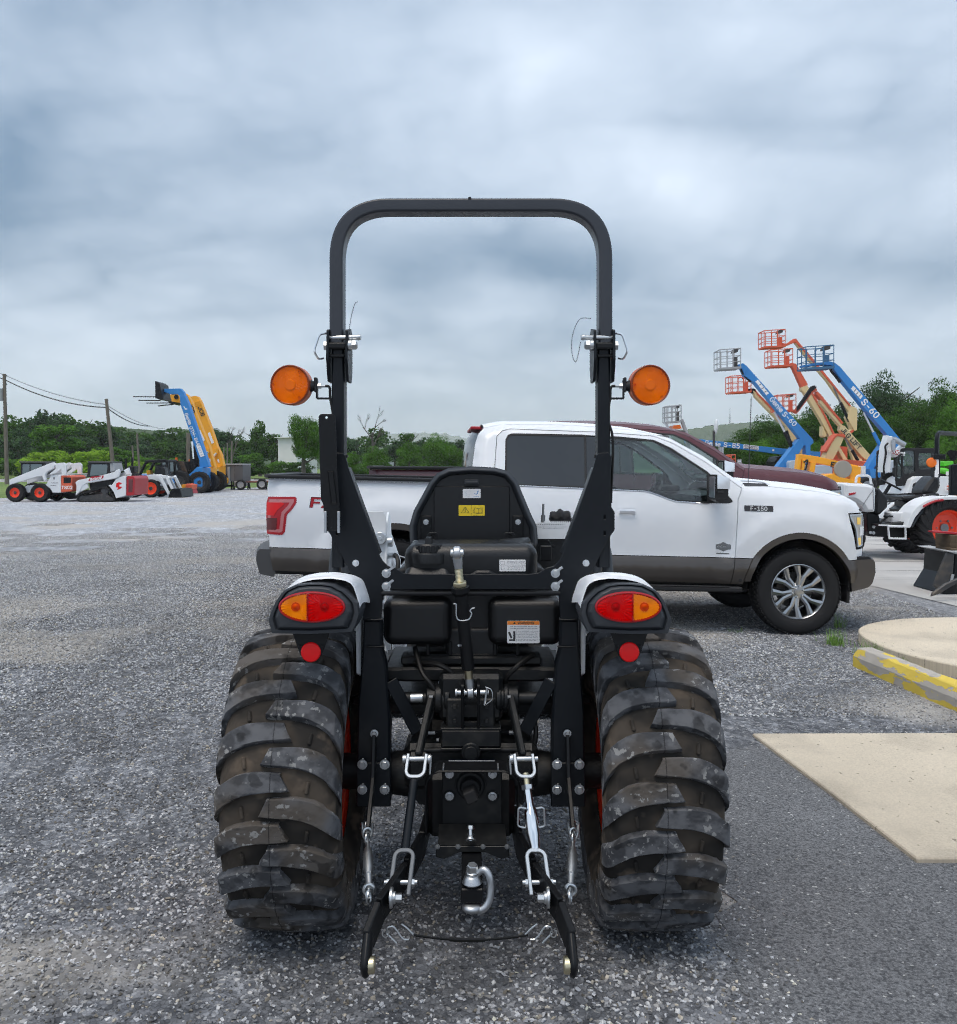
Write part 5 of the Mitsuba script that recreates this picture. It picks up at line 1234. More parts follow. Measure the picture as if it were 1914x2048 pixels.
RAX = (783 - 1590) * SP                                # rear axle
roofpx = [(929, 1010), (931, 928), (936, 885), (942, 866), (953, 854), (991, 846.5), (1100, 847), (1185, 851), (1260, 858.5), (1333, 874), (1400, 911), (1476, 968)]
toppx = [(1476, 968), (1539, 974), (1628, 983), (1688, 994), (1718, 1006), (1728, 1016)]
beltpx = [(929, 966), (1224, 979), (1277, 981), (1298, 988), (1331, 1001), (1400, 1006), (1446, 1005)]
topline = np.vstack([tl([(520, 957), (926, 967)]), tl(roofpx[1:]), tl(toppx[1:]), tl([(1736, 1018)])])
BELT = 1.33


def ztop(x):
    o = np.argsort(topline[:, 0])
    return np.interp(x, topline[o, 0], topline[o, 1])


def half(x, z):
    """Half width of the pickup's body at (x, z)."""
    x, z = A(x, float), A(z, float)
    w = 1.0 - 0.05 * np.clip((0.62 - z) / 0.17, 0, 1) ** 1.6 - 0.045 * np.clip((z - 1.02) / 0.31, 0, 1) ** 2 - 0.016 * np.clip((1.0 - z) / 0.28, 0, 1) ** 1.5 + 0.030 * np.clip((0.725 - z) / 0.085, 0, 1) ** 0.9
    w = np.where(z > BELT, 0.955 - 0.40 * (z - BELT), w)
    for ax in (-0.01, RAX):
        r = np.hypot(x - ax, z - 0.42)
        w = w + 0.028 * np.clip((0.82 - r) / 0.10, 0, 1) ** 1.5 * (z > 0.3)
    d = np.clip(ztop(x) - z, 0, 1)
    rr = np.where(x > -0.54, 0.10, np.where(x < -3.1, 0.02, 0.09))
    t = np.clip(1 - d / rr, 0, 1)
    w = w - rr * (1 - np.sqrt(np.clip(1 - t * t, 0, 1)))
    w = w - 0.26 * np.clip((x - 0.36) / 0.34, 0, 1) ** 2 - 0.12 * np.clip((-4.85 - x) / 0.16, 0, 1) ** 2
    w = w - 0.09 * np.clip((-2.98 - x) / 0.12, 0, 1) ** 2 * (x > -3.12)
    return w


def panel(poly, step=0.05, off=0.0, ret=0.03, gap=0.003):
    """A body panel of both its faces: the curved skin and its turned-in edges, for the near (right) side."""
    p = poly.buffer(-gap, join_style=2) if gap else poly
    if p.geom_type != 'Polygon':
        p = max(p.geoms, key=lambda g: g.area)
    p = sg.polygon.orient(p)
    f = lambda x, z: half(x, z) + off
    m = [gridskin(p, step, f, -1)]
    for ring in [p.exterior] + list(p.interiors):
        rg = dense(sg.Polygon(ring), step)
        b = edgeband(rg, lambda x, z: -(half(x, z) + off), lambda x, z: -(half(x, z) + off - ret), 1)
        m.append(b)
    return cat(m)


def loft(ring, ys, dx=lambda t: 0 * t, dz=lambda t: 0 * t, cap=True):
    """The (x, z) ring repeated across the width at ys, shifted along by dx and dz of y/ymax."""
    r = A(ring, float)
    k, ym = len(r), np.abs(ys).max()
    v = np.vstack([np.column_stack([r[:, 0] + dx(y / ym), np.full(k, y), r[:, 1] + dz(y / ym)]) for y in ys])
    f = [(i * k + j, i * k + (j + 1) % k, (i + 1) * k + (j + 1) % k, (i + 1) * k + j) for i in range(len(ys) - 1) for j in range(k)]
    m = TM(v, f)
    if cap:
        cv, cf = trimesh.creation.triangulate_polygon(sg.Polygon(r), engine='earcut')
        cv = A(cv)
        idx = [int(np.argmin(((r - c) ** 2).sum(1))) for c in cv]
        cf = A(idx)[A(cf)]
        m = TM(v, np.vstack([m.faces, cf[:, ::-1], cf + (len(ys) - 1) * k]))
    m.fix_normals()
    return m


def crossband(line, n=12, crown=0.05, bow=0.0, inset=0.0):
    """The surface from flank to flank over a line of (x, z) points (roof, bonnet, screens), crowned."""
    L_ = A(line, float)
    rows = []
    for x, z in L_:
        w = float(half(x, z)) - inset
        y = np.linspace(-w, w, n + 1)
        rows.append(np.column_stack([x + bow * (1 - (y / w) ** 2), y, z + crown * (1 - (y / w) ** 2)]))
    v = np.vstack(rows)
    m = TM(v, [(i * (n + 1) + j, i * (n + 1) + j + 1, (i + 1) * (n + 1) + j + 1, (i + 1) * (n + 1) + j) for i in range(len(L_) - 1) for j in range(n)])
    return m


def finer(line, step=0.05):
    l = sg.LineString(line)
    return A([l.interpolate(t).coords[0] for t in np.linspace(0, l.length, max(2, int(l.length / step)))])


def pickup(name, label, M, paint, lower, lettering=True, group=None):
    t = Thing(name, label, 'pickup truck', group, M)
    arch = lambda ax, r: sg.Point(ax, 0.42).buffer(r, quad_segs=20)
    ZL = 0.715
    outline = sg.Polygon(np.vstack([tl([(528, 958), (926, 967)]), tl([(929, 966)] + roofpx[1:]), tl(toppx[1:] + [(1731, 1026), (1734, 1053), (1733, 1106), (1728, 1120)]), [[0.6, 0.46], [-4.92, 0.50]], tl([(536, 1094), (531, 1000), (526, 975)])]))
    if not outline.is_valid:
        outline = outline.buffer(0)
    opening = shapely.union_all([arch(-0.01, 0.49), arch(RAX, 0.49)])
    flare = shapely.union_all([arch(-0.01, 0.545), arch(RAX, 0.545)])
    U = lambda u: (u - 1590) * SP
    win_r = rnd(sg.polygon.orient(sg.Polygon(tl([(999, 880), (1004, 871), (1012, 869), (1157, 871.5), (1155, 973), (998, 968)]))), 0.012)
    win_f = rnd(sg.polygon.orient(sg.Polygon(tl([(1190, 874), (1224, 875), (1298, 882), (1331, 898), (1400, 945), (1413, 958), (1403, 1004), (1331, 999), (1298, 987), (1277, 980), (1190, 977)]))), 0.012)
    pillar = sg.Polygon(tl([(1160, 872), (1187, 873.5), (1187, 976), (1158, 973.5)]))
    sail = rnd(sg.polygon.orient(sg.Polygon(tl([(1402, 945), (1450, 1003), (1440, 1006), (1398, 1005)]))), 0.008)
    glassy = shapely.union_all([win_r.buffer(0.012), win_f.buffer(0.012), pillar.buffer(0.01), sail])
    fsplit = [(1476, 968), (1470, 975), (1460, 1000), (1455, 1106), (1446, 1176)]
    left_of_f = sg.Polygon(np.vstack([tl(fsplit), [[-9, 0.2], [-9, 2.6], [-0.9, 2.6]]]))
    drip = sg.Polygon(np.vstack([tl([(975, 930), (979, 872), (990, 861), (1005, 857), (1185, 863), (1300, 871), (1340, 887), (1402, 925), (1470, 977)]), [[-0.6, 0.3], [U(971), 0.3]]]))
    cabin = outline.intersection(sg.box(U(929), 0, 9, 9)).intersection(left_of_f)
    doors = cabin.intersection(drip)
    up, lo = sg.box(-9, ZL, 9, 9), sg.box(-9, 0.3, 9, ZL)
    big = lambda g: max(g.geoms, key=lambda q: q.area) if g.geom_type != 'Polygon' else g
    parts = [('bed_side', outline.intersection(sg.box(-9, 0, U(927), 9)).difference(flare)), ('rear_door', doors.intersection(sg.box(U(900), 0, U(1190), 9)).difference(glassy).difference(flare)),
             ('front_door', doors.intersection(sg.box(U(1190), 0, 9, 9)).difference(glassy).difference(flare)), ('cab_frame', cabin.difference(drip).difference(flare)), ('front_wing', outline.difference(left_of_f).intersection(sg.box(-0.8, 0, 9, 9)).difference(flare).difference(sg.Polygon(tl([(1684, 1027), (1760, 1027), (1760, 1100), (1704, 1100)]))))]
    for nm, g in parts:
        hi = big(g.intersection(up))
        k = None
        for s in (1, -1):
            m = panel(hi)
            kk = t.add(nm, m if s > 0 else mirror(m, 0, 1), paint, smooth=35)
            k = kk if s > 0 else k
            lw = g.intersection(lo)
            for q in (lw.geoms if lw.geom_type != 'Polygon' else [lw]):
                if q.area > 0.004:
                    m = panel(q)
                    t.add('lower_trim', m if s > 0 else mirror(m, 0, 1), lower, smooth=35, under=kk)
    for s in (1, -1):
        f = lambda m: m if s > 0 else mirror(m, 0, 1)
        for ax in (-0.01, RAX):
            lip = big(arch(ax, 0.545).difference(arch(ax, 0.49)).intersection(sg.box(-9, 0.5, 9, 3)).intersection(outline.buffer(0.02)))
            t.add('wheel_arch_trim', f(panel(lip, 0.035, 0.012, 0.10, 0.001)), lower, smooth=40)
            t.add('wheel_well', f(loft([(ax + 0.50 * math.cos(a), 0.42 + 0.50 * math.sin(a)) for a in np.linspace(0, math.pi, 18)] + [(ax - 0.49, 0.42), (ax - 0.485 + 0.0, 0.42)] + [(ax + 0.47 * math.cos(a), 0.42 + 0.47 * math.sin(a)) for a in np.linspace(math.pi, 0, 18)], np.linspace(-0.99, -0.45, 3), cap=False)), 'm_darktrim', smooth=40)
        wr = t.add('rear_window', f(gridskin(win_r, 0.06, lambda x, z: half(x, z) - 0.008, -1)), 'm_darkglass', smooth=True, label='dark tinted rear door window')
        wf = t.add('front_window', f(gridskin(win_f, 0.06, lambda x, z: half(x, z) - 0.008, -1)), 'm_glass', smooth=True)
        t.add('window_seal', f(cat(panel(big(win_r.buffer(0.012).difference(win_r.buffer(-0.004))), 0.06, -0.002, 0.02, 0), panel(big(win_f.buffer(0.012).difference(win_f.buffer(-0.004))), 0.06, -0.002, 0.02, 0))), 'm_darktrim')
        t.add('door_pillar', f(panel(pillar, 0.06, -0.004, 0.02, 0)), 'm_darkglass')
        t.add('mirror_base', f(panel(sail, 0.06, 0.002, 0.03, 0)), 'm_darktrim')
        bl = finer(tl(beltpx)[:-1], 0.06)
        bl = bl[bl[:, 0] > U(985)]
        t.add('belt_moulding', f(tube([(x, -float(half(x, z - 0.012)) - 0.002, z - 0.004) for x, z in bl], 0.006, 6)), 'm_chrome' if lettering else 'm_darktrim')
        for u, v in ((1237, 1023),) + (((1010, 1014),)):
            (x, z), = tl([(u, v)])
            w = float(half(x, z))
            t.add('door_handle', f(cat(box((x, -w - 0.026, z), (0.15, 0.018, 0.035), 0.006), box((x - 0.06, -w - 0.012, z), (0.03, 0.03, 0.03), 0.006), box((x + 0.06, -w - 0.012, z), (0.03, 0.03, 0.03), 0.006))), 'm_chrome')
            t.add('handle_recess', f(panel(rnd(sg.box(x - 0.10, z - 0.055, x + 0.10, z + 0.05), 0.02).difference(rnd(sg.box(x - 0.088, z - 0.043, x + 0.088, z + 0.038), 0.02)), 0.05, 0.004, 0.01, 0)), paint)
        # mirror
        (x0, z0), (x1, z1) = tl([(1395, 1001), (1436, 950)])
        w = 0.97
        t.add('wing_mirror', f(hull([(x0 + a, -y, z) for a, y, z in ((0, w + 0.10, z0 + 0.02), (0, w + 0.31, z0 + 0.02), (0, w + 0.10, z1), (0, w + 0.31, z1), (0.13, w + 0.12, z0 + 0.03), (0.13, w + 0.27, z0 + 0.03), (0.15, w + 0.12, z1 - 0.03), (0.13, w + 0.27, z1 - 0.03), (0.06, w + 0.10, z0 - 0.01), (0.06, w + 0.25, z0 - 0.01))])), 'm_darktrim', smooth=25)
        t.add('mirror_cap', f(hull([(x0 + a, -y, z) for a, y, z in ((0.015, w + 0.105, z0 + 0.12), (0.015, w + 0.318, z0 + 0.12), (0.012, w + 0.105, z1 + 0.004), (0.012, w + 0.315, z1 + 0.004), (0.142, w + 0.12, z0 + 0.12), (0.14, w + 0.28, z0 + 0.12), (0.16, w + 0.12, z1 - 0.025), (0.14, w + 0.28, z1 - 0.025))])), 'm_chrome', smooth=25)
        t.add('mirror_arm', f(cat(beam((x0 + 0.09, -w + 0.03, z0 + 0.06), (x0 + 0.07, -w - 0.13, z0 + 0.06), 0.10, 0.06, 0.01), box((x0 + 0.045, -w - 0.345 + 0.03, z0 + 0.085), (0.06, 0.012, 0.02), 0.004))), 'm_darktrim')
        t.add('mirror_glass', f(box((x0 - 0.001, -w - 0.205, (z0 + z1) / 2 + 0.01), (0.004, 0.18, 0.19), 0.001)), 'm_chrome')
        # lamps
        tlp = sg.polygon.orient(sg.Polygon(tl([(526.5, 1004), (530.5, 992), (586, 992), (589, 995), (588.5, 1004), (580.5, 1017), (571, 1027), (568, 1060), (563, 1066), (530, 1065), (527, 1033)])))
        tlp = rnd(tlp, 0.01)
        tk = t.add('tail_lamp', f(panel(tlp, 0.03, 0.006, 0.02, 0)), 'm_red', smooth=30)
        t.add('light_guide', f(panel(big(tlp.buffer(-0.022).difference(tlp.buffer(-0.052))), 0.03, 0.008, 0.006, 0)), 'm_pinklamp', smooth=30, under=tk)
        t.add('brake_lens', f(panel(rnd(sg.Polygon(tl([(527.5, 1003), (561, 1003), (566, 1006), (552, 1018), (545, 1029), (528, 1028)])), 0.006), 0.03, 0.011, 0.01, 0)), 'm_redbright', smooth=30, under=tk)
        t.add('reverse_lens', f(panel(rnd(sg.Polygon(tl([(528, 1034), (552, 1033), (551, 1056), (529, 1057)])), 0.006), 0.03, 0.011, 0.01, 0)), 'm_darkred', smooth=30, under=tk)
        hp = rnd(sg.polygon.orient(sg.Polygon(tl([(1686.5, 1029), (1731.5, 1029), (1734, 1053), (1733, 1094), (1708, 1095), (1704, 1060), (1698, 1050), (1689, 1038)]))), 0.006)
        hk = t.add('headlamp', f(panel(hp, 0.03, 0.002, 0.03, 0)), 'm_lampgrey', smooth=30)
        for c in ([(1707, 1036), (1720, 1036), (1720, 1050), (1708, 1050)], [(1710, 1077), (1723, 1077), (1723, 1092), (1710, 1092)]):
            t.add('amber_reflector', f(panel(sg.Polygon(tl(c)), 0.03, 0.008, 0.008, 0)), 'm_amberbright', under=hk)
        t.add('lamp_block', f(panel(sg.Polygon(tl([(1717, 1055), (1735, 1055), (1735, 1073), (1717, 1073)])), 0.03, 0.012, 0.01, 0)), 'm_whitepaint', under=hk)
        t.add('lamp_bezel', f(panel(big(hp.difference(hp.buffer(-0.013))), 0.03, 0.010, 0.008, 0)), 'm_lightgrey', under=hk)
        t.add('running_board', f(cat(box((-1.95, -0.985, 0.425), (2.75, 0.16, 0.05), 0.015), box((-1.95, -1.04, 0.45), (2.5, 0.05, 0.012), 0.004))), 'm_darktrim')
    ys = np.linspace(-0.93, 0.93, 19)
    arc = lambda a: (lambda q: a * (1 - np.abs(q) ** 2.4))
    t.add('front_bumper', loft(rnd(sg.polygon.orient(sg.Polygon(tl([(1688, 1122), (1738, 1119), (1743, 1126), (1745, 1146), (1739, 1168), (1730, 1176), (1697, 1184), (1692, 1150)]))), 0.015).exterior.coords[:-1], np.linspace(-0.95, 0.95, 21), arc(0.20)), lower, smooth=35)
    t.add('bumper_cap', loft(tl([(1690, 1114), (1732, 1114), (1738, 1119.5), (1690, 1122)]), np.linspace(-0.93, 0.93, 21), arc(0.2)), 'm_darktrim', smooth=35)
    t.add('rear_bumper', loft(rnd(sg.polygon.orient(sg.Polygon(tl([(514, 1100), (518, 1094), (548, 1095), (551, 1120), (549, 1149), (520, 1143), (513, 1118)]))), 0.012).exterior.coords[:-1], np.linspace(-0.96, 0.96, 21), arc(-0.10)), 'm_darkgreytrim', smooth=35)
    t.add('tow_hitch', box((-4.86, 0, 0.46), (0.3, 0.9, 0.10), 0.01), 'm_darktrim')
    t.add('grille', loft(tl([(1690, 1020), (1722, 1020), (1727, 1060), (1726, 1112), (1690, 1112)]), np.linspace(-0.82, 0.82, 17), arc(0.22)), 'm_darktrim', smooth=35)
    t.add('grille_bar', cat(*[loft(tl([(1700, v), (1726, v), (1726, v + 9), (1700, v + 9)]), np.linspace(-0.72, 0.72, 17), arc(0.235)) for v in (1030, 1056, 1082)]), 'm_chrome', smooth=35)
    t.add('tailgate', cat(loft(tl([(529, 957), (534, 957), (534, 1000), (541, 1096), (537, 1096), (529, 1000)]), np.linspace(-0.82, 0.82, 9), arc(-0.05))), paint, smooth=35)
    rl = finer(tl([(532, 955), (926, 964)]), 0.2)
    for s in (1, -1):
        f = lambda m: m if s > 0 else mirror(m, 0, 1)
        t.add('bed_rail', f(cat(sweep([(x, -0.93, z + 0.012) for x, z in rl], rrect(0.13, 0.034, 0.01), nrm=(0, 0, 1)))), 'm_darktrim')
    t.add('tailgate_cap', sweep([(rl[0, 0] - 0.04 * (1 - (y / 0.95) ** 2), y, rl[0, 1] + 0.016) for y in np.linspace(-0.95, 0.95, 9)], rrect(0.08, 0.034, 0.01), nrm=(0, 0, 1)), 'm_darkgreytrim')
    t.add('bed_cover', box(((rl[0, 0] + rl[-1, 0]) / 2, 0, rl[:, 1].mean() - 0.06), (1.78, 1.7, 0.05), 0.01), 'm_darktrim')
    roof = finer(tl(roofpx[4:10]), 0.07)
    t.add('roof', crossband(roof, 14, 0.055), paint, smooth=50)
    t.add('windscreen', crossband(finer(tl([(1336, 876), (1400, 912), (1472, 966)]), 0.1), 12, 0.03, 0.10, 0.05), 'm_clearglass', smooth=50)
    t.add('back_window', crossband(finer(tl([(953, 855), (943, 868), (937, 885), (932, 928), (930, 965)]), 0.1), 12, 0.0, -0.09, 0.03), 'm_darkglass', smooth=50)
    t.add('high_brake_light', box((tl([(944, 862)])[0, 0] - 0.03, 0, tl([(944, 860)])[0, 1] + 0.03), (0.1, 1.1, 0.03), 0.008), 'm_red')
    t.add('bonnet', crossband(finer(tl(toppx), 0.06), 14, 0.065, 0.04), paint, smooth=50)
    t.add('scuttle', crossband(tl([(1464, 962), (1484, 968)]), 8, 0.01, 0.08, 0.06), 'm_darktrim')
    t.add('wiper', beam((-0.62, -0.5, 1.46), (-0.45, 0.1, 1.43), 0.02, 0.015, 0.003), 'm_darktrim')
    # inside
    t.add('floor', cat(box((-2.1, 0, 0.5), (5.2, 1.2, 0.2), 0.02), box((-1.7, 0, 0.62), (2.6, 1.8, 0.1), 0.02), box((0.1, 0, 0.75), (0.9, 0.9, 0.5), 0.05)), 'm_darktrim')
    t.add('bed_bulkhead', box((-3.14, 0, 1.0), (0.06, 1.7, 0.75), 0.01), 'm_darktrim')
    t.add('headliner', box((-2.05, 0, 1.84), (1.7, 1.3, 0.03), 0.01), 'm_interior')
    t.add('dashboard', cat(hull([(x, y, z) for y in (-0.8, 0.8) for x, z in ((-0.62, 1.0), (-0.62, 1.32), (-0.95, 1.28), (-1.05, 1.1), (-0.95, 0.9))]), box((-0.95, 0.42, 1.33), (0.2, 0.35, 0.06), 0.02)), 'm_darktrim', smooth=30)
    t.add('steering_wheel', cat(tube([(-1.12 + 0.10 * math.sin(a) * 1.0, 0.40 + 0.185 * math.cos(a), 1.24 + 0.165 * math.sin(a)) for a in np.linspace(0, 2 * math.pi, 28, endpoint=False)], 0.016, 8, closed=True), cyl((-1.12, 0.4, 1.24), (-0.95, 0.4, 1.2), 0.06), box((-1.12, 0.4, 1.24), (0.03, 0.34, 0.035), 0.01)), 'm_darktrim')
    for y in (-0.42, 0.42):
        for x in (-1.85, -2.75):
            t.add('seat', cat(hull([(x + a, y + b_, z) for b_ in (-0.25, 0.25) for a, z in ((0.05, 0.82), (0.5, 0.86), (0.5, 0.78), (0.0, 0.75))]), hull([(x + a, y + b_ * k, z) for b_ in (-0.25, 0.25) for a, z, k in ((0.06, 0.8, 1), (-0.18, 1.34, 0.85), (-0.28, 1.32, 0.85), (-0.10, 0.8, 1))]), hull([(x + a, y + b_, z) for b_ in (-0.12, 0.12) for a, z in ((-0.18, 1.38), (-0.21, 1.56), (-0.30, 1.56), (-0.27, 1.38))])), 'm_interior', smooth=30)
    # wheels
    wf = t.holder('front_wheel')
    R, W = 0.405, 0.275
    tp = [(0.252, -0.115), (0.30, -0.140), (0.35, -0.142), (0.385, -0.130), (0.398, -0.10), (0.402, 0), (0.398, 0.10), (0.385, 0.130), (0.35, 0.142), (0.30, 0.140), (0.252, 0.115)]
    car = lathe(curve(np.column_stack([tp, np.zeros(11)]), 3)[:, :2], (0, 0, 0), (0, 1, 0), 64)
    blocks = []
    rs = np.random.RandomState(8)
    for row, (y0, r, wd) in enumerate(((-0.118, 0.394, 0.036), (-0.068, 0.402, 0.042), (-0.02, 0.4045, 0.036), (0.02, 0.4045, 0.036), (0.068, 0.402, 0.042), (0.118, 0.394, 0.036))):
        for k in range(56):
            a = 2 * math.pi * (k + 0.5 * (row % 2) + rs.uniform(-0.06, 0.06)) / 56
            c = A([math.cos(a) * r, y0, math.sin(a) * r])
            ti = A([-math.sin(a), 0, math.cos(a)])
            up_ = A([math.cos(a), 0, math.sin(a)])
            tw = 0.45 * (-1 if row % 2 else 1)
            ax1 = ti * math.cos(tw) + A([0, 1, 0]) * math.sin(tw)
            ax2 = np.cross(up_, ax1)
            blocks.append(A([c + ax1 * sx * 0.0155 + ax2 * sy * wd / 2 + up_ * sz for sx in (-1, 1) for sy in (-1, 1) for sz in (-0.004, 0.007)]))
    fcs = A([(0, 1, 3), (0, 3, 2), (4, 6, 7), (4, 7, 5), (0, 4, 5), (0, 5, 1), (2, 3, 7), (2, 7, 6), (1, 5, 7), (1, 7, 3)])
    nb = len(blocks)
    tread = TM(np.vstack(blocks), (fcs[None] + 8 * np.arange(nb)[:, None, None]).reshape(-1, 3))
    tread.fix_normals()
    rim = lathe([(0.238, 0.11), (0.246, -0.09), (0.262, -0.112), (0.262, -0.122), (0.255, -0.126), (0.240, -0.112), (0.232, -0.08), (0.225, 0.02), (0.22, 0.11)], (0, 0, 0), (0, 1, 0), 56)
    sp_, dk_ = [], []
    for k in range(12):
        a = 2 * math.pi * (k // 2) / 6 + (0.17 if k % 2 else -0.17) + 0.3
        a0 = 2 * math.pi * (k // 2) / 6 + (0.10 if k % 2 else -0.10) * 2 + 0.3
        a1 = a + (0.12 if k % 2 else -0.12)
        e = lambda r, a_, y: A([r * math.cos(a_), y, r * math.sin(a_)])
        P_ = []
        for r, aa, hw, y, th in ((0.055, a0, 0.020, -0.100, 0.03), (0.15, a, 0.018, -0.108, 0.02), (0.245, a1, 0.027, -0.118, 0.02)):
            tdir = A([-math.sin(aa), 0, math.cos(aa)])
            P_.append([e(r, aa, y) - tdir * hw, e(r, aa, y) + tdir * hw, e(r, aa, y + th) - tdir * hw * 1.4, e(r, aa, y + th) + tdir * hw * 1.4, e(r, aa, y - 0.006)])
        sp_ += [hull(P_[0] + P_[1]), hull(P_[1] + P_[2])]
    hub = cat(lathe([(0.075, 0.0), (0.078, -0.09), (0.06, -0.104), (0.036, -0.106), (0.034, -0.114), (0, -0.117)], (0, 0, 0), (0, 1, 0), 36), *sp_)
    disc = cat(lathe([(0, 0.0), (0.17, 0.0), (0.17, -0.02), (0, -0.02)], (0, 0.02, 0), (0, 1, 0), 36), box((0.13, 0.0, 0.03), (0.08, 0.08, 0.14), 0.01))
    nuts = cat(*[lathe([(0.011, 0), (0.011, -0.02), (0.007, -0.026), (0, -0.027)], (0.052 * math.cos(a), -0.098, 0.052 * math.sin(a)), (0, 1, 0), 6) for a in np.arange(6) * math.pi / 3 + 0.3])
    for ax in (-0.012, RAX):
        for s in (1, -1):
            k = wf if (ax > -1 and s > 0) else t.holder('front_wheel' if ax > -1 else 'rear_wheel')
            Mw = mov(ax, -s * 0.845, R + 0.002)
            f = lambda m: xf(m if s > 0 else mirror(m, 0, 1), Mw)
            t.add('tyre', f(car), 'm_rubber', smooth=True, under=k)
            t.add('tread', f(tread), 'm_rubber', smooth=False, under=k, stuff=True)
            t.add('rim', f(rim), 'm_alloy', smooth=35, under=k)
            t.add('spokes', f(hub), 'm_alloy', smooth=24, under=k, stuff=True)
            t.add('brake_disc', f(disc), 'm_darksteel', under=k)
            t.add('wheel_nut', f(nuts), 'm_chrome', under=k, stuff=True)
    for s in (1, -1):
        t.add('mud_flap', box((tl([(1690, 1200)])[0, 0], -s * 0.86, 0.42), (0.03, 0.2, 0.22), 0.006), 'm_darktrim')
    ab = tl([(1489.5, 984)])[0]
    aw = float(half(ab[0], ab[1]))
    t.add('aerial', cat(cyl((ab[0], -aw + 0.12, ab[1] + 0.01), (ab[0], -aw + 0.12, ab[1] + 0.05), 0.014, 0.008), cyl((ab[0], -aw + 0.12, ab[1] + 0.04), (ab[0] + 0.012, -aw + 0.12, ab[1] + 0.91), 0.0032, 0.0022, 8)), 'm_ink')
    if lettering:
        def flat(u0, v0, u1, v1, out, bs, nm, r=0.008, und=None):
            (xa, za), (xb, zb) = tl([(u0, v0), (u1, v1)])
            p = rnd(sg.box(min(xa, xb), min(za, zb), max(xa, xb), max(za, zb)), r)
            return t.add(nm, panel(p, 0.03, out, 0.01, 0), bs, under=und)
        bk = flat(1472, 1010, 1530, 1023, 0.004, 'm_ink', 'wing_badge')
        (x, z), = tl([(1501, 1016.5)])
        t.add('lettering', text('F-150', 0.038, (x, -float(half(x, z)) - 0.004, z), (1.0, -0.0, 0), depth=0.004, bold=True), 'm_silver', under=bk)
        vk = flat(1479, 966, 1530, 973, 0.004, 'm_ink', 'vent_badge', 0.004)
        t.add('chrome_edge', tube([(x_, -float(half(x_, z_)) - 0.004, z_) for x_, z_ in tl([(1474, 962), (1500, 963), (1520, 965), (1534, 971)])], 0.006, 6), 'm_chrome', under=vk)
        (x, z), = tl([(1431.5, 1092)])
        ek = t.add('door_emblem', panel(rnd(sg.Polygon([(x - 0.07, z - 0.02), (x - 0.03, z - 0.03), (x, z - 0.045), (x + 0.03, z - 0.03), (x + 0.07, z - 0.02), (x + 0.07, z + 0.02), (x + 0.03, z + 0.028), (x, z + 0.045), (x - 0.03, z + 0.028), (x - 0.07, z + 0.02)]), 0.004), 0.03, 0.004, 0.01, 0), 'm_steel')
        t.add('lettering', text('KING RANCH', 0.014, (x, -float(half(x, z)) - 0.004, z), depth=0.002), 'm_chrome', under=ek)
        flat(1418, 1104, 1443, 1107, 0.004, 'm_steel', 'door_badge', 0.003)
        (x, z), = tl([(612, 1012)])
        w = float(half(x, z)) + 0.001
        for nm, h_, dx_, dz_, dy_, bs in (('decal_outline', 0.094, -0.005, -0.003, 0.0, 'm_ink'), ('decal', 0.086, 0.0, 0.0, -0.0015, 'm_red')):
            m = text('FX4', h_, (x + dx_, -w + dy_, z + dz_), depth=0.0015, bold=True, center=False)
            m.vertices[:, 0] = x + (m.vertices[:, 0] - x) * 1.55 + 0.15 * (m.vertices[:, 2] - z)
            t.add(nm, m, bs)
        (x, z), = tl([(1466, 1158)])
        t.add('parking_sensor', lathe([(0.016, 0), (0.016, 0.003), (0.012, 0.004), (0, 0.004)], (x, -float(half(x, z)), z), (0, -1, 0), 20), 'm_darktrim')
    return t


mat('m_pinklamp', (0.46, 0.15, 0.16), 0.3, coat=0.6)
mat('m_darkred', (0.10, 0.008, 0.010), 0.25, coat=0.8)
mat('m_lampgrey', (0.42, 0.41, 0.39), 0.15, 0.3, coat=1.0)
mat('m_darkgreytrim', (0.050, 0.050, 0.052), 0.5)
white_truck = pickup('pickup_truck', 'white crew cab pickup with brown lower trim parked behind the tractor', mov(2.97, 9.90, 0.0, 2.4, 1.0, 1.5), 'm_white', 'm_taupe')
maroon_truck = pickup('pickup_truck', 'dark maroon pickup parked on the far side of the white pickup', mov(3.98, 13.25, 0.03, 2.0, 1.085, 0.6), 'm_maroon', 'm_maroon', lettering=False)
# ------------------------------------------------------------------ machines at the left edge of the yard
def conv(ox, oy, k, y):
    """Points read off an enlarged photograph detail -> (x, z) metres at depth y."""
    return lambda pts: px(A(pts, float) / k + A([ox, oy]), y)


def at2(c, p, y):
    (x, z), = c([p])
    return A([x, y, z])


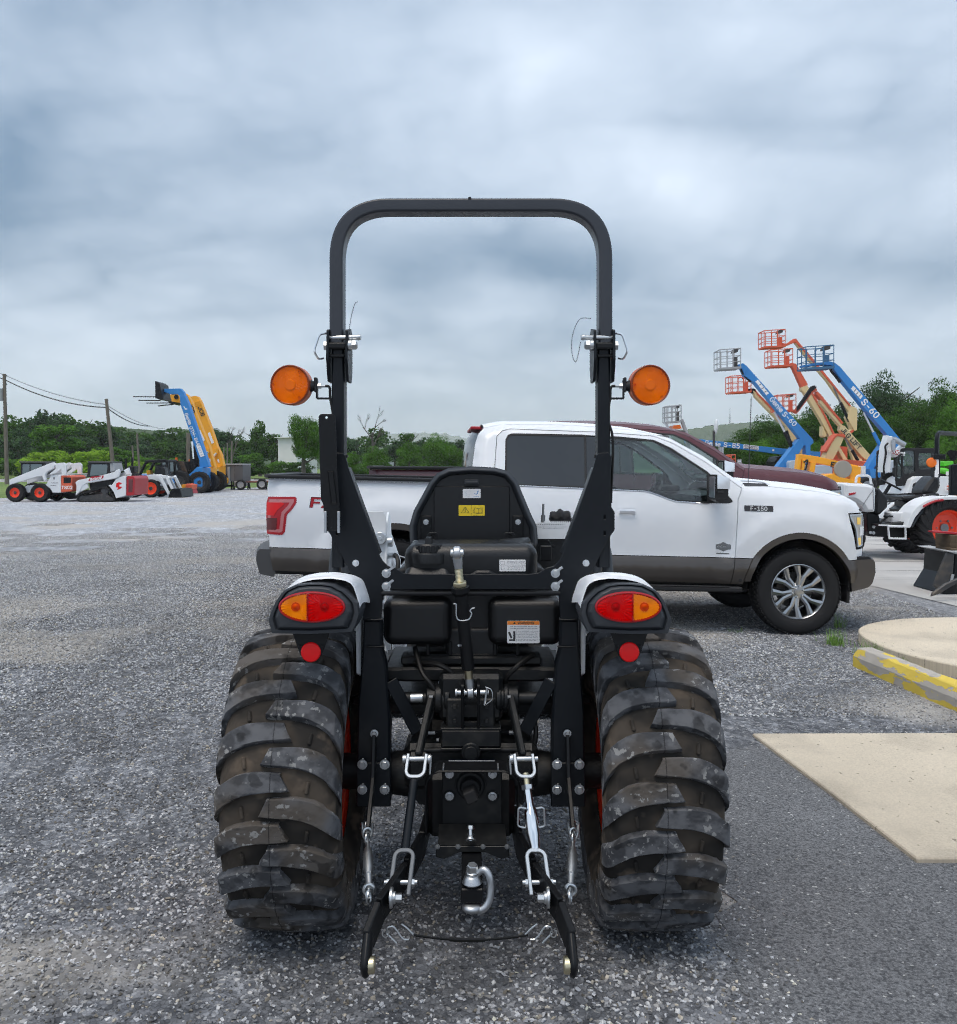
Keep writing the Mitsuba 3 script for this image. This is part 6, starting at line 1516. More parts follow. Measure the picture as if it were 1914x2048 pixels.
def wheel(t, c, y0, y1, R, rim, rimmat='m_orange', name='wheel', treads=20, tyre='m_rubber', hub=True):
    """A wheel about the y axis, its centre at (x, z), between y0 (near) and y1."""
    x, z = c
    W, ym = y1 - y0, (y0 + y1) / 2
    k = t.holder(name)
    h = W / 2
    t.add('tyre', lathe(curve([(rim, -h * 0.8, 0), (R * 0.80, -h, 0), (R * 0.93, -h * 0.92, 0), (R * 0.965, -h * 0.6, 0), (R * 0.97, 0, 0), (R * 0.965, h * 0.6, 0), (R * 0.93, h * 0.92, 0), (R * 0.80, h, 0), (rim, h * 0.8, 0)], 3)[:, :2], (x, ym, z), (0, 1, 0), 48), tyre, smooth=True, under=k)
    if treads:
        ms = []
        for i in range(treads):
            for s in (-1, 1):
                a = 2 * math.pi * (i + (0.5 if s > 0 else 0)) / treads
                e = lambda r, aa, yy: (x + r * math.cos(aa), ym + yy, z + r * math.sin(aa))
                d = 0.26 * 18 / treads
                pts = []
                for yy, aa, r0, r1 in ((0.02 * h, a, 0.95, 1.0), (s * h * 0.62, a + d * 0.5, 0.94, 0.995), (s * h * 1.01, a + d, 0.86, 0.94)):
                    for da in (-0.055, 0.055):
                        pts += [e(R * r0, aa + da * 18 / treads, yy), e(R * r1, aa + da * 0.8 * 18 / treads, yy)]
                ms.append(hull(pts))
        t.add('tread', cat(*ms), tyre, smooth=False, under=k, stuff=True)
    t.add('rim', lathe([(rim * 1.02, -h * 0.82), (rim * 0.94, -h * 0.80), (rim * 0.82, -h * 0.40), (rim * 0.45, -h * 0.34), (rim * 0.40, -h * 0.5), (0, -h * 0.5), (0, h * 0.5), (rim * 0.94, h * 0.7), (rim * 1.02, h * 0.82)], (x, ym, z), (0, 1, 0), 32), rimmat, under=k)
    if hub:
        t.add('hub', cyl((x, y0 + h * 0.5, z), (x, y0 + h * 0.36, z), rim * 0.3, n=16), 'm_darksteel', under=k)
    return k


def side(t, part, c, pts, y0, y1, bsdf, r=0.0, b=0.012, under=None, label=None, smooth=25):
    p = sg.Polygon(c(pts))
    if not p.is_valid:
        p = p.buffer(0)
    p = sg.polygon.orient(p if p.geom_type == 'Polygon' else max(p.geoms, key=lambda g: g.area))
    if r:
        p = rnd(p, r)
    return t.add(part, plate(p, y0, y1, 'xz', b), bsdf, smooth=smooth, under=under, label=label)


def boomtext(t, c, p, q, s, h, y, bsdf='m_sticker', under=None, off=0.5, name='lettering'):
    """Lettering along the line p -> q (detail coordinates), centred on it."""
    a, b_ = at2(c, p, y), at2(c, q, y)
    d = (b_ - a) / np.linalg.norm(b_ - a)
    return t.add(name, text(s, h, (a + b_) / 2, d, (-d[2], 0, d[0]), depth=0.02), bsdf, under=under)


c1 = conv(0, 900, 6.636, 41.3)
sk = Thing('skid_steer_loader', 'white wheeled skid steer loader with orange rims at the left edge of the yard', 'skid steer loader')
for p in ((235, 585), (560, 580)):
    (x, z), = c1([p])
    wheel(sk, (x, 0.405), 41.0, 41.32, 0.405, 0.21)
    wheel(sk, (x, 0.405), 42.55, 42.87, 0.405, 0.21)
side(sk, 'chassis', c1, [(300, 500), (480, 465), (700, 500), (800, 570), (700, 600), (480, 640), (340, 640), (300, 560)], 41.34, 42.5, 'm_black')
side(sk, 'side_panel', c1, [(310, 495), (360, 470), (480, 460), (505, 500), (480, 545), (360, 570)], 41.33, 42.52, 'm_whitepaint')
side(sk, 'rear_body', c1, [(640, 445), (700, 332), (826, 336), (826, 566), (720, 566), (680, 505), (615, 465)], 41.15, 42.7, 'm_whitepaint', 0.02)
rk = side(sk, 'tailgate', c1, [(827, 336), (940, 336), (968, 362), (966, 545), (827, 562)], 41.18, 42.67, 'm_liftorange', 0.03)
side(sk, 'grille', c1, [(860, 362), (958, 366), (956, 436), (862, 440)], 41.165, 41.3, 'm_black', under=rk)
sk.add('lettering', text('T802', 0.14, at2(c1, (905, 497), 41.175), depth=0.008), 'm_sticker', under=rk)
for yy in (41.05, 42.65):
    side(sk, 'lift_arm', c1, [(162, 405), (180, 385), (450, 275), (700, 175), (742, 165), (766, 195), (740, 245), (655, 290), (630, 330), (640, 405), (618, 412), (592, 345), (530, 352), (235, 440), (202, 490), (163, 497)], yy, yy + 0.16, 'm_whitepaint', 0.01)
    side(sk, 'upper_link', c1, [(815, 172), (880, 168), (910, 195), (906, 330), (850, 328), (842, 250), (780, 300), (700, 330), (690, 312), (770, 250), (760, 215), (745, 172), (780, 180)], yy + 0.03, yy + 0.13, 'm_whitepaint', 0.01)
    sk.add('lift_cylinder', cat(cyl(at2(c1, (640, 300), yy + 0.2), at2(c1, (735, 240), yy + 0.2), 0.045), cyl(at2(c1, (575, 345), yy + 0.2), at2(c1, (650, 292), yy + 0.2), 0.03)), 'm_steel')
ck_ = sk.holder('cab')
side(sk, 'cab_frame', c1, [(258, 172), (555, 172), (562, 300), (440, 345), (262, 350)], 41.4, 42.4, 'm_darktrim', under=ck_)
side(sk, 'cab_roof', c1, [(245, 148), (585, 150), (592, 172), (250, 170)], 41.33, 42.47, 'm_darkgreytrim', 0.01, under=ck_)
side(sk, 'side_window', c1, [(288, 188), (380, 186), (376, 335), (285, 342)], 41.385, 41.395, 'm_skyglass', 0.02, 0.002, under=ck_)
side(sk, 'side_window', c1, [(395, 186), (545, 186), (548, 285), (440, 320), (392, 330)], 41.385, 41.395, 'm_skyglass', 0.02, 0.002, under=ck_)
side(sk, 'rear_screen', c1, [(560, 172), (585, 172), (612, 215), (600, 235), (562, 250)], 41.42, 42.38, 'm_darkgreytrim', under=ck_)
side(sk, 'decal', c1, [(700, 432), (790, 432), (790, 440), (700, 440)], 41.14, 41.15, 'm_inkgrey', 0, 0.001)
side(sk, 'decal', c1, [(695, 465), (770, 470), (770, 478), (695, 474)], 41.14, 41.15, 'm_inkgrey', 0, 0.001)
side(sk, 'decal', c1, [(728, 360), (752, 358), (748, 388), (726, 390)], 41.14, 41.15, 'm_inkgrey', 0, 0.001)
bk_ = Thing('loader_bucket', 'black steel bucket lying on the ground between the two white loaders', 'bucket')
side(bk_, 'shell', c1, [(700, 585), (960, 560), (1040, 535), (1045, 640), (960, 655), (780, 662), (700, 620)], 42.2, 43.9, 'm_black')
side(bk_, 'side_plate', c1, [(950, 562), (1030, 545), (1030, 640), (955, 650)], 42.17, 42.2, 'm_darksteel')

tkl = Thing('track_loader', 'white tracked loader with a red rear door beside the wheeled loader', 'track loader')
for yy in (41.1, 42.5):
    tk_ = tkl.holder('track')
    loop = c1([(1045, 650), (1050, 610), (1075, 585), (1140, 562), (1380, 492), (1430, 492), (1470, 520), (1520, 600), (1545, 655), (1530, 684), (1490, 692), (1110, 692), (1062, 680)])
    lp = sg.Polygon(loop)
    lp = sg.polygon.orient(rnd(lp if lp.is_valid else lp.buffer(0), 0.05))
    tkl.add('track_belt', plate(lp.difference(lp.buffer(-0.05)), yy, yy + 0.4, 'xz', 0.01), 'm_rubber', under=tk_)
    rl_ = lp.exterior
    tkl.add('track_lug', cat(*[box((rl_.interpolate(t).x, yy + 0.2, rl_.interpolate(t).y), (0.05, 0.4, 0.05), 0.008) for t in np.arange(0, rl_.length, 0.13)]), 'm_rubber', under=tk_, stuff=True)
    tkl.add('track_frame', plate(sg.Polygon(c1([(1100, 610), (1420, 570), (1500, 640), (1490, 675), (1110, 675)])), yy + 0.08, yy + 0.32, 'xz', 0.02), 'm_darksteel', under=tk_)
    for p, r in (((1403, 537), 0.17), ((1160, 650), 0.10), ((1250, 660), 0.08), ((1330, 662), 0.08), ((1410, 662), 0.08), ((1490, 655), 0.10), ((1100, 640), 0.14)):
        q = at2(c1, p, yy + 0.05)
        tkl.add('roller', lathe([(0, 0), (r * 0.3, 0), (r * 0.35, 0.02), (r * 0.9, 0.02), (r, 0.05), (r, 0.25), (0, 0.25)], q, (0, 1, 0), 20), 'm_darkgreytrim', under=tk_)
    side(tkl, 'lift_arm', c1, [(1030, 430), (1062, 400), (1400, 330), (1540, 292), (1600, 248), (1614, 290), (1590, 362), (1500, 388), (1180, 437), (1118, 478), (1080, 560), (1032, 602), (1045, 480)], yy - 0.03, yy + 0.13, 'm_whitepaint', 0.01)
    side(tkl, 'skirt', c1, [(1095, 480), (1180, 440), (1200, 500), (1090, 555)], yy, yy + 0.1, 'm_whitepaint')
side(tkl, 'body', c1, [(1180, 440), (1500, 390), (1560, 400), (1480, 480), (1420, 485), (1200, 540)], 41.3, 42.7, 'm_black')
side(tkl, 'rear_body', c1, [(1450, 455), (1500, 470), (1560, 382), (1640, 350), (1692, 345), (1690, 602), (1560, 640), (1530, 560), (1482, 492)], 41.12, 42.9, 'm_whitepaint', 0.02)
rk = side(tkl, 'rear_door', c1, [(1700, 345), (1785, 345), (1806, 380), (1796, 600), (1692, 606)], 41.15, 42.87, 'm_red', 0.03)
side(tkl, 'grille', c1, [(1722, 385), (1784, 385), (1776, 560), (1718, 560)], 41.14, 41.2, 'm_darkred', 0.01, under=rk)
side(tkl, 'red_decal', c1, [(1565, 442), (1600, 425), (1645, 440), (1610, 455), (1600, 480), (1645, 490), (1610, 515), (1575, 530), (1590, 500), (1562, 490)], 41.105, 41.12, 'm_redbright', 0, 0.001)
dk_ = side(tkl, 'name_decal', c1, [(1240, 352), (1408, 338), (1392, 380), (1205, 412), (1212, 385)], 41.06, 41.07, 'm_red', 0, 0.001)
boomtext(tkl, c1, (1230, 392), (1385, 358), 'Bobcat', 0.12, 41.06, under=dk_)
ck_ = tkl.holder('cab')
side(tkl, 'cab_frame', c1, [(1160, 170), (1440, 172), (1450, 300), (1400, 345), (1140, 365), (1145, 300)], 41.4, 42.5, 'm_darktrim', under=ck_)
side(tkl, 'cab_roof', c1, [(1155, 146), (1475, 152), (1484, 174), (1165, 172)], 41.34, 42.56, 'm_darkgreytrim', 0.01, under=ck_)
side(tkl, 'rear_screen', c1, [(1440, 172), (1482, 174), (1506, 275), (1448, 296)], 41.42, 42.48, 'm_galvgrey', under=ck_)
side(tkl, 'side_window', c1, [(1205, 190), (1415, 192), (1410, 305), (1385, 325), (1180, 345)], 41.385, 41.395, 'm_skyglass', 0.02, 0.002, under=ck_)
tkl.add('exhaust', cat(*[cyl(at2(c1, (u, 300), 41.9 + d), at2(c1, (u, v), 41.9 + d), 0.05, n=10) for u, v, d in ((1602, 110, 0), (1655, 95, 0.3))], box(at2(c1, (1690, 260), 42.0), (0.28, 0.5, 0.30), 0.02)), 'm_black')
side(tkl, 'rear_link', c1, [(1640, 270), (1700, 235), (1722, 320), (1680, 325)], 41.3, 41.5, 'm_whitepaint')

# compact tractor with a front loader, and a blue utility vehicle behind it
c2 = conv(250, 740, 6.636, 47.0)
ct = Thing('compact_tractor', 'small white tractor with loader bucket between the track loader and the telehandler', 'tractor')
(x, z), = c2([(373, 1625)])
wheel(ct, (x, 0.45), 46.6, 46.85, 0.45, 0.30, name='front_wheel')
wheel(ct, (x + 0.05, 0.45), 47.9, 48.15, 0.45, 0.30, name='front_wheel')
(x, z), = c2([(140, 1560)])
wheel(ct, (x, 0.62), 46.5, 46.9, 0.62, 0.34, name='rear_wheel')
side(ct, 'hood', c2, [(272, 1432), (300, 1397), (420, 1385), (560, 1402), (612, 1420), (602, 1442), (500, 1445), (512, 1500), (470, 1547), (280, 1505)], 46.85, 47.9, 'm_whitepaint', 0.02)
side(ct, 'hood_vent', c2, [(400, 1475), (450, 1470), (490, 1500), (470, 1525), (430, 1510)], 46.83, 46.9, 'm_black')
side(ct, 'chassis', c2, [(140, 1520), (300, 1500), (480, 1545), (480, 1600), (300, 1610), (150, 1600)], 46.95, 47.8, 'm_black')
side(ct, 'footstep', c2, [(145, 1540), (240, 1540), (240, 1560), (145, 1562)], 46.7, 46.95, 'm_whitepaint')
for yy in (46.65, 47.95):
    side(ct, 'loader_arm', c2, [(440, 1400), (480, 1395), (520, 1432), (580, 1540), (622, 1640), (596, 1652), (545, 1562), (500, 1470)], yy, yy + 0.1, 'm_whitepaint')
    side(ct, 'loader_arm', c2, [(545, 1402), (580, 1400), (668, 1585), (640, 1600), (585, 1500)], yy + 0.12, yy + 0.2, 'm_whitepaint')
side(ct, 'bucket', c2, [(625, 1692), (658, 1580), (690, 1570), (780, 1572), (806, 1682), (720, 1702)], 46.4, 48.3, 'm_black')
side(ct, 'seat', c2, [(470, 1300), (510, 1290), (530, 1390), (600, 1400), (590, 1430), (480, 1420)], 47.1, 47.6, 'm_plastic')

c2b = conv(250, 740, 6.636, 50.0)
uv = Thing('utility_vehicle', 'blue utility vehicle with a black roll cage behind the small white tractor', 'utility vehicle')
side(uv, 'body', c2b, [(150, 1420), (200, 1385), (420, 1390), (560, 1400), (600, 1500), (560, 1560), (160, 1550)], 49.4, 50.8, 'm_blue', 0.02)
side(uv, 'headlamp', c2b, [(160, 1412), (185, 1405), (185, 1425), (160, 1432)], 49.38, 49.5, 'm_sticker', 0, 0.002)
for yy in (49.45, 50.7):
    q = [at2(c2b, p, yy) for p in ((232, 1420), (320, 1240), (350, 1212), (600, 1205), (610, 1400))]
    uv.add('roll_cage', tube(fillet(q, 0.1), 0.075, 8), 'm_black')
side(uv, 'canopy', c2b, [(318, 1200), (620, 1190), (622, 1215), (330, 1230)], 49.35, 50.85, 'm_black', 0.01)
side(uv, 'seat', c2b, [(440, 1260), (520, 1255), (560, 1390), (420, 1400)], 49.6, 50.6, 'm_plastic')
side(uv, 'console', c2b, [(300, 1335), (350, 1330), (360, 1390), (310, 1390)], 49.8, 50.2, 'm_yellow')
for u in (230, 520):
    (x, z), = c2b([(u, 1550)])
    wheel(uv, (x, 0.33), 49.3, 49.55, 0.33, 0.18, 'm_darksteel', treads=16)

c3 = conv(250, 740, 6.636, 54.0)
th_ = Thing('telehandler', 'blue telehandler with its boom raised and black forks', 'telehandler')
side(th_, 'boom', c3, [(722, 335), (790, 335), (842, 455), (1117, 1285), (988, 1296), (985, 1200), (735, 452)], 54.0, 54.5, 'm_blue')
side(th_, 'boom_head', c3, [(512, 250), (730, 243), (768, 288), (792, 345), (722, 345), (690, 318), (600, 322), (512, 288)], 54.05, 54.45, 'm_blue', 0.03)
side(th_, 'fork_carriage', c3, [(438, 155), (458, 162), (500, 190), (520, 300), (545, 400), (505, 405), (440, 380)], 53.5, 55.0, 'm_black')
for p, q, d in (((145, 360), (455, 362), 53.6), ((165, 400), (455, 402), 54.2), ((222, 427), (520, 425), 54.8)):
    th_.add('fork', beam(at2(c3, p, d), at2(c3, q, d), 0.12, 0.05, 0.008), 'm_darksteel')
boomtext(th_, c3, (812, 580), (868, 715), 'Genie', 0.19, 53.99)
boomtext(th_, c3, (880, 770), (968, 980), 'GTH-844', 0.18, 53.99)
side(th_, 'logo', c3, [(775, 482), (790, 482), (800, 510), (830, 512), (822, 528), (798, 526)], 53.98, 54.0, 'm_sticker', 0, 0.002)
lk_ = side(th_, 'notice', c3, [(945, 1003), (996, 987), (1055, 1140), (1003, 1158)], 53.97, 54.0, 'm_sticker', 0, 0.002)
th_.add('notice_print', cat(*[beam(at2(c3, (960 + 11 * i, 1010 + 30 * i), 53.965), at2(c3, (998 + 11 * i, 998 + 30 * i), 53.965), 0.004, 0.07, 0) for i in range(5)]), 'm_stickergrey', under=lk_)
side(th_, 'body', c3, [(588, 1365), (775, 1380), (790, 1440), (905, 1365), (985, 1285), (1052, 1300), (1056, 1550), (930, 1538), (892, 1500), (850, 1432), (700, 1432), (642, 1492), (598, 1482)], 53.6, 55.3, 'm_blue', 0.03)
side(th_, 'chassis', c3, [(620, 1480), (1050, 1500), (1060, 1590), (640, 1580)], 53.9, 55.2, 'm_black')
side(th_, 'side_hatch', c3, [(940, 1450), (1020, 1450), (1015, 1530), (942, 1525)], 53.58, 53.7, 'm_blue', 0.01)
side(th_, 'decal', c3, [(988, 1376), (1016, 1376), (1014, 1400), (988, 1400)], 53.57, 53.6, 'm_sticker', 0, 0.002)
side(th_, 'decal', c3, [(868, 1430), (888, 1428), (886, 1456), (870, 1458)], 53.57, 53.6, 'm_sticker', 0, 0.002)
ck_ = th_.holder('cab')
side(th_, 'cab_frame', c3, [(470, 1400), (492, 1210), (720, 1205), (775, 1365), (590, 1372)], 53.75, 54.8, 'm_black', under=ck_)
side(th_, 'side_window', c3, [(620, 1225), (690, 1222), (728, 1345), (622, 1350)], 53.73, 53.75, 'm_skyglass', 0.02, 0.002, under=ck_)
side(th_, 'side_window', c3, [(520, 1225), (600, 1222), (600, 1350), (500, 1355)], 53.73, 53.75, 'm_skyglass', 0.02, 0.002, under=ck_)
th_.add('beacon', cyl(at2(c3, (667, 1205), 54.2), at2(c3, (667, 1160), 54.2), 0.09, 0.07), 'm_amber', under=ck_)
for p, r, d in (((755, 1515), 0.66, 53.3), ((1010, 1560), 0.62, 53.5), ((755, 1515), 0.66, 55.2), ((1010, 1560), 0.62, 55.2)):
    (x, z), = c3([p])
    wheel(th_, (x, r), d, d + 0.4, r, 0.34, 'm_darksteel', treads=18)
th_.add('lift_ram', cat(cyl(at2(c3, (900, 985), 53.9), at2(c3, (915, 1180), 53.9), 0.055, n=12), cyl(at2(c3, (893, 950), 53.9), at2(c3, (903, 1000), 53.9), 0.075, n=12)), 'm_chrome')
th_.add('lower_ram', cat(cyl(at2(c3, (915, 1180), 53.9), at2(c3, (925, 1330), 53.9), 0.08, n=12), box(at2(c3, (890, 1200), 54.6), (0.5, 0.5, 1.6), 0.05)), 'm_black')
mat('m_skyglass', (0.10, 0.14, 0.15), 0.06, spec=0.7, coat=1.0)

for i, (dx, yy, lab) in enumerate(((0, 56.5, 'yellow telehandler with raised boom directly behind the blue one'), (1, 59.5, 'yellow telehandler at the back of the row beside the grey trailer'))):
    c4 = conv(250, 740, 6.636, yy)
    tt_ = Thing('telehandler', lab, 'telehandler', 'yellow telehandlers in the row')
    if i == 0:
        side(tt_, 'boom', c4, [(795, 310), (832, 335), (872, 400), (930, 560), (1112, 1000), (1192, 1285), (1080, 1300), (1040, 1150), (850, 500)], yy, yy + 0.5, 'm_yellow')
        side(tt_, 'boom_head', c4, [(525, 345), (560, 328), (700, 318), (722, 360), (718, 420), (690, 436), (600, 420), (545, 395)], yy + 0.05, yy + 0.45, 'm_yellow', 0.04)
        side(tt_, 'carriage', c4, [(600, 415), (700, 432), (665, 462), (610, 448)], yy - 0.4, yy + 0.9, 'm_black')
        tt_.add('fork', beam(at2(c4, (440, 476), yy), at2(c4, (640, 456), yy), 0.12, 0.06, 0.008), 'm_darksteel')
        tt_.add('head_pin', cyl(at2(c4, (680, 358), yy + 0.06), at2(c4, (680, 358), yy - 0.02), 0.13, n=16), 'm_black')
        body = [(1052, 1312), (1145, 1290), (1152, 1500), (1060, 1512)]
        tp, ln, nt, arm = ((868, 455), (905, 560)), 'JCB', [(970, 812), (1000, 796), (1062, 935), (1030, 955)], [(1040, 1020), (1130, 1045), (1110, 1180), (1070, 1120)]
    else:
        side(tt_, 'boom', c4, [(905, 440), (1000, 410), (1060, 560), (1142, 770), (1222, 1012), (1275, 1120), (1310, 1275), (1180, 1292), (1122, 1000), (945, 560)], yy, yy + 0.5, 'm_yellow')
        side(tt_, 'boom_head', c4, [(832, 372), (850, 355), (930, 342), (962, 350), (1003, 412), (1000, 470), (905, 470)], yy + 0.02, yy + 0.48, 'm_yellow', 0.04)
        for v in (425, 445, 465):
            tt_.add('boom_band', beam(at2(c4, (905 + (v - 425) * 0.3, v + 16), yy - 0.02), at2(c4, (1000 + (v - 425) * 0.3, v - 14), yy - 0.02), 0.06, 0.08, 0.01), 'm_yellow')
        body = [(1155, 1292), (1270, 1280), (1268, 1440), (1310, 1432), (1306, 1500), (1265, 1522), (1140, 1516)]
        tp, ln, nt, arm = ((992, 495), (1036, 600)), 'JCB', [(1098, 840), (1128, 824), (1182, 965), (1152, 982)], [(1160, 1060), (1240, 1030), (1235, 1110), (1190, 1170)]
        tt_.add('black_slot', beam(at2(c4, (935, 560), yy - 0.02), at2(c4, (1115, 1000), yy - 0.02), 0.03, 0.16, 0.01), 'm_black')
    side(tt_, 'rear_body', c4, body, yy - 0.5, yy + 1.2, 'm_yellow', 0.04)
    boomtext(tt_, c4, tp[0], tp[1], ln, 0.24, yy - 0.01, 'm_ink')
    nk = side(tt_, 'notice', c4, nt, yy - 0.03, yy, 'm_sticker', 0, 0.002)
    side(tt_, 'link_plate', c4, arm, yy - 0.12, yy - 0.02, 'm_yellow')
    tt_.add('link_rod', cyl(at2(c4, (1075 + 95 * i, 1130 + 35 * i), yy - 0.15), at2(c4, (1110 + 112 * i, 1085 + 15 * i), yy - 0.15), 0.06, n=10), 'm_chrome')
    side(tt_, 'decal', c4, [(1110 + 115 * i, 1175 + 10 * i), (1130 + 115 * i, 1170 + 10 * i), (1140 + 115 * i, 1215 + 10 * i), (1120 + 115 * i, 1220 + 10 * i)], yy - 0.03, yy, 'm_sticker', 0, 0.002)
    bp_ = np.mean(A(body), 0)
    side(tt_, 'body_decal', c4, [(bp_[0] - 28, 1320), (bp_[0] + 26, 1318), (bp_[0] + 24, 1350), (bp_[0] - 26, 1356)], yy - 0.52, yy - 0.5, 'm_cream', 0, 0.002)
    for u in (1000, 1130 + 40 * i):
        (x, z), = c4([(u, 1560)])
        wheel(tt_, (x, 0.62), yy - 0.7, yy - 0.3, 0.62, 0.34, 'm_darksteel', treads=18)
        wheel(tt_, (x, 0.62), yy + 1.2, yy + 1.6, 0.62, 0.34, 'm_darksteel', treads=18)
    side(tt_, 'chassis', c4, [(700, 1440), (1160, 1480), (1160, 1580), (700, 1560)], yy - 0.2, yy + 1.1, 'm_black')
    side(tt_, 'cab_frame', c4, [(740, 1215), (850, 1210), (880, 1360), (760, 1370)], yy + 0.5, yy + 1.4, 'm_black')
    side(tt_, 'engine_cover', c4, [(780, 1350), (900, 1350), (960, 1400), (960, 1440), (780, 1430)], yy - 0.2, yy + 0.4, 'm_yellow')
    if i == 0:
        tt_.add('beacon', cyl(at2(c4, (803, 1212), yy + 0.9), at2(c4, (803, 1180), yy + 0.9), 0.10, 0.08), 'm_amber')
hp_ = Thing('seed_hopper', 'red and orange hopper on a frame in front of the blue telehandler', 'hopper')
c5 = conv(250, 740, 6.636, 52.0)
side(hp_, 'hopper', c5, [(780, 1520), (850, 1508), (918, 1520), (915, 1580), (800, 1585)], 51.6, 52.6, 'm_liftorange', 0.02)
side(hp_, 'end_plate', c5, [(780, 1522), (835, 1512), (832, 1560), (790, 1570)], 51.56, 51.6, 'm_yellow', 0, 0.003)
side(hp_, 'frame', c5, [(790, 1585), (915, 1580), (935, 1635), (810, 1645)], 51.7, 52.5, 'm_red')
for u in (808, 860, 915):
    hp_.add('leg', cyl(at2(c5, (u, 1580), 51.65), at2(c5, (u, 1650), 51.65), 0.04, n=8), 'm_darksteel')

c6 = conv(250, 740, 6.636, 61.0)
et = Thing('enclosed_trailer', 'grey enclosed trailer at the end of the machine row', 'trailer')
side(et, 'front_wall', c6, [(1312, 1262), (1452, 1262), (1452, 1470), (1380, 1480), (1312, 1430)], 61.0, 63.0, 'm_trailergrey')
side(et, 'side_wall', c6, [(1453, 1262), (1570, 1262), (1570, 1475), (1453, 1475)], 60.9, 63.0, 'm_trailerdark')
side(et, 'roof_trim', c6, [(1308, 1244), (1572, 1244), (1572, 1262), (1308, 1262)], 60.85, 63.0, 'm_galvgrey', 0.01)
side(et, 'skirt', c6, [(1453, 1476), (1570, 1476), (1568, 1545), (1453, 1540)], 60.9, 62.9, 'm_galv')
et.add('tongue', cat(beam(at2(c6, (1230, 1545), 61.2), at2(c6, (1460, 1535), 61.2), 0.14, 0.12, 0.01), *[beam(at2(c6, (u, 1430), 61.1), at2(c6, (u, 1590), 61.1), 0.10, 0.10, 0.01) for u in (1412, 1442)]), 'm_black')
et.add('tongue_box', box(at2(c6, (1330, 1400), 61.6), (0.5, 0.5, 0.35), 0.02), 'm_black')
et.add('side_pole', cyl(at2(c6, (1380, 1480), 60.9), at2(c6, (1380, 1285), 60.9), 0.09, n=10), 'm_galvgrey')
side(et, 'fender', c6, [(1315, 1480), (1400, 1470), (1400, 1520), (1320, 1520)], 60.8, 61.0, 'm_galvgrey')
mat('m_trailergrey', (0.16, 0.165, 0.17), 0.5)
mat('m_trailerdark', (0.09, 0.093, 0.10), 0.5)
for u in (1545, 1240):
    (x, z), = c6([(u, 1555)])
    wheel(et, (x, 0.34), 60.75, 60.98, 0.34, 0.2, 'm_galvgrey', treads=0, hub=False)
fl = Thing('flatbed_trailer', 'low flatbed trailer with a red brown deck beside the grey trailer', 'trailer')
side(fl, 'deck', c6, [(1575, 1478), (1990, 1478), (1990, 1500), (1575, 1498)], 61.5, 63.8, 'm_deck')
side(fl, 'rail', c6, [(1575, 1450), (1990, 1450), (1990, 1462), (1575, 1462)], 63.7, 63.8, 'm_black')
fl.add('stand', cat(*[beam(at2(c6, (u, 1500), 61.6), at2(c6, (u + d, 1585), 61.6), 0.09, 0.09, 0.01) for u, d in ((1610, -10), (1615, 15), (1850, 0))]), 'm_black', stuff=True)
(x, z), = c6([(1800, 1540)])
wheel(fl, (x, 0.36), 61.3, 61.5, 0.36, 0.2, 'm_galvgrey', treads=0, hub=False)
mat('m_deck', (0.16, 0.06, 0.045), 0.8)

# poles, wires, rail, houses
def pole(lab, a, b_, y, r, group=None, extra=None):
    t = Thing('utility_pole', lab, 'utility pole', group)
    A0, B0 = at(a[0], a[1], y), at(b_[0], b_[1], y)
    B0[2] = min(B0[2], 0)
    m = [cyl(B0, A0, r, r * 0.75, 10)]
    t.add('shaft', cat(m), 'm_wood')
    if extra:
        extra(t, A0, y)
    return t


def pole_gear(t, A0, y):
    t.add('transformer', cyl(A0 + A([-0.28, -0.1, -2.2]), A0 + A([-0.28, -0.1, -1.2]), 0.22, n=14), 'm_galvgrey')
    t.add('insulator', cat(*[cyl(A0 + A([0.1, 0, z]), A0 + A([0.22, 0, z + 0.1]), 0.06, n=8) for z in (-0.2, -0.9, -2.6)]), 'm_steel', stuff=True)


pole('tall utility pole with a transformer at the left edge of the photo', (8.5, 748), (14, 956), 78, 0.17, extra=pole_gear)
pole('leaning utility pole behind the track loader', (212.5, 798), (230, 954), 76, 0.17)
pole('thin grey pole among the bushes, taller of two', (273.7, 867), (280.5, 950), 92, 0.12)
pole('thin grey pole among the bushes, shorter of two', (264.6, 891), (269, 950), 100, 0.11)
pole('dark pole standing just left of the blue boom', (376.5, 866), (377.5, 955), 70, 0.19)
for i, (u, v) in enumerate(((448, 894), (455, 886), (464, 882))):
    pole(('leftmost', 'middle', 'rightmost')[i] + ' of three slim pale poles in the shrubs right of the telehandlers', (u, v), (u - 1, 952), 96, 0.09, 'slim poles in the shrubs')


def wire(lab, pts, r, y):
    t = Thing('overhead_wire', lab, 'wire')
    p = []
    for (u0, v0, y0), (u1, v1, y1), sag in pts:
        for k in np.linspace(0, 1, 12):
            q = at(u0, v0, y0) * (1 - k) + at(u1, v1, y1) * k
            q[2] -= sag * 4 * k * (1 - k)
            p.append(q)
    keep = [p[0]] + [b_ for a, b_ in zip(p, p[1:]) if np.linalg.norm(b_ - a) > 0.05]
    t.add(None, tube(keep, r, 5), 'm_ink')


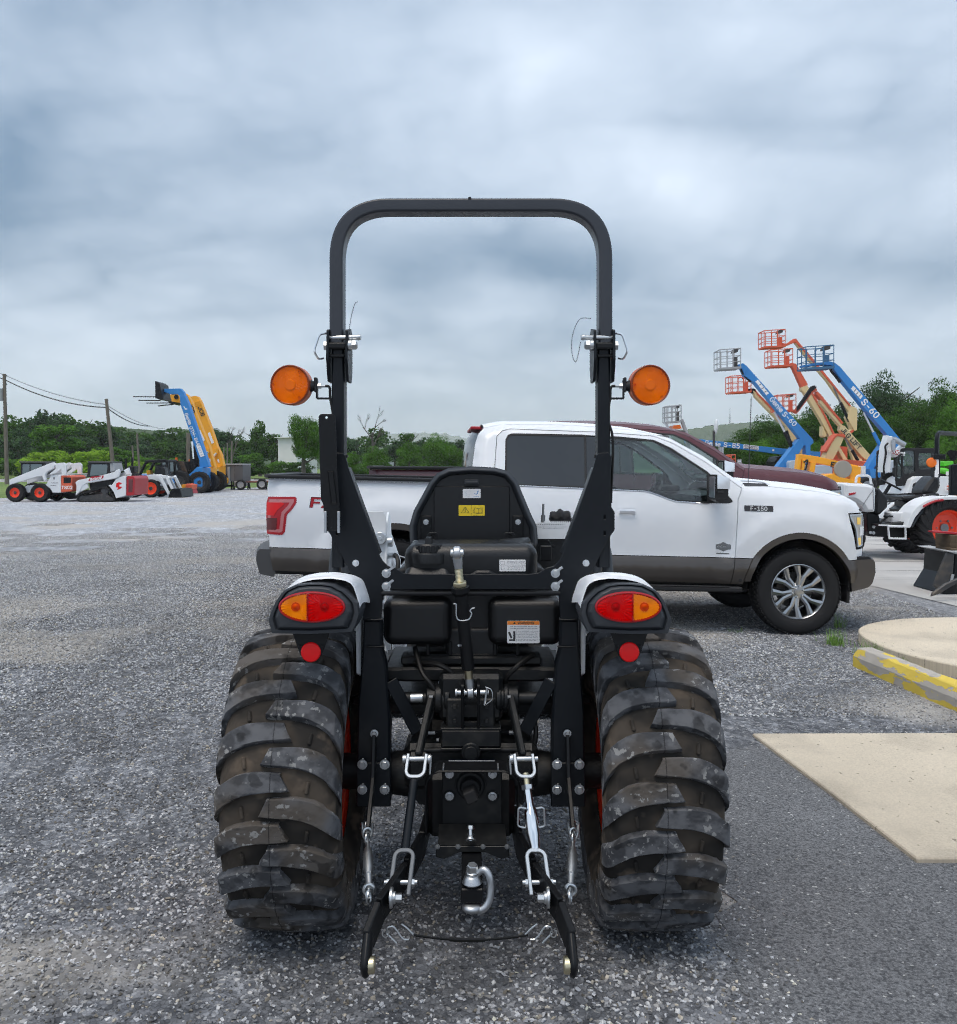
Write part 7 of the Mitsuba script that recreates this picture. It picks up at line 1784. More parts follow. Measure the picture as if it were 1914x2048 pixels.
wire('thick overhead wire between the two utility poles, the lower one', [((-40, 742, 78), (9, 759, 78), 0), ((9, 759, 78), (213, 815, 76), 0.5), ((213, 815, 76), (300, 852, 100), 0.4)], 0.045, 78)
wire('thin upper overhead wire between the two utility poles', [((-40, 733, 78), (9, 750, 78), 0), ((9, 750, 78), (212, 809, 76), 0.35), ((212, 809, 76), (330, 858, 105), 0.4)], 0.022, 78)
gr = Thing('guard_rail', 'pale steel guard rail along the road behind the loaders', 'guard rail')
gp_ = [at(u, 948, 82) for u in (125, 200)]
gr.add('beam', sweep([(x, 82.0, 0.72) for x in np.linspace(gp_[0][0], gp_[1][0] + 6, 8)], [(-0.16, -0.03), (-0.08, 0.05), (0, -0.02), (0.08, 0.05), (0.16, -0.03), (0, -0.06)], nrm=(0, -1, 0)), 'm_galvgrey')
for x in np.arange(gp_[0][0], gp_[1][0] + 6, 2.0):
    gr.add('post', box((x, 82.1, 0.38), (0.12, 0.1, 0.78), 0.01), 'm_wood')


def shed(name, lab, u0, u1, vtop, veave, y, depth, wall, roof, windows=0):
    t = Thing(name, lab, 'building')
    x0, x1 = at(u0, 0, y)[0], at(u1, 0, y)[0]
    zt_, ze = at(0, vtop, y)[2], at(0, veave, y)[2]
    t.add('wall', box(((x0 + x1) / 2, y + depth / 2, ze / 2), (x1 - x0, depth, ze), 0.02), wall)
    t.add('roof', hull([(x, yy, z) for x in (x0 - 0.4, x1 + 0.4) for yy, z in ((y - 0.5, ze), (y + depth + 0.5, ze), (y - 0.5, ze + 0.12), (y + depth / 2, zt_))]), roof)
    for i in range(windows):
        wx = x0 + (x1 - x0) * (i + 0.5) / windows
        t.add('window', box((wx, y, ze * 0.6), ((x1 - x0) / windows * 0.5, 0.1, ze * 0.35), 0.01), 'm_darkglass')
    return t


shed('white_building', 'white walled building half hidden by the tree left of the roll bar', 556, 594, 872, 876, 128, 16, 'm_building', 'm_building')
shed('farm_building', 'long low building with a white roof behind the trees', 690, 772, 900, 909, 190, 20, 'm_galvgrey', 'm_building', 5)
shed('house', 'pale house on the wooded hillside behind the blue boom', 315, 338, 862, 868, 330, 12, 'm_building', 'm_galvgrey', 3)
# ------------------------------------------------------------------ boom lifts and machines on the right
Z4 = lambda y: conv(1380, 640, 6.214, y)
Z5 = lambda y: conv(1640, 680, 6.212, y)
Z6 = lambda y: conv(1700, 860, 5.68, y)


def basket(t, u0, u1, vtop, vbot, y, bs, deep=1.0, panel_bs='m_darksteel', under=None):
    """A lift's work platform: floor, posts, three rails, gate hoop and control box; u0..u1 and rows in photo pixels."""
    a, b_ = at(u0, vbot, y), at(u1, vtop, y)
    x0, x1, z0, z1 = a[0], b_[0], a[2], b_[2]
    k = t.holder('basket')
    h, w = z1 - z0, x1 - x0
    sl = 0.10 * h
    P = lambda i, j, f: A([x0 + w * i, y - deep * (0.5 - j), z0 + f * h + sl * (i - 0.5) * 0.6])
    t.add('floor', hull([P(i, j, f) for i in (0, 1) for j in (0, 1) for f in (0, 0.09)]), bs, under=k)
    r = 0.024
    for i, j in ((0, 0), (0.33, 0), (0.62, 0), (0.97, 0), (0, 1), (0.33, 1), (0.62, 1), (0.97, 1), (0, 0.5)):
        t.add('post', cyl(P(i, j, 0.05), P(i, j, 0.96 + 0.03 * i), r, n=6), bs, under=k)
    for f in (0.34, 0.62, 0.97):
        ring = [P(0, 0, f), P(0.97, 0, f + 0.02), P(0.97, 1, f + 0.02), P(0, 1, f)]
        t.add('rail', tube(ring + [ring[0] + A([0, 1e-4, 0])], r * (1.2 if f > 0.9 else 0.85), 6), bs, under=k)
    t.add('gate_hoop', tube(fillet([P(0.34, 0, 0.1), P(0.34, 0, 0.85), P(0.6, 0, 0.88), P(0.6, 0, 0.1)], 0.15), r * 1.1, 6), bs, under=k)
    t.add('control_box', hull([P(i, j, f) for i, j, f in ((0.70, 0.3, 0.82), (0.94, 0.3, 0.86), (0.94, 0.7, 0.86), (0.70, 0.7, 0.82), (0.76, 0.3, 1.0), (0.96, 0.3, 1.06), (0.96, 0.7, 1.06), (0.76, 0.7, 1.0))]), panel_bs, under=k)
    t.add('control_post', hull([P(i, j, f) for i in (0.80, 0.93) for j in (0.35, 0.65) for f in (0.08, 0.62)]), bs if bs != 'm_galvgrey' else 'm_darksteel', under=k)
    return k


def S60(lab, Z, y, boom, head, base, bask, txt, cylp, extra=()):
    t = Thing('boom_lift', lab, 'boom lift', 'blue boom lifts')
    c = Z(y)
    side(t, 'boom', c, boom, y - 0.25, y + 0.25, 'm_blue')
    side(t, 'boom_head', c, head, y - 0.3, y + 0.3, 'm_blue')
    basket(t, *bask, y, 'm_galvgrey' if txt[0][2] != 'S-60 ' else 'm_bluedark', 1.3)
    for p, q, s, h in txt:
        boomtext(t, c, p, q, s.strip(), h, y - 0.26)
    for nm, pts, bs, d in base:
        side(t, nm, c, pts, y - d, y + d, bs, 0.01)
    a, m_, b_ = cylp
    t.add('lift_cylinder', cyl(at2(c, a, y), at2(c, m_, y), 0.06, n=12), 'm_chrome')
    t.add('cylinder_barrel', cyl(at2(c, m_, y), at2(c, b_, y), 0.10, n=12), extra[0])
    nk = side(t, 'notice', c, extra[1], y - 0.265, y - 0.25, 'm_sticker', 0, 0.002)
    q = A(extra[1])
    for f in (0.3, 0.55, 0.8):
        p0, p1 = q[0] * (1 - f) + q[1] * f, q[3] * (1 - f) + q[2] * f
        p0, p1 = p0 * 0.88 + p1 * 0.12, p0 * 0.12 + p1 * 0.88
        t.add('notice_print', beam(at2(c, p0, y - 0.27), at2(c, p1, y - 0.27), 0.006, 0.05, 0, up=(0, 0, 1)), 'm_inkgrey', under=nk)
    hose = extra[2]
    t.add('hose_carrier', tube([at2(c, p, y - 0.1) for p in hose], 0.07, 6), 'm_hose')
    wx = at2(c, extra[3], y)[0]
    for d in (-1.1, 0.9):
        for e in (-1.2, 1.2):
            wheel(t, (wx + e, 0.5), y + d - 0.2, y + d + 0.2, 0.5, 0.28, 'm_galvgrey', treads=0, hub=False)
    t.add('chassis', box((wx, y, 0.72), (3.0, 1.9, 0.4), 0.05), 'm_darksteel')
    return t


S60('blue boom lift with large white lettering and a grey basket, leftmost of the raised lifts', Z4, 52.0,
    [(655, 650), (690, 577), (1000, 925), (1512, 1490), (1515, 1530), (1462, 1572), (1400, 1560), (1330, 1450), (800, 800), (655, 690)],
    [(580, 560), (640, 543), (690, 580), (700, 610), (660, 680), (630, 610), (590, 600)],
    [('riser', [(1330, 1480), (1372, 1500), (1390, 1560), (1172, 1905), (1010, 1895)], 'm_blue', 0.35), ('riser_strut', [(1415, 1560), (1475, 1560), (1470, 1690), (1420, 1690)], 'm_blue', 0.3),
     ('engine_cover', [(1172, 1770), (1190, 1750), (1330, 1735), (1335, 1980), (1172, 1980)], 'm_lightgrey', 0.9), ('engine_cover', [(1400, 1810), (1690, 1800), (1690, 1980), (1400, 1980)], 'm_lightgrey', 0.95), ('turntable', [(1020, 1900), (1700, 1960), (1700, 2030), (1040, 2030)], 'm_blue', 0.8)],
    (1434, 1476, 700, 740), [((985, 970), (1130, 1140), 'Genie', 0.26), ((1150, 1165), (1285, 1300), 'S-60', 0.27)], ((1050, 1140), (1175, 1390), (1262, 1575)),
    ('m_black', [(792, 768), (930, 940), (965, 918), (828, 748)], [(630, 610), (650, 660), (690, 710), (750, 770)], (1420, 1950)))
S60('blue boom lift with a blue basket, nearest the dark trees at the right', Z5, 50.0,
    [(118, 320), (165, 290), (230, 340), (600, 780), (1002, 1270), (985, 1330), (900, 1320), (800, 1165), (520, 840), (200, 440)],
    [(-235, 320), (-20, 285), (110, 275), (165, 292), (150, 330), (110, 322), (0, 312), (-130, 330), (-230, 345)],
    [('riser', [(745, 1300), (752, 1420), (640, 1590), (560, 1680), (545, 1600), (640, 1450)], 'm_blue', 0.35), ('riser_strut', [(880, 1240), (960, 1290), (950, 1340), (890, 1330)], 'm_blue', 0.3),
     ('turntable', [(540, 1600), (680, 1600), (720, 1660), (720, 1790), (560, 1760)], 'm_blue', 0.8), ('engine_cover', [(668, 1540), (690, 1520), (950, 1490), (955, 1680), (672, 1690)], 'm_lightgrey', 0.9)],
    (1603, 1660, 694, 740), [((540, 790), (660, 920), 'S-60 ', 0.34)], ((542, 900), (662, 1145), (745, 1310)),
    ('m_blue', [(358, 610), (478, 740), (508, 700), (392, 575)], [(110, 330), (130, 390), (190, 460), (240, 530)], (760, 1700)))

t = Thing('boom_lift', 'blue boom lift with its long arm lowered level behind the maroon pickup', 'boom lift', 'blue boom lifts')
y = 60.0
c = Z4(y)
side(t, 'boom', c, [(-60, 1470), (100, 1482), (340, 1508), (840, 1567), (1205, 1605), (1260, 1650), (1240, 1690), (1185, 1682), (840, 1632), (330, 1566), (-60, 1530)], y - 0.25, y + 0.25, 'm_blue')
boomtext(t, c, (160, 1520), (380, 1550), 'Genie', 0.27, y - 0.26)
boomtext(t, c, (420, 1550), (590, 1566), 'S-85', 0.30, y - 0.26)
nk = side(t, 'notice', c, [(645, 1596), (835, 1620), (840, 1568), (650, 1546)], y - 0.265, y - 0.25, 'm_sticker', 0, 0.002)
for v in (1562, 1578, 1594):
    t.add('notice_print', beam(at2(c, (660, v - 2), y - 0.27), at2(c, (825, v + 18), y - 0.27), 0.006, 0.05, 0), 'm_inkgrey', under=nk)
t.add('decal', cyl(at2(c, (1018, 1620), y - 0.25), at2(c, (1018, 1620), y - 0.27), 0.07, n=16), 'm_sticker')
side(t, 'turntable', c, [(1180, 1640), (1300, 1600), (1500, 1640), (1640, 1640), (1650, 1720), (1500, 1800), (1200, 1790)], y - 0.8, y + 0.8, 'm_blue', 0.02)
side(t, 'engine_cover', c, [(1000, 1760), (1040, 1700), (1130, 1690), (1130, 1900), (1000, 1900)], y - 0.9, y + 0.9, 'm_black', 0.02)
side(t, 'chassis', c, [(900, 1850), (1600, 1850), (1600, 1990), (900, 1990)], y - 0.9, y + 0.9, 'm_darksteel', 0.02)


def cream_lift(lab, y, parts, bask, bs_bask='m_liftorange', cyls=()):
    t = Thing('boom_lift', lab, 'boom lift', 'orange and cream boom lifts')
    for nm, Z, pts, bs, d0, d1 in parts:
        side(t, nm, Z(y), pts, y + d0, y + d1, bs)
    basket(t, *bask, y, bs_bask, 1.2)
    for Z, a, b_, r, bs in cyls:
        t.add('lift_cylinder', cyl(at2(Z(y), a, y - 0.2), at2(Z(y), b_, y - 0.2), r, n=10), bs)
    return t


E = lambda *p: [tuple(q) for q in p]
la_ = cream_lift('orange and cream boom lift with the highest basket of all', 58.0, [
    ('jib', Z4, [(1140, 290), (1190, 300), (1285, 236), (1310, 240), (1385, 340), (1345, 345), (1298, 282), (1200, 322), (1140, 320)], 'm_liftorange', -0.2, 0.2),
    ('boom', Z4, [(1300, 290), (1330, 290), (1480, 480), (1740, 800), (2060, 1190), (2035, 1215), (1980, 1180), (1690, 760), (1440, 470)], 'm_cream', -0.18, 0.18),
    ('boom_cover', Z4, [(1340, 290), (1385, 335), (1560, 540), (1760, 790), (1990, 1075), (1980, 1090), (1740, 805), (1480, 490), (1330, 310)], 'm_liftorange', -0.24, 0.24),
    ('tower_plate', Z5, [(350, 825), (425, 845), (441, 875), (436, 1120), (405, 1132), (318, 975)], 'm_cream', -0.3, 0.3),
    ('lower_link', Z5, [(320, 985), (345, 1000), (400, 1125), (350, 1150), (330, 1140), (370, 1110)], 'm_cream', -0.2, 0.2),
    ('tower_link', Z5, [(330, 1150), (400, 1110), (405, 1140), (345, 1180)], 'm_liftorange', -0.22, 0.22),
    ('tower', Z5, [(330, 1150), (380, 1150), (560, 1520), (440, 1520)], 'm_cream', 0.25, 0.6),
    ('chassis', Z5, [(420, 1530), (560, 1500), (620, 1540), (620, 1800), (420, 1800)], 'm_liftorange', -0.8, 0.8)],
    (1522.5, 1565.5, 662, 697), cyls=((Z5, (150, 580), (240, 790), 0.05, 'm_steel'), (Z5, (240, 780), (345, 1010), 0.09, 'm_black')))
lb_ = cream_lift('orange and cream boom lift with its basket right below the highest one', 56.0, [
    ('upper_boom', Z4, [(1225, 545), (1250, 535), (1305, 548), (1330, 590), (1450, 800), (1445, 830), (1378, 850), (1275, 620), (1245, 570)], 'm_liftorange', -0.2, 0.2),
    ('boom', Z4, [(1368, 840), (1440, 815), (1480, 880), (1620, 1130), (1760, 1400), (1850, 1580), (1770, 1580), (1700, 1420), (1600, 1230), (1400, 900), (1370, 880)], 'm_cream', -0.22, 0.22),
    ('boom_cover', Z4, [(1490, 890), (1520, 920), (1700, 1250), (1790, 1440), (1770, 1450), (1640, 1180), (1490, 920)], 'm_liftorange', -0.28, 0.28),
    ('side_plate', Z4, [(1630, 1320), (1680, 1440), (1650, 1460), (1625, 1440)], 'm_cream', -0.3, 0.3),
    ('chassis', Z4, [(1680, 1560), (1900, 1580), (1900, 1960), (1650, 1960)], 'm_liftorange', -0.7, 0.7)],
    (1535.5, 1580, 700, 735), cyls=((Z4, (1655, 1470), (1690, 1580), 0.06, 'm_steel'),))
lc_ = cream_lift('cream and orange boom lift half hidden behind the blue lift with large lettering', 57.0, [
    ('jib', Z4, [(715, 860), (760, 850), (805, 860), (815, 900), (770, 915), (730, 890)], 'm_black', -0.15, 0.15),
    ('boom', Z4, [(770, 880), (805, 900), (1080, 1180), (1190, 1290), (1190, 1330), (1100, 1270), (800, 960)], 'm_cream', -0.2, 0.2),
    ('boom_cover', Z4, [(800, 870), (830, 910), (960, 1040), (1200, 1280), (1190, 1310), (1060, 1180), (820, 930)], 'm_liftorange', -0.25, 0.1),
    ('tower_plate', Z4, [(1185, 1320), (1225, 1320), (1325, 1450), (1270, 1520), (1240, 1500), (1210, 1410)], 'm_cream', -0.3, 0.3),
    ('tower', Z4, [(1250, 1500), (1330, 1480), (1640, 1800), (1560, 1850)], 'm_cream', 0.3, 0.6),
    ('chassis', Z4, [(1500, 1800), (1700, 1800), (1700, 1990), (1500, 1990)], 'm_liftorange', -0.7, 0.7)],
    (1456.5, 1497.5, 752, 787), cyls=((Z4, (1180, 1380), (1260, 1570), 0.10, 'm_black'),))
ld_ = cream_lift('cream boom lift with a black jib folded down and bold black lettering', 54.0, [
    ('jib', Z4, [(1250, 1110), (1300, 1130), (1340, 1100), (1530, 830), (1560, 850), (1570, 880), (1500, 920), (1400, 1060), (1320, 1165), (1280, 1150)], 'm_liftorange', -0.15, 0.15),
    ('jib_cover', Z4, [(1300, 1110), (1490, 830), (1530, 815), (1560, 840), (1500, 890), (1345, 1110), (1310, 1140)], 'm_black', -0.22, -0.02),
    ('upper_boom', Z5, [(-95, 205 + 660), (-50, 215 + 660), (0, 730), (40, 770), (265, 1040), (235, 1075), (-40, 760), (-80, 700)], 'm_cream', -0.2, 0.2),
    ('boom_cover', Z5, [(-50, 640), (0, 690), (130, 860), (272, 1030), (255, 1050), (100, 870), (-60, 680)], 'm_liftorange', -0.25, 0.25),
    ('boom', Z5, [(240, 1052), (290, 1072), (400, 1200), (615, 1445), (590, 1480), (560, 1492), (500, 1452), (232, 1125)], 'm_cream', -0.25, 0.25),
    ('riser', Z5, [(140, 1215), (200, 1190), (275, 1200), (235, 1300), (128, 1500), (18, 1478), (60, 1400)], 'm_cream', -0.35, 0.35),
    ('riser_cover', Z5, [(25, 1380), (150, 1190), (190, 1165), (280, 1180), (275, 1215), (190, 1195), (160, 1215), (45, 1395)], 'm_liftorange', -0.4, 0.4),
    ('riser_leg', Z5, [(185, 1340), (225, 1335), (320, 1490), (330, 1520), (270, 1500)], 'm_cream', -0.3, 0.3),
    ('chassis', Z5, [(-40, 1480), (330, 1490), (560, 1520), (600, 1560), (600, 1830), (-40, 1830)], 'm_liftorange', -0.8, 0.8)],
    (1548, 1586, 790, 824), cyls=((Z5, (290, 1215), (385, 1380), 0.05, 'm_steel'), (Z5, (380, 1370), (455, 1500), 0.09, 'm_black'), (Z5, (185, 1390), (130, 1490), 0.05, 'm_steel')))
boomtext(ld_, Z5(54.0), (300, 1155), (432, 1300), 'JLG LIFT', 0.25, 53.74, 'm_ink')

# yellow towable lift
y = 36.0
Z2 = conv(1380, 620, 3.479, y)
yt = Thing('towable_lift', 'yellow folded towable lift with a grey disc, behind the maroon bonnet', 'lift')
side(yt, 'boom', Z2, [(742, 1003), (800, 1008), (880, 1020), (1172, 1086), (1168, 1122), (860, 1062), (758, 1052)], y - 0.15, y + 0.15, 'm_yellow')
side(yt, 'frame_leg', Z2, [(742, 1005), (762, 1008), (750, 1150), (724, 1150)], y - 0.25, y + 0.1, 'm_yellow')
side(yt, 'frame_leg', Z2, [(768, 1040), (792, 1050), (775, 1130), (760, 1128)], y - 0.25, y + 0.1, 'm_yellow')
side(yt, 'frame_leg', Z2, [(828, 1060), (862, 1062), (842, 1172), (806, 1166)], y - 0.25, y + 0.1, 'm_yellow')
side(yt, 'base_frame', Z2, [(840, 1165), (960, 1138), (1005, 1162), (1130, 1188), (1165, 1205), (1160, 1290), (840, 1290)], y - 0.5, y + 0.5, 'm_yellow')
side(yt, 'side_plate', Z2, [(1062, 1078), (1168, 1090), (1164, 1205), (1092, 1206), (1090, 1130)], y - 0.3, y + 0.3, 'm_yellow')
side(yt, 'side_plate', Z2, [(985, 1110), (1010, 1110), (1040, 1200), (975, 1200)], y - 0.32, y - 0.2, 'm_yellow')
yt.add('disc', lathe([(0, 0), (0.31, 0), (0.33, 0.02), (0.33, 0.1), (0, 0.1)], at2(Z2, (1035, 1108), y - 0.45), (0, 1, 0), 36), 'm_concretegrey')
boomtext(yt, Z2, (982, 1076), (1012, 1082), 'ET', 0.2, y - 0.16, 'm_ink')
yt.add('hose', cat(*[tube(curve([at2(Z2, p, y - 0.27) for p in q], 5), 0.03, 6) for q in (((775, 1060), (800, 1045), (790, 1100), (770, 1125)), ((1110, 1100), (1130, 1130), (1120, 1180), (1140, 1195)), ((985, 1150), (1000, 1170), (990, 1195), (1020, 1200)))]), 'm_hose', stuff=True)
side(yt, 'axle', Z2, [(770, 1125), (815, 1120), (810, 1150), (770, 1148)], y - 0.2, y + 0.3, 'm_black')
yt.add('tank', cyl(at2(Z2, (1183, 1140), y), at2(Z2, (1183, 1085), y), 0.20, n=20), 'm_whitepaint')
yt.add('outrigger', cat(beam(at2(Z2, (1335, 1120), y - 6), at2(Z2, (1332, 1225), y - 6), 0.25, 0.34, 0.02)), 'm_yellow')  # yellow post of another machine behind, grouped with this lift
(x, z), = Z2([(950, 1250)])
wheel(yt, (x, 0.36), y - 0.85, y - 0.6, 0.36, 0.2, 'm_galvgrey', treads=0, hub=False)
mat('m_concretegrey', (0.30, 0.28, 0.24), 0.9)

# small excavator with a black cab
y = 23.5
c = Z6(y)
ex = Thing('excavator', 'white mini excavator with a black cab behind the white tractor', 'excavator')
side(ex, 'boom', c, [(392, 62), (412, 75), (440, 70), (446, 110), (436, 250), (424, 380), (420, 480), (330, 480), (338, 330), (352, 190)], y - 0.2, y + 0.1, 'm_silver')
side(ex, 'boom_foot', c, [(425, 200), (470, 215), (525, 235), (570, 180), (600, 170), (605, 205), (560, 215), (520, 300), (500, 310), (420, 260)], y - 0.1, y + 0.15, 'm_silver')
ex.add('boom_cylinder', cat(cyl(at2(c, (440, 85), y - 0.1), at2(c, (510, 122), y - 0.1), 0.045, n=12), cyl(at2(c, (480, 105), y - 0.1), at2(c, (600, 172), y - 0.1), 0.07, n=12)), 'm_galv')
ex.add('boom_cylinder', cyl(at2(c, (445, 115), y - 0.25), at2(c, (440, 235), y - 0.25), 0.05, n=12), 'm_galv')
ex.add('hose', cat(*[tube(curve([at2(c, p, y - 0.25) for p in q], 6), 0.022, 6) for q in (((385, 150), (350, 190), (360, 260), (350, 330), (335, 420), (340, 520)), ((545, 275), (510, 290), (505, 370), (540, 420)))]), 'm_hose', stuff=True)
nk = side(ex, 'red_badge', c, [(436, 218), (518, 236), (515, 292), (505, 290), (432, 262)], y - 0.225, y - 0.2, 'm_red', 0, 0.002)
boomtext(ex, c, (450, 240), (505, 255), 'Bobcat', 0.10, y - 0.23, under=nk)
ck_ = ex.holder('cab')
cabp = sg.Polygon(c([(522, 235), (560, 212), (600, 203), (968, 206), (976, 512), (965, 600), (520, 640), (512, 560), (520, 300)]))
w1 = rnd(sg.Polygon(c([(598, 236), (722, 236), (728, 480), (600, 502)])), 0.05)
w2 = rnd(sg.Polygon(c([(770, 262), (948, 264), (952, 448), (775, 446)])), 0.05)
w3 = rnd(sg.Polygon(c([(532, 275), (575, 262), (578, 540), (530, 560)])), 0.04)
ex.add('cab_frame', plate(cabp.difference(shapely.union_all([w1, w2, w3])), y - 0.05, y + 0.02, 'xz', 0.01), 'm_darktrim', under=ck_)
ex.add('cab_frame', plate(cabp.difference(shapely.union_all([w1, w2, w3])), y + 1.1, y + 1.17, 'xz', 0.01), 'm_darktrim', under=ck_)
side(ex, 'cab_roof', c, [(545, 212), (600, 203), (968, 206), (970, 222), (560, 228)], y - 0.04, y + 1.16, 'm_darkgreytrim', under=ck_)
for w in (w1, w2, w3):
    ex.add('window', plate(w.buffer(0.01), y - 0.02, y - 0.015, 'xz', 0), 'm_glass', under=ck_)
ex.add('seat', cat(hull([at2(c, p, y + d) for p in ((640, 430), (700, 420), (690, 500), (640, 500)) for d in (0.3, 0.8)]), box(at2(c, (850, 480), y + 0.5), (0.8, 0.9, 0.3), 0.05)), 'm_darktrim', under=ck_)
ex.add('control_lever', cat(tube(curve([at2(c, p, y + 0.3) for p in ((640, 470), (650, 430), (662, 415))], 4), 0.02), tube(curve([at2(c, p, y + 0.6) for p in ((800, 262), (830, 290), (880, 310), (940, 300))], 5), 0.03)), 'm_black', under=ck_)
side(ex, 'engine_cover', c, [(572, 740), (610, 640), (640, 560), (700, 524), (1172, 528), (1188, 548), (1180, 580), (1160, 610), (1150, 740)], y - 0.3, y + 1.4, 'm_whitepaint', 0.05)
side(ex, 'vent_panel', c, [(655, 605), (690, 592), (760, 590), (770, 720), (740, 735), (630, 735)], y - 0.33, y - 0.2, 'm_black', 0.02)
for v in (620, 645, 670, 695):
    ex.add('vent_slat', beam(at2(c, (665, v), y - 0.34), at2(c, (745, v), y - 0.34), 0.02, 0.03, 0.004), 'm_darkgreytrim')
side(ex, 'red_panel', c, [(765, 592), (850, 600), (870, 660), (850, 722), (820, 720), (770, 640)], y - 0.33, y - 0.25, 'm_liftorange', 0.03)
side(ex, 'red_panel', c, [(1030, 632), (1150, 606), (1160, 640), (1150, 690), (1040, 690)], y - 0.33, y - 0.25, 'm_liftorange', 0.03)
boomtext(ex, c, (1035, 665), (1075, 668), 'cat', 0.12, y - 0.335)
side(ex, 'undercarriage', c, [(560, 745), (1150, 740), (1150, 960), (560, 960)], y - 0.2, y + 1.3, 'm_black', 0.05)
side(ex, 'track', c, [(480, 1000), (1180, 1000), (1200, 1060), (1160, 1100), (500, 1100), (460, 1060)], y - 0.4, y, 'm_rubber', 0.1)

# white compact tractor with orange rims at the right edge
y = 15.9
c = Z6(y)
wt = Thing('tractor', 'white tractor with orange rims and black roll bar at the right photo edge', 'tractor')
(x, z), = c([(1090, 1195)])
Rw = 0.545
xw = x
wcar, wl, wb = tyre_parts(Rw, 0.44, 0.30, 22, 0.032, 0.10, 0.05)
RM = np.eye(4)
RM[:3, :3] = [[0, -1, 0], [1, 0, 0], [0, 0, 1]]        # axle along y, the tractor's tail towards +x
RM2 = RM.copy(); RM2[:3, :3] = [[0, 1, 0], [-1, 0, 0], [0, 0, 1]]
for yy, k_ in ((y + 0.10, 'rear_wheel'), (y + 1.42, 'rear_wheel')):
    k = wt.holder(k_)
    M = mov(x + (0.05 if yy > y + 1 else 0), yy, Rw, 8) @ RM2
    wt.add('tyre', xf(wcar, M), 'm_rubber', smooth=True, under=k)
    wt.add('tread', xf(cat([m for _, _, m in wl]), M), 'm_rubber', smooth=28, under=k, stuff=True)
    wt.add('rim', xf(lathe([(0.31, -0.16), (0.30, -0.165), (0.285, -0.15), (0.27, -0.06), (0.22, -0.03), (0.12, -0.035), (0.11, -0.02), (0, -0.02), (0, 0.02), (0.27, 0.03), (0.285, 0.15), (0.31, 0.16)], n=40), mov(x + (0.05 if yy > y + 1 else 0), yy, Rw, 8) @ RM), 'm_orange', under=k)
    wt.add('hub', cat(cyl((x, yy - 0.06, Rw), (x, yy - 0.01, Rw), 0.07, n=16), *[bolt((x + 0.13 * math.cos(a), yy - 0.04, Rw + 0.13 * math.sin(a)), (0, -1, 0), 0.014, 0.02) for a in np.arange(6) * math.pi / 3]), 'm_steel', under=k, stuff=True)
side(wt, 'fender', Z6(y - 0.16), [(638, 1112), (660, 1040), (700, 942), (760, 870), (832, 820), (890, 790), (960, 770), (1080, 755), (1260, 750), (1260, 790), (1100, 795), (1000, 806), (900, 850), (820, 900), (740, 1000), (695, 1100), (680, 1114)], y - 0.16, y + 0.35, 'm_whitepaint', 0.01)
side(wt, 'fender_liner', Z6(y - 0.10), [(690, 1100), (745, 1000), (825, 905), (905, 855), (1005, 812), (1216, 800), (1216, 830), (1000, 850), (880, 900), (790, 990), (720, 1110)], y - 0.10, y + 0.34, 'm_greyplastic')
wt.add('fender_stripe', tube(curve([at2(Z6(y - 0.165), p, y - 0.165) for p in ((830, 872), (900, 835), (980, 805), (1060, 795))], 5), 0.02, 6), 'm_red')
side(wt, 'far_fender', Z6(y + 1.2), [(350, 1030), (385, 970), (430, 905), (500, 832), (600, 790), (620, 860), (560, 950), (645, 960), (648, 1030)], y + 1.2, y + 1.7, 'm_whitepaint', 0.02)
side(wt, 'floor_plate', Z6(y - 0.02), [(335, 1075), (640, 1040), (640, 1085), (340, 1095)], y - 0.02, y + 1.5, 'm_darktrim')
side(wt, 'step_edge', Z6(y - 0.06), [(332, 1075), (642, 1085), (642, 1100), (332, 1090)], y - 0.06, y - 0.01, 'm_whitepaint', 0, 0.004)
wt.add('step', sweep([at2(Z6(y - 0.1), p, y - 0.1) for p in ((432, 1095), (628, 1098), (632, 1235), (446, 1230))], rrect(0.035, 0.05, 0.006, 2), nrm=(0, 1, 0), closed=True), 'm_whitepaint')
wt.add('side_box', box(at2(Z6(y + 0.3), (575, 995), y + 0.3), (0.45, 0.3, 0.2), 0.02), 'm_silver')
sk_ = wt.holder('seat')
side(wt, 'backrest', Z6(y + 0.45), [(832, 735), (838, 680), (900, 590), (960, 532), (1000, 526), (1032, 545), (1036, 640), (1010, 700), (960, 735)], y + 0.45, y + 0.95, 'm_plastic', 0.03, under=sk_, b=0.05)
side(wt, 'cushion', Z6(y + 0.45), [(592, 755), (830, 745), (850, 790), (800, 830), (610, 800)], y + 0.45, y + 0.95, 'm_plastic', 0.02, under=sk_, b=0.03)
side(wt, 'seat_base', Z6(y + 0.5), [(610, 810), (800, 830), (740, 880), (700, 950), (560, 940), (555, 900), (620, 870)], y + 0.5, y + 0.9, 'm_black', 0.01, under=sk_)
wt.add('armrest', tube(curve([at2(Z6(y + 0.35), p, y + 0.35) for p in ((820, 820), (850, 775), (920, 745), (1000, 745))], 5), 0.04, 8), 'm_plastic')
k = wt.holder('steering_wheel')
sc_ = at2(Z6(y + 0.7), (460, 618), y + 0.7)
ring = [sc_ + A([0.165 * math.cos(a), 0.15 * math.sin(a), -0.085 * math.cos(a) + 0.03 * math.sin(a)]) for a in np.linspace(0, 2 * math.pi, 32, endpoint=False)]
wt.add('rim', tube(ring, 0.017, 8, closed=True), 'm_black', under=k)
wt.add('spokes', cat(*[beam(sc_, ring[i], 0.02, 0.02, 0.004) for i in (2, 13, 24)], cyl(sc_, at2(Z6(y + 0.7), (390, 730), y + 0.7), 0.03, n=10)), 'm_black', under=k, stuff=True)
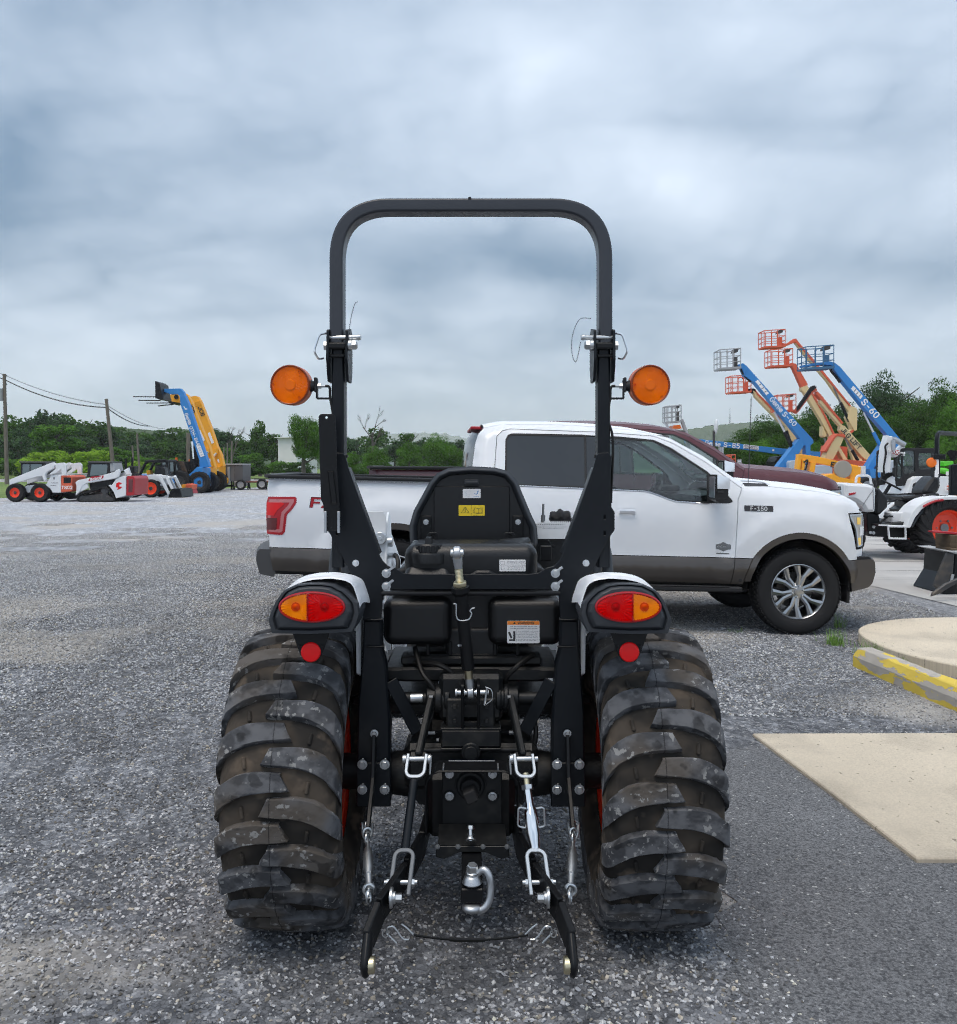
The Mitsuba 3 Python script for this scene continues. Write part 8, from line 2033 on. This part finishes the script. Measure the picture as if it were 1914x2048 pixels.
side(wt, 'hood', Z6(y + 0.15), [(-60, 605), (0, 602), (200, 612), (262, 635), (296, 660), (300, 720), (290, 932), (190, 936), (150, 862), (60, 800), (-60, 780)], y + 0.15, y + 1.25, 'm_whitepaint', 0.03, b=0.05)
wt.add('hood_seam', cat(*[tube([at2(Z6(y + 0.145), p, y + 0.145) for p in q], 0.006, 5) for q in (((140, 862), (255, 690)), ((262, 640), (268, 900)))]), 'm_inkgrey')
side(wt, 'decal', Z6(y + 0.13), [(-10, 720), (70, 708), (60, 728), (-10, 745)], y + 0.13, y + 0.16, 'm_red', 0, 0.002)
side(wt, 'dash_cover', Z6(y + 0.25), [(285, 655), (330, 660), (440, 780), (428, 880), (330, 972), (292, 945), (302, 720)], y + 0.25, y + 1.15, 'm_plastic', 0.03, b=0.03)
side(wt, 'chassis', Z6(y + 0.3), [(190, 935), (330, 965), (345, 1080), (720, 1090), (720, 1230), (230, 1210), (200, 1150)], y + 0.3, y + 1.1, 'm_black', 0.02)
wt.add('chassis_bolt', cat(*[bolt(at2(Z6(y + 0.29), p, y + 0.29), (0, -1, 0), 0.02, 0.02) for p in ((232, 1165), (268, 1168), (270, 1100))]), 'm_zinc', stuff=True)
wt.add('pedal', cat(beam(at2(Z6(y + 0.1), (335, 1060), y + 0.1), at2(Z6(y + 0.1), (425, 985), y + 0.1), 0.03, 0.03, 0.004), box(at2(Z6(y + 0.1), (435, 980), y + 0.1), (0.12, 0.12, 0.03), 0.005)), 'm_black')
wt.add('lamp_guard', tube(fillet([at2(Z6(y + 0.3), p, y + 0.3) for p in ((66, 600), (72, 520), (228, 518), (240, 612))], 0.12), 0.022, 8), 'm_whitepaint')
rk = wt.holder('roll_bar')
hd = A([0.97, 1.0, 0]) * 1.25
hq = [at2(Z6(y + 0.35), (988, v), y + 0.35) for v in (530, 30)]
wt.add('hoop', sweep(fillet([hq[0], hq[1], hq[1] + hd, hq[0] + hd], 0.16, 7), rrect(0.075, 0.065, 0.012, 2), nrm=(1, -0.97, 0)), 'm_blackframe', under=rk)
side(wt, 'lower_post', Z6(y + 0.28), [(958, 250), (1030, 300), (1026, 540), (962, 540)], y + 0.28, y + 0.42, 'm_blackframe', under=rk)
wt.add('hinge', box(at2(Z6(y + 0.3), (1005, 305), y + 0.3), (0.2, 0.12, 0.09), 0.01), 'm_black', under=rk)
wt.add('reflective_tape', cat(box(at2(Z6(y + 0.275), (990, 410), y + 0.275), (0.06, 0.005, 0.27), 0), box(at2(Z6(y + 0.275), (982, 500), y + 0.275), (0.06, 0.005, 0.11), 0)), 'm_sticker', under=rk)
wt.add('amber_lamp', lathe([(0, -0.03), (0.075, -0.03), (0.085, 0), (0.07, 0.03), (0, 0.04)], at2(Z6(y + 0.3), (925, 370), y + 0.3), (-0.3, -1, 0), 28), 'm_orangelamp')
side(wt, 'far_post', Z6(y + 0.9), [(1150, 400), (1260, 380), (1260, 745), (1145, 740)], y + 0.9, y + 1.0, 'm_blackframe', 0.01)
wt.add('work_lamp', cat(*[cyl(at2(Z6(y + 0.9), p, y + 0.9), at2(Z6(y + 0.8), p, y + 0.8), 0.06, n=16) for p in ((1145, 265), (1195, 270), (1170, 310))]), 'm_black', stuff=True)
for yy in (y + 0.05, y + 1.35):
    (x, z), = c([(-60, 1210)])
    wheel(wt, (x, 0.40), yy, yy + 0.28, 0.40, 0.24, name='front_wheel')

# steel attachment in the bottom right corner
c = conv(1700, 860, 5.68, 11.6)
y = 11.6
sa = Thing('blade_attachment', 'dark steel blade attachment with wood blocking, cut off by the right edge', 'attachment')
side(sa, 'blade', Z6(y), [(1108, 1385), (1190, 1400), (1172, 1640), (1120, 1720), (1000, 1812), (950, 1772), (1040, 1540)], y, y + 0.05, 'm_darksteel')
side(sa, 'top_plate', Z6(y - 0.02), [(1105, 1378), (1260, 1375), (1260, 1420), (1185, 1405)], y - 0.02, y + 0.8, 'm_galvgrey')
side(sa, 'cutting_edge', Z6(y - 0.5), [(930, 1892), (945, 1850), (1090, 1745), (1260, 1670), (1260, 1720), (1120, 1800), (1040, 1855)], y - 0.5, y - 0.45, 'm_darksteel')
side(sa, 'mouldboard', Z6(y + 0.1), [(1050, 1855), (1175, 1650), (1190, 1400), (1290, 1400), (1290, 1905), (1100, 1900)], y + 0.1, y + 0.9, 'm_black')
sa.add('brace', beam(at2(c, (1160, 1635), y - 0.02), at2(c, (1135, 1745), y - 0.02), 0.02, 0.03, 0.003), 'm_galvgrey')
side(sa, 'timber', Z6(y + 0.1), [(1140, 1195), (1270, 1195), (1270, 1340), (1142, 1340)], y + 0.1, y + 0.5, 'm_timber')
side(sa, 'timber', Z6(y + 0.05), [(1145, 1342), (1270, 1342), (1270, 1374), (1145, 1374)], y + 0.05, y + 0.45, 'm_timber')
side(sa, 'red_arm', Z6(y + 0.15), [(948, 1150), (1060, 1152), (1280, 1170), (1280, 1195), (1100, 1180), (948, 1166)], y + 0.15, y + 0.3, 'm_red', 0, 0.004)
mat('m_timber', mikit.proc(lambda p, n, uv: mix((0.055, 0.04, 0.025), (0.12, 0.085, 0.05), fbm(p.x * 3, p.y * 8, p.z * 40))), 0.85)

# more distant things
c = conv(1130, 640, 4.52, 44.0)
y = 44.0
sl = Thing('basket_lift', 'small grey basket lift rising behind the white pickup roof', 'lift')
basket(sl, 1329, 1359.5, 812, 846, y, 'm_galvgrey', 0.8)
side(sl, 'arm', c, [(895, 930), (915, 925), (945, 980), (960, 1080), (920, 1080), (925, 985)], y - 0.1, y + 0.1, 'm_silver')
side(sl, 'arm', c, [(1040, 905), (1065, 895), (1112, 1020), (1150, 1300), (1110, 1300), (1085, 1030)], y - 0.1, y + 0.1, 'm_galvgrey')
side(sl, 'base', c, [(880, 1200), (1160, 1200), (1160, 1420), (880, 1420)], y - 0.5, y + 0.5, 'm_galvgrey')
sl.add('warning_lamp', hull([at2(c, p, y + d) for p in ((955, 985), (965, 955), (1020, 952), (1034, 985)) for d in (-0.5, 0.5)]), 'm_amber')
c = Z4(64.0)
vn = Thing('delivery_van', 'white van with a red roof, seen over the maroon windscreen', 'van')
side(vn, 'body', c, [(70, 1540), (280, 1550), (285, 1900), (60, 1900)], 64, 66, 'm_whitepaint', 0.05)
side(vn, 'roof', c, [(80, 1545), (110, 1498), (245, 1492), (275, 1548)], 64.05, 65.9, 'm_red', 0.03)
c = Z4(46.0)
sp_ = Thing('personnel_lift', 'small orange lift platform below the level blue arm', 'lift')
basket(sp_, 1444, 1467, 910, 934, 46.0, 'm_liftorange', 0.8)
side(sp_, 'base', c, [(400, 1825), (540, 1825), (540, 2010), (400, 2010)], 45.6, 46.4, 'm_liftorange', 0.02)
sp_.add('mast', cat(*[cyl(at2(c, (u, 1580), 46.2), at2(c, (u, 1840), 46.2), 0.08, n=10) for u in (385, 412)]), 'm_galv', stuff=True)
sg_ = Thing('notice_board', 'small pale notice board on a post beside the orange platform', 'sign')
side(sg_, 'panel', c, [(582, 1735), (640, 1732), (640, 1840), (582, 1842)], 45.97, 46.0, 'm_galvgrey', 0.02, 0.004)
sg_.add('post', box(at2(c, (610, 1900), 46.03) * A([1, 1, 0]) + A([0, 0, 0.75]), (0.08, 0.05, 1.5), 0.005), 'm_galvgrey')
side(sg_, 'print', c, [(592, 1750), (630, 1748), (630, 1765), (592, 1767)], 45.96, 45.97, 'm_stickergrey', 0, 0.001)
lp_ = Thing('street_lamp', 'grey lamp post with a white oval head above the blue lettering', 'street lamp')
q = at2(c, (300, 1590), 46.0)
lp_.add('post', cyl(A([q[0], 46.0, 0]), at2(c, (296, 1375), 46.0), 0.06, n=10), 'm_darksteel')
lp_.add('head', xf(trimesh.creation.icosphere(2, 1.0), np.vstack([np.column_stack([np.diag([0.10, 0.14, 0.36]) @ A([[0.9, 0, 0.0], [0, 1, 0], [0.25, 0, 1]]), at2(c, (322, 1322), 46.0)]), [0, 0, 0, 1]])), 'm_silver', smooth=True)
cb_ = Thing('folded_boom', 'yellow lowered boom of a machine between the notice board and the blue riser', 'boom')
c = Z4(50.0)
side(cb_, 'boom', c, [(690, 1862), (985, 1835), (1000, 1880), (700, 1895)], 50, 50.4, 'm_cream', 0.01)
side(cb_, 'base', c, [(860, 1890), (1000, 1880), (1000, 2060), (860, 2060)], 49.8, 50.8, 'm_black', 0.02)
boomtext(cb_, c, (815, 1866), (880, 1862), 'CAT', 0.17, 49.99, 'm_ink')
c = Z5(29.0)
gt = Thing('green_tractor', 'bright green tractor bonnet seen between the roll bar posts at the right edge', 'tractor')
side(gt, 'hood', c, [(1485, 1585), (1560, 1590), (1650, 1615), (1760, 1620), (1760, 1690), (1640, 1690), (1490, 1650)], 29.0, 29.9, 'm_green', 0.04, b=0.06)
side(gt, 'grille', c, [(1470, 1650), (1770, 1690), (1770, 1900), (1480, 1900)], 29.05, 29.85, 'm_black', 0.03)
side(gt, 'canopy', c, [(1560, 1510), (1700, 1505), (1700, 1540), (1590, 1570)], 29.2, 29.8, 'm_green', 0.02)
gt.add('lamp', box(at2(c, (1590, 1660), 29.0), (0.12, 0.05, 0.12), 0.01), 'm_sticker')
(x, z), = c([(1620, 1900)])
wheel(gt, (x, 0.5), 28.8, 29.1, 0.5, 0.3, 'm_yellow', treads=0)
mast_ = Thing('radio_mast', 'thin radio mast on the far wooded hill', 'mast')
mast_.add('lattice', cat(*[cyl((397 + s, 1500 + s2, 40), (397 + s * 0.2, 1500 + s2 * 0.2, 82), 0.35, 0.2, 6) for s, s2 in ((-1.6, 0), (1.6, 0), (0, 1.6))], cyl((397, 1500, 78), (397, 1500, 92), 0.25, n=6), box((397, 1500, 77), (4, 1, 0.6), 0.1)), 'm_steel', stuff=True)
# ------------------------------------------------------------------ hills, woods, trees
def ridge(name, pts, y, depth, bsdf, seed, rough):
    """A wooded ridge: its skyline given in photo pixels at depth y, a real slope rising to it over depth metres."""
    P_ = A(pts, float)
    xs_ = (P_[:, 0] - CX) * y / F_PX
    zs_ = EYE - (P_[:, 1] - HZ) * y / F_PX
    x = np.linspace(xs_[0], xs_[-1], 420)
    top = np.interp(x, xs_, zs_)
    n = 26
    V = []
    for j in range(n):
        t = j / (n - 1)
        f = math.sin(t * math.pi) ** 1.2 if t < 0.5 else math.cos((t - 0.5) * math.pi) ** 0.8
        V.append(np.column_stack([x, np.full(len(x), y + depth * (t - 0.5)), top * f - 0.5]))
    V = np.vstack(V)
    V[:, 2] += (meshkit.fbm(V / rough, 4, seed) - 0.4) * rough * 0.9 * np.clip(V[:, 2] / 6, 0, 1)
    k = len(x)
    return setting(name, TM(V, [(j * k + i, j * k + i + 1, (j + 1) * k + i + 1, (j + 1) * k + i) for j in range(n - 1) for i in range(k - 1)]), bsdf, True)


ridge('far_mountain', [(300, 896), (560, 886), (640, 880), (700, 880), (790, 872), (850, 868), (930, 878), (1000, 884), (1200, 880), (1330, 872), (1500, 860), (1700, 866)], 5200, 900, 'm_hill', 3, 60)
ridge('wooded_hill', [(1180, 905), (1240, 880), (1330, 866), (1395, 858), (1440, 852), (1480, 848), (1530, 846), (1640, 840), (1760, 842), (1900, 850), (2200, 880)], 1500, 420, 'm_hill', 5, 14)
ridge('hillside', [(-500, 860), (-100, 862), (120, 850), (250, 858), (330, 864), (400, 868), (480, 884), (560, 896), (700, 903), (950, 905), (1200, 908), (1420, 905), (1600, 915)], 420, 150, 'm_hill', 7, 7)


def crown(n, seed, leaf, shape=(1, 1, 1), clumps=26, skirt=0.0):
    """Leaf-sized quads in clumps through a rounded crown of about unit radius, centre at the origin."""
    r = np.random.RandomState(seed)
    c = r.normal(size=(clumps * 3, 3))
    c /= np.linalg.norm(c, axis=1, keepdims=True)
    c = c[c[:, 2] > -0.75 - skirt][:clumps] * r.uniform(0.45, 1.0, (min(clumps, (c[:, 2] > -0.75 - skirt).sum()), 1)) * A([0.78, 0.78, 0.84])
    rad = r.uniform(0.20, 0.40, len(c))
    pick = r.choice(len(c), n, p=rad ** 2 / (rad ** 2).sum())
    d = r.normal(size=(n, 3))
    d /= np.linalg.norm(d, axis=1, keepdims=True)
    p = c[pick] + d * rad[pick, None] * (r.uniform(0.35, 1.0, (n, 1)) ** 0.6) * A([1.15, 1.15, 0.8])
    nor = d + r.normal(size=(n, 3)) * 0.65 + A([0, 0, 0.35])
    nor /= np.linalg.norm(nor, axis=1, keepdims=True)
    a = np.cross(nor, r.normal(size=(n, 3)))
    a /= np.linalg.norm(a, axis=1, keepdims=True)
    b_ = np.cross(nor, a)
    s = leaf * r.uniform(0.6, 1.3, (n, 1))
    V = np.stack([p - a * s, p - b_ * s * 0.55, p + a * s, p + b_ * s * 0.55], 1).reshape(-1, 3) * A(shape)
    i = 4 * np.arange(n)[:, None]
    return TM(V, np.vstack([i + A([[0, 1, 2]]), i + A([[0, 2, 3]])]))


def limbs(seed, h, spread, r0, n=7):
    r = np.random.RandomState(seed)
    ms = [tube(curve([(0, 0, 0), (r.normal() * 0.02, r.normal() * 0.02, h * 0.4), (r.normal() * 0.05, r.normal() * 0.05, h)], 4), r0, 7)]
    ms[0] = sweep(curve([(0, 0, -0.1), (r.normal() * 0.03, 0, h * 0.45), (r.normal() * 0.06, r.normal() * 0.05, h)], 4), circ(r0, 7))
    v = ms[0].vertices
    v[:, :2] *= np.clip(1.15 - 0.75 * v[:, 2:] / h, 0.2, 1.2)
    for i in range(n):
        a, z = r.uniform(0, 2 * math.pi), h * r.uniform(0.35, 0.85)
        l = spread * r.uniform(0.5, 1)
        e = A([math.cos(a) * l, math.sin(a) * l, z + l * r.uniform(0.35, 0.9)])
        ms.append(cyl((0, 0, z), e, r0 * 0.42, r0 * 0.10, 5))
    return cat(*ms)


CR = {}
for k, (n, leaf, sh, cl) in {'far': (2600, 0.075, (1, 1, 0.95), 22), 'far2': (2600, 0.075, (1, 1, 1.15), 18), 'far3': (2600, 0.08, (1.1, 1.1, 0.8), 26), 'near': (15000, 0.032, (1, 1, 1), 54), 'near2': (15000, 0.032, (1, 1, 1.1), 44), 'bush': (3000, 0.07, (1.15, 1.15, 0.8), 24)}.items():
    CR[k] = [mikit.ply(crown(n, 100 + 7 * i + len(k), leaf, sh, cl, 0.2 if k == 'bush' else 0.0), 'm_leafmid', smooth=False) for i in range(2)]
LIMB = [mikit.ply(limbs(60 + i, 1.0, 0.45, 0.045), 'm_trunk', smooth=40) for i in range(3)]
treeno = [0]


def tree(name, lab, u, vtop, y, width, leafmat, kind='far', group=None, vbase=None, bare=False, catg='tree', zs=0.0):
    """A tree whose top is seen at row vtop and whose crown is width photo pixels across, standing at depth y."""
    treeno[0] += 1
    r = np.random.RandomState(treeno[0] * 13)
    top = at(u, vtop, y)
    x, H = top[0], top[2] - zs
    w = width * y / F_PX / 2
    t = Thing(name, lab, catg, group)
    hh = min(H * 0.5, max(w * 0.85, H * 0.42)) if catg == 'tree' else H * 0.56
    t_ = CR[kind][treeno[0] % 2]
    S = np.eye(4)
    a = r.uniform(0, 6.28)
    R = A([[math.cos(a), -math.sin(a), 0], [math.sin(a), math.cos(a), 0], [0, 0, 1]])
    S[:3, :3] = R @ np.diag([w, w, hh])
    S[:3, 3] = (x, y, zs + H - hh * 0.97)
    scene[t.holder('crown')] = {**t_, 'bsdf': {'type': 'ref', 'id': leafmat}, 'to_world': T(S)}
    if catg == 'tree':
        L_ = np.eye(4)
        L_[:3, :3] = np.diag([H * 0.72, H * 0.72, H * 0.80])
        L_[:3, 3] = (x, y, zs)
        scene[t.holder('trunk')] = {**LIMB[treeno[0] % 3], 'to_world': T(L_)}
    return t


ORD = 'first second third fourth fifth sixth seventh eighth ninth tenth eleventh twelfth thirteenth fourteenth fifteenth sixteenth seventeenth eighteenth nineteenth twentieth'.split()
# left wood, back to front: (u, vtop, depth, width, leaf, crown)
rs = np.random.RandomState(12)
LW = [(-30, 835, 150, 90), (22, 826, 150, 70), (60, 822, 145, 75), (96, 812, 140, 80), (130, 824, 150, 80), (166, 824, 150, 85), (205, 845, 150, 80), (240, 852, 170, 80), (275, 848, 170, 90), (312, 856, 200, 70), (345, 852, 160, 80), (400, 848, 150, 70), (436, 850, 150, 80), (470, 868, 170, 70), (505, 868, 150, 60)]
for i, (u, v, y, w) in enumerate(LW):
    tree('woodland_tree', ORD[i] + ' tree from the left in the tall back row of the left wood', u, v, y, w * 1.25, 'm_leafdark' if i % 3 else 'm_leafblue', ('far', 'far2', 'far3')[i % 3], 'trees of the left wood')
    tree('woodland_tree', ORD[i] + ' tree from the left in the lower front row of the left wood', u + rs.uniform(-20, 20), v + rs.uniform(22, 42), y - 14, w * 1.3, ('m_leafmid', 'm_leafdark', 'm_leafblue')[i % 3], ('far3', 'far', 'far2')[i % 3], 'trees of the left wood')
for i, u in enumerate(range(-20, 600, 34)):
    tree('hedge_shrub', ORD[i] + ' green shrub from the left in the hedge below the left wood', u + rs.uniform(-8, 8), 908 + rs.uniform(-14, 8), 112 + rs.uniform(-5, 5), 62, ('m_leafdark', 'm_leafmid')[i % 2], 'bush', 'shrubs of the left hedge', catg='shrub')
for i, (u, v, w, lab) in enumerate(((90, 888, 95, 'light green bush behind the wheeled loader'), (140, 893, 80, 'light green bush between the two loader cabs'), (185, 886, 92, 'light green bush at the foot of the leaning pole'), (285, 914, 70, 'light green bush behind the blue utility vehicle'), (60, 905, 60, 'low light green bush beside the tall utility pole'))):
    tree('bush', lab, u, v, 98 - i, w, 'm_leafbright', 'bush', catg='bush')
tree('tree', 'tall dark tree standing above the hedge left of the white building', 520, 838, 130, 60, 'm_leafdark', 'far2')
tree('tree', 'smaller dark tree beside the tall one left of the white building', 547, 858, 130, 44, 'm_leafdark', 'far')
tree('tree', 'full green tree just left of the roll bar', 612, 826, 82, 88, 'm_leafmid', 'near2')
tree('tree', 'green tree partly behind the black sign bracket', 655, 850, 90, 70, 'm_leafmid', 'near')
for i, (u, v, y, w) in enumerate(((700, 868, 150, 60), (745, 862, 160, 70), (790, 866, 150, 50), (816, 856, 130, 40), (850, 872, 150, 60), (885, 874, 150, 60), (920, 874, 150, 60))):
    tree('background_tree', ORD[i] + ' distant tree from the left in the row between roll bar and white cab', u, v, y, w * 1.3, ('m_leafblue', 'm_leafdark')[i % 2], ('far', 'far2', 'far3')[i % 3], 'distant trees between roll bar and cab')
for i, (u, v, w, lab) in enumerate(((752, 895, 62, 'round green tree in front of the long low building'), (818, 884, 60, 'green tree over the pickup bed, middle of three'), (872, 870, 74, 'tallest green tree over the pickup bed beside the cab'), (905, 890, 50, 'green tree touching the rear of the white cab'), (706, 905, 46, 'low green tree beside the right side of the left post'))):
    tree('tree', lab, u, v, 92 + i, w, 'm_leafmid', 'near' if i % 2 else 'near2')
for i, u in enumerate(range(690, 960, 40)):
    tree('hedge_shrub', ORD[i] + ' green shrub from the left under the trees behind the pickup bed', u, 918 + rs.uniform(-6, 6), 98, 60, 'm_leafmid', 'bush', 'shrubs behind the pickup bed', catg='shrub')
# right wood
for i, (u, v, y, w) in enumerate(((1340, 882, 260, 50), (1385, 884, 250, 60), (1425, 880, 240, 60), (1460, 884, 200, 50))):
    tree('background_tree', ORD[i] + ' distant tree from the left below the hill with the mast', u, v, y, w * 1.3, ('m_leafblue', 'm_leafdark')[i % 2], 'far', 'distant trees below the wooded hill')
RW = [(1530, 836, 82, 110, 'dark green tree at the left end of the right wood'), (1585, 828, 84, 100, 'dark green tree behind the blue and cream lifts'), (1640, 812, 84, 110, 'dark tree behind the cream lift tower'), (1690, 806, 80, 100, 'dark tree beside the tall tree of the right wood'),
      (1768, 752, 84, 100, 'tallest tree of the right wood with an open feathery crown'), (1845, 800, 70, 130, 'broad green tree in the middle of the right wood'), (1885, 766, 82, 120, 'high tree at the right edge of the photo'), (1925, 790, 66, 110, 'green tree cut off by the right edge'), (1795, 822, 68, 100, 'mid green tree under the tallest tree')]
for i, (u, v, y, w, lab) in enumerate(RW):
    tree('tree', lab, u, v, y, w * 1.2, ('m_leafdark', 'm_leafmid', 'm_leafdark')[i % 3] if i != 4 else 'm_leafblue', 'near' if i % 2 else 'near2')
for i, (u, v) in enumerate(((1480, 876), (1520, 872), (1560, 866), (1610, 870), (1655, 868), (1700, 862), (1745, 866), (1790, 870), (1840, 858), (1885, 866), (1930, 860))):
    tree('hedge_shrub', ORD[i] + ' dark green shrub from the left along the foot of the right wood', u, v, 64 + 3 * (i % 3), 92, ('m_leafdark', 'm_leafmid')[i % 2], 'near' if i % 2 else 'near2', 'shrubs of the right wood', catg='shrub')


def bare_tree(lab, u, vtop, vb, y, spread, seed):
    t = Thing('bare_tree', lab, 'tree')
    r = np.random.RandomState(seed)
    top = at(u, vtop, y)
    ms = []

    def grow(p, d, l, rad, k):
        q = p + d * l
        ms.append(cyl(p, q, rad, rad * 0.65, 5))
        if k == 0:
            return
        for i in range(2 if k > 2 else 3):
            nd = d + r.normal(size=3) * A([spread, spread, 0.25])
            grow(q - d * l * r.uniform(0, 0.3), nd / np.linalg.norm(nd), l * r.uniform(0.55, 0.8), rad * 0.6, k - 1)
    H = top[2]
    grow(A([top[0], y, 0.0]), A([0.02, 0, 1.0]), H * 0.36, 0.16, 5)
    m = cat(*ms)
    m.vertices[:, 2] *= H / m.vertices[:, 2].max()
    t.add('branches', m, 'm_trunk', smooth=False)
    return t


bare_tree('leafless dead tree rising between the roll bar posts', 745, 812, 900, 95, 0.38, 4)
bare_tree('pale leafless tree right of the yellow booms', 462, 852, 900, 120, 0.3, 9)
bare_tree('thin leafless treetop beside the tallest tree of the right wood', 1838, 786, 880, 78, 0.3, 15)

# ------------------------------------------------------------------ damp air that pales the far hills
scene['air'] = {'type': 'homogeneous', 'albedo': rgb((0.93, 0.95, 0.97)), 'sigma_t': 0.00022}
scene['haze'] = {'type': 'cube', 'to_world': T().translate([0, 4000, 160]).scale([9500, 5200, 161]), 'bsdf': {'type': 'null'}, 'interior': {'type': 'ref', 'id': 'air'}}
scene['camera']['medium'] = {'type': 'ref', 'id': 'air'}
labels['haze'] = {'label': 'thin damp air between the yard and the far hills', 'category': 'haze', 'kind': 'stuff'}
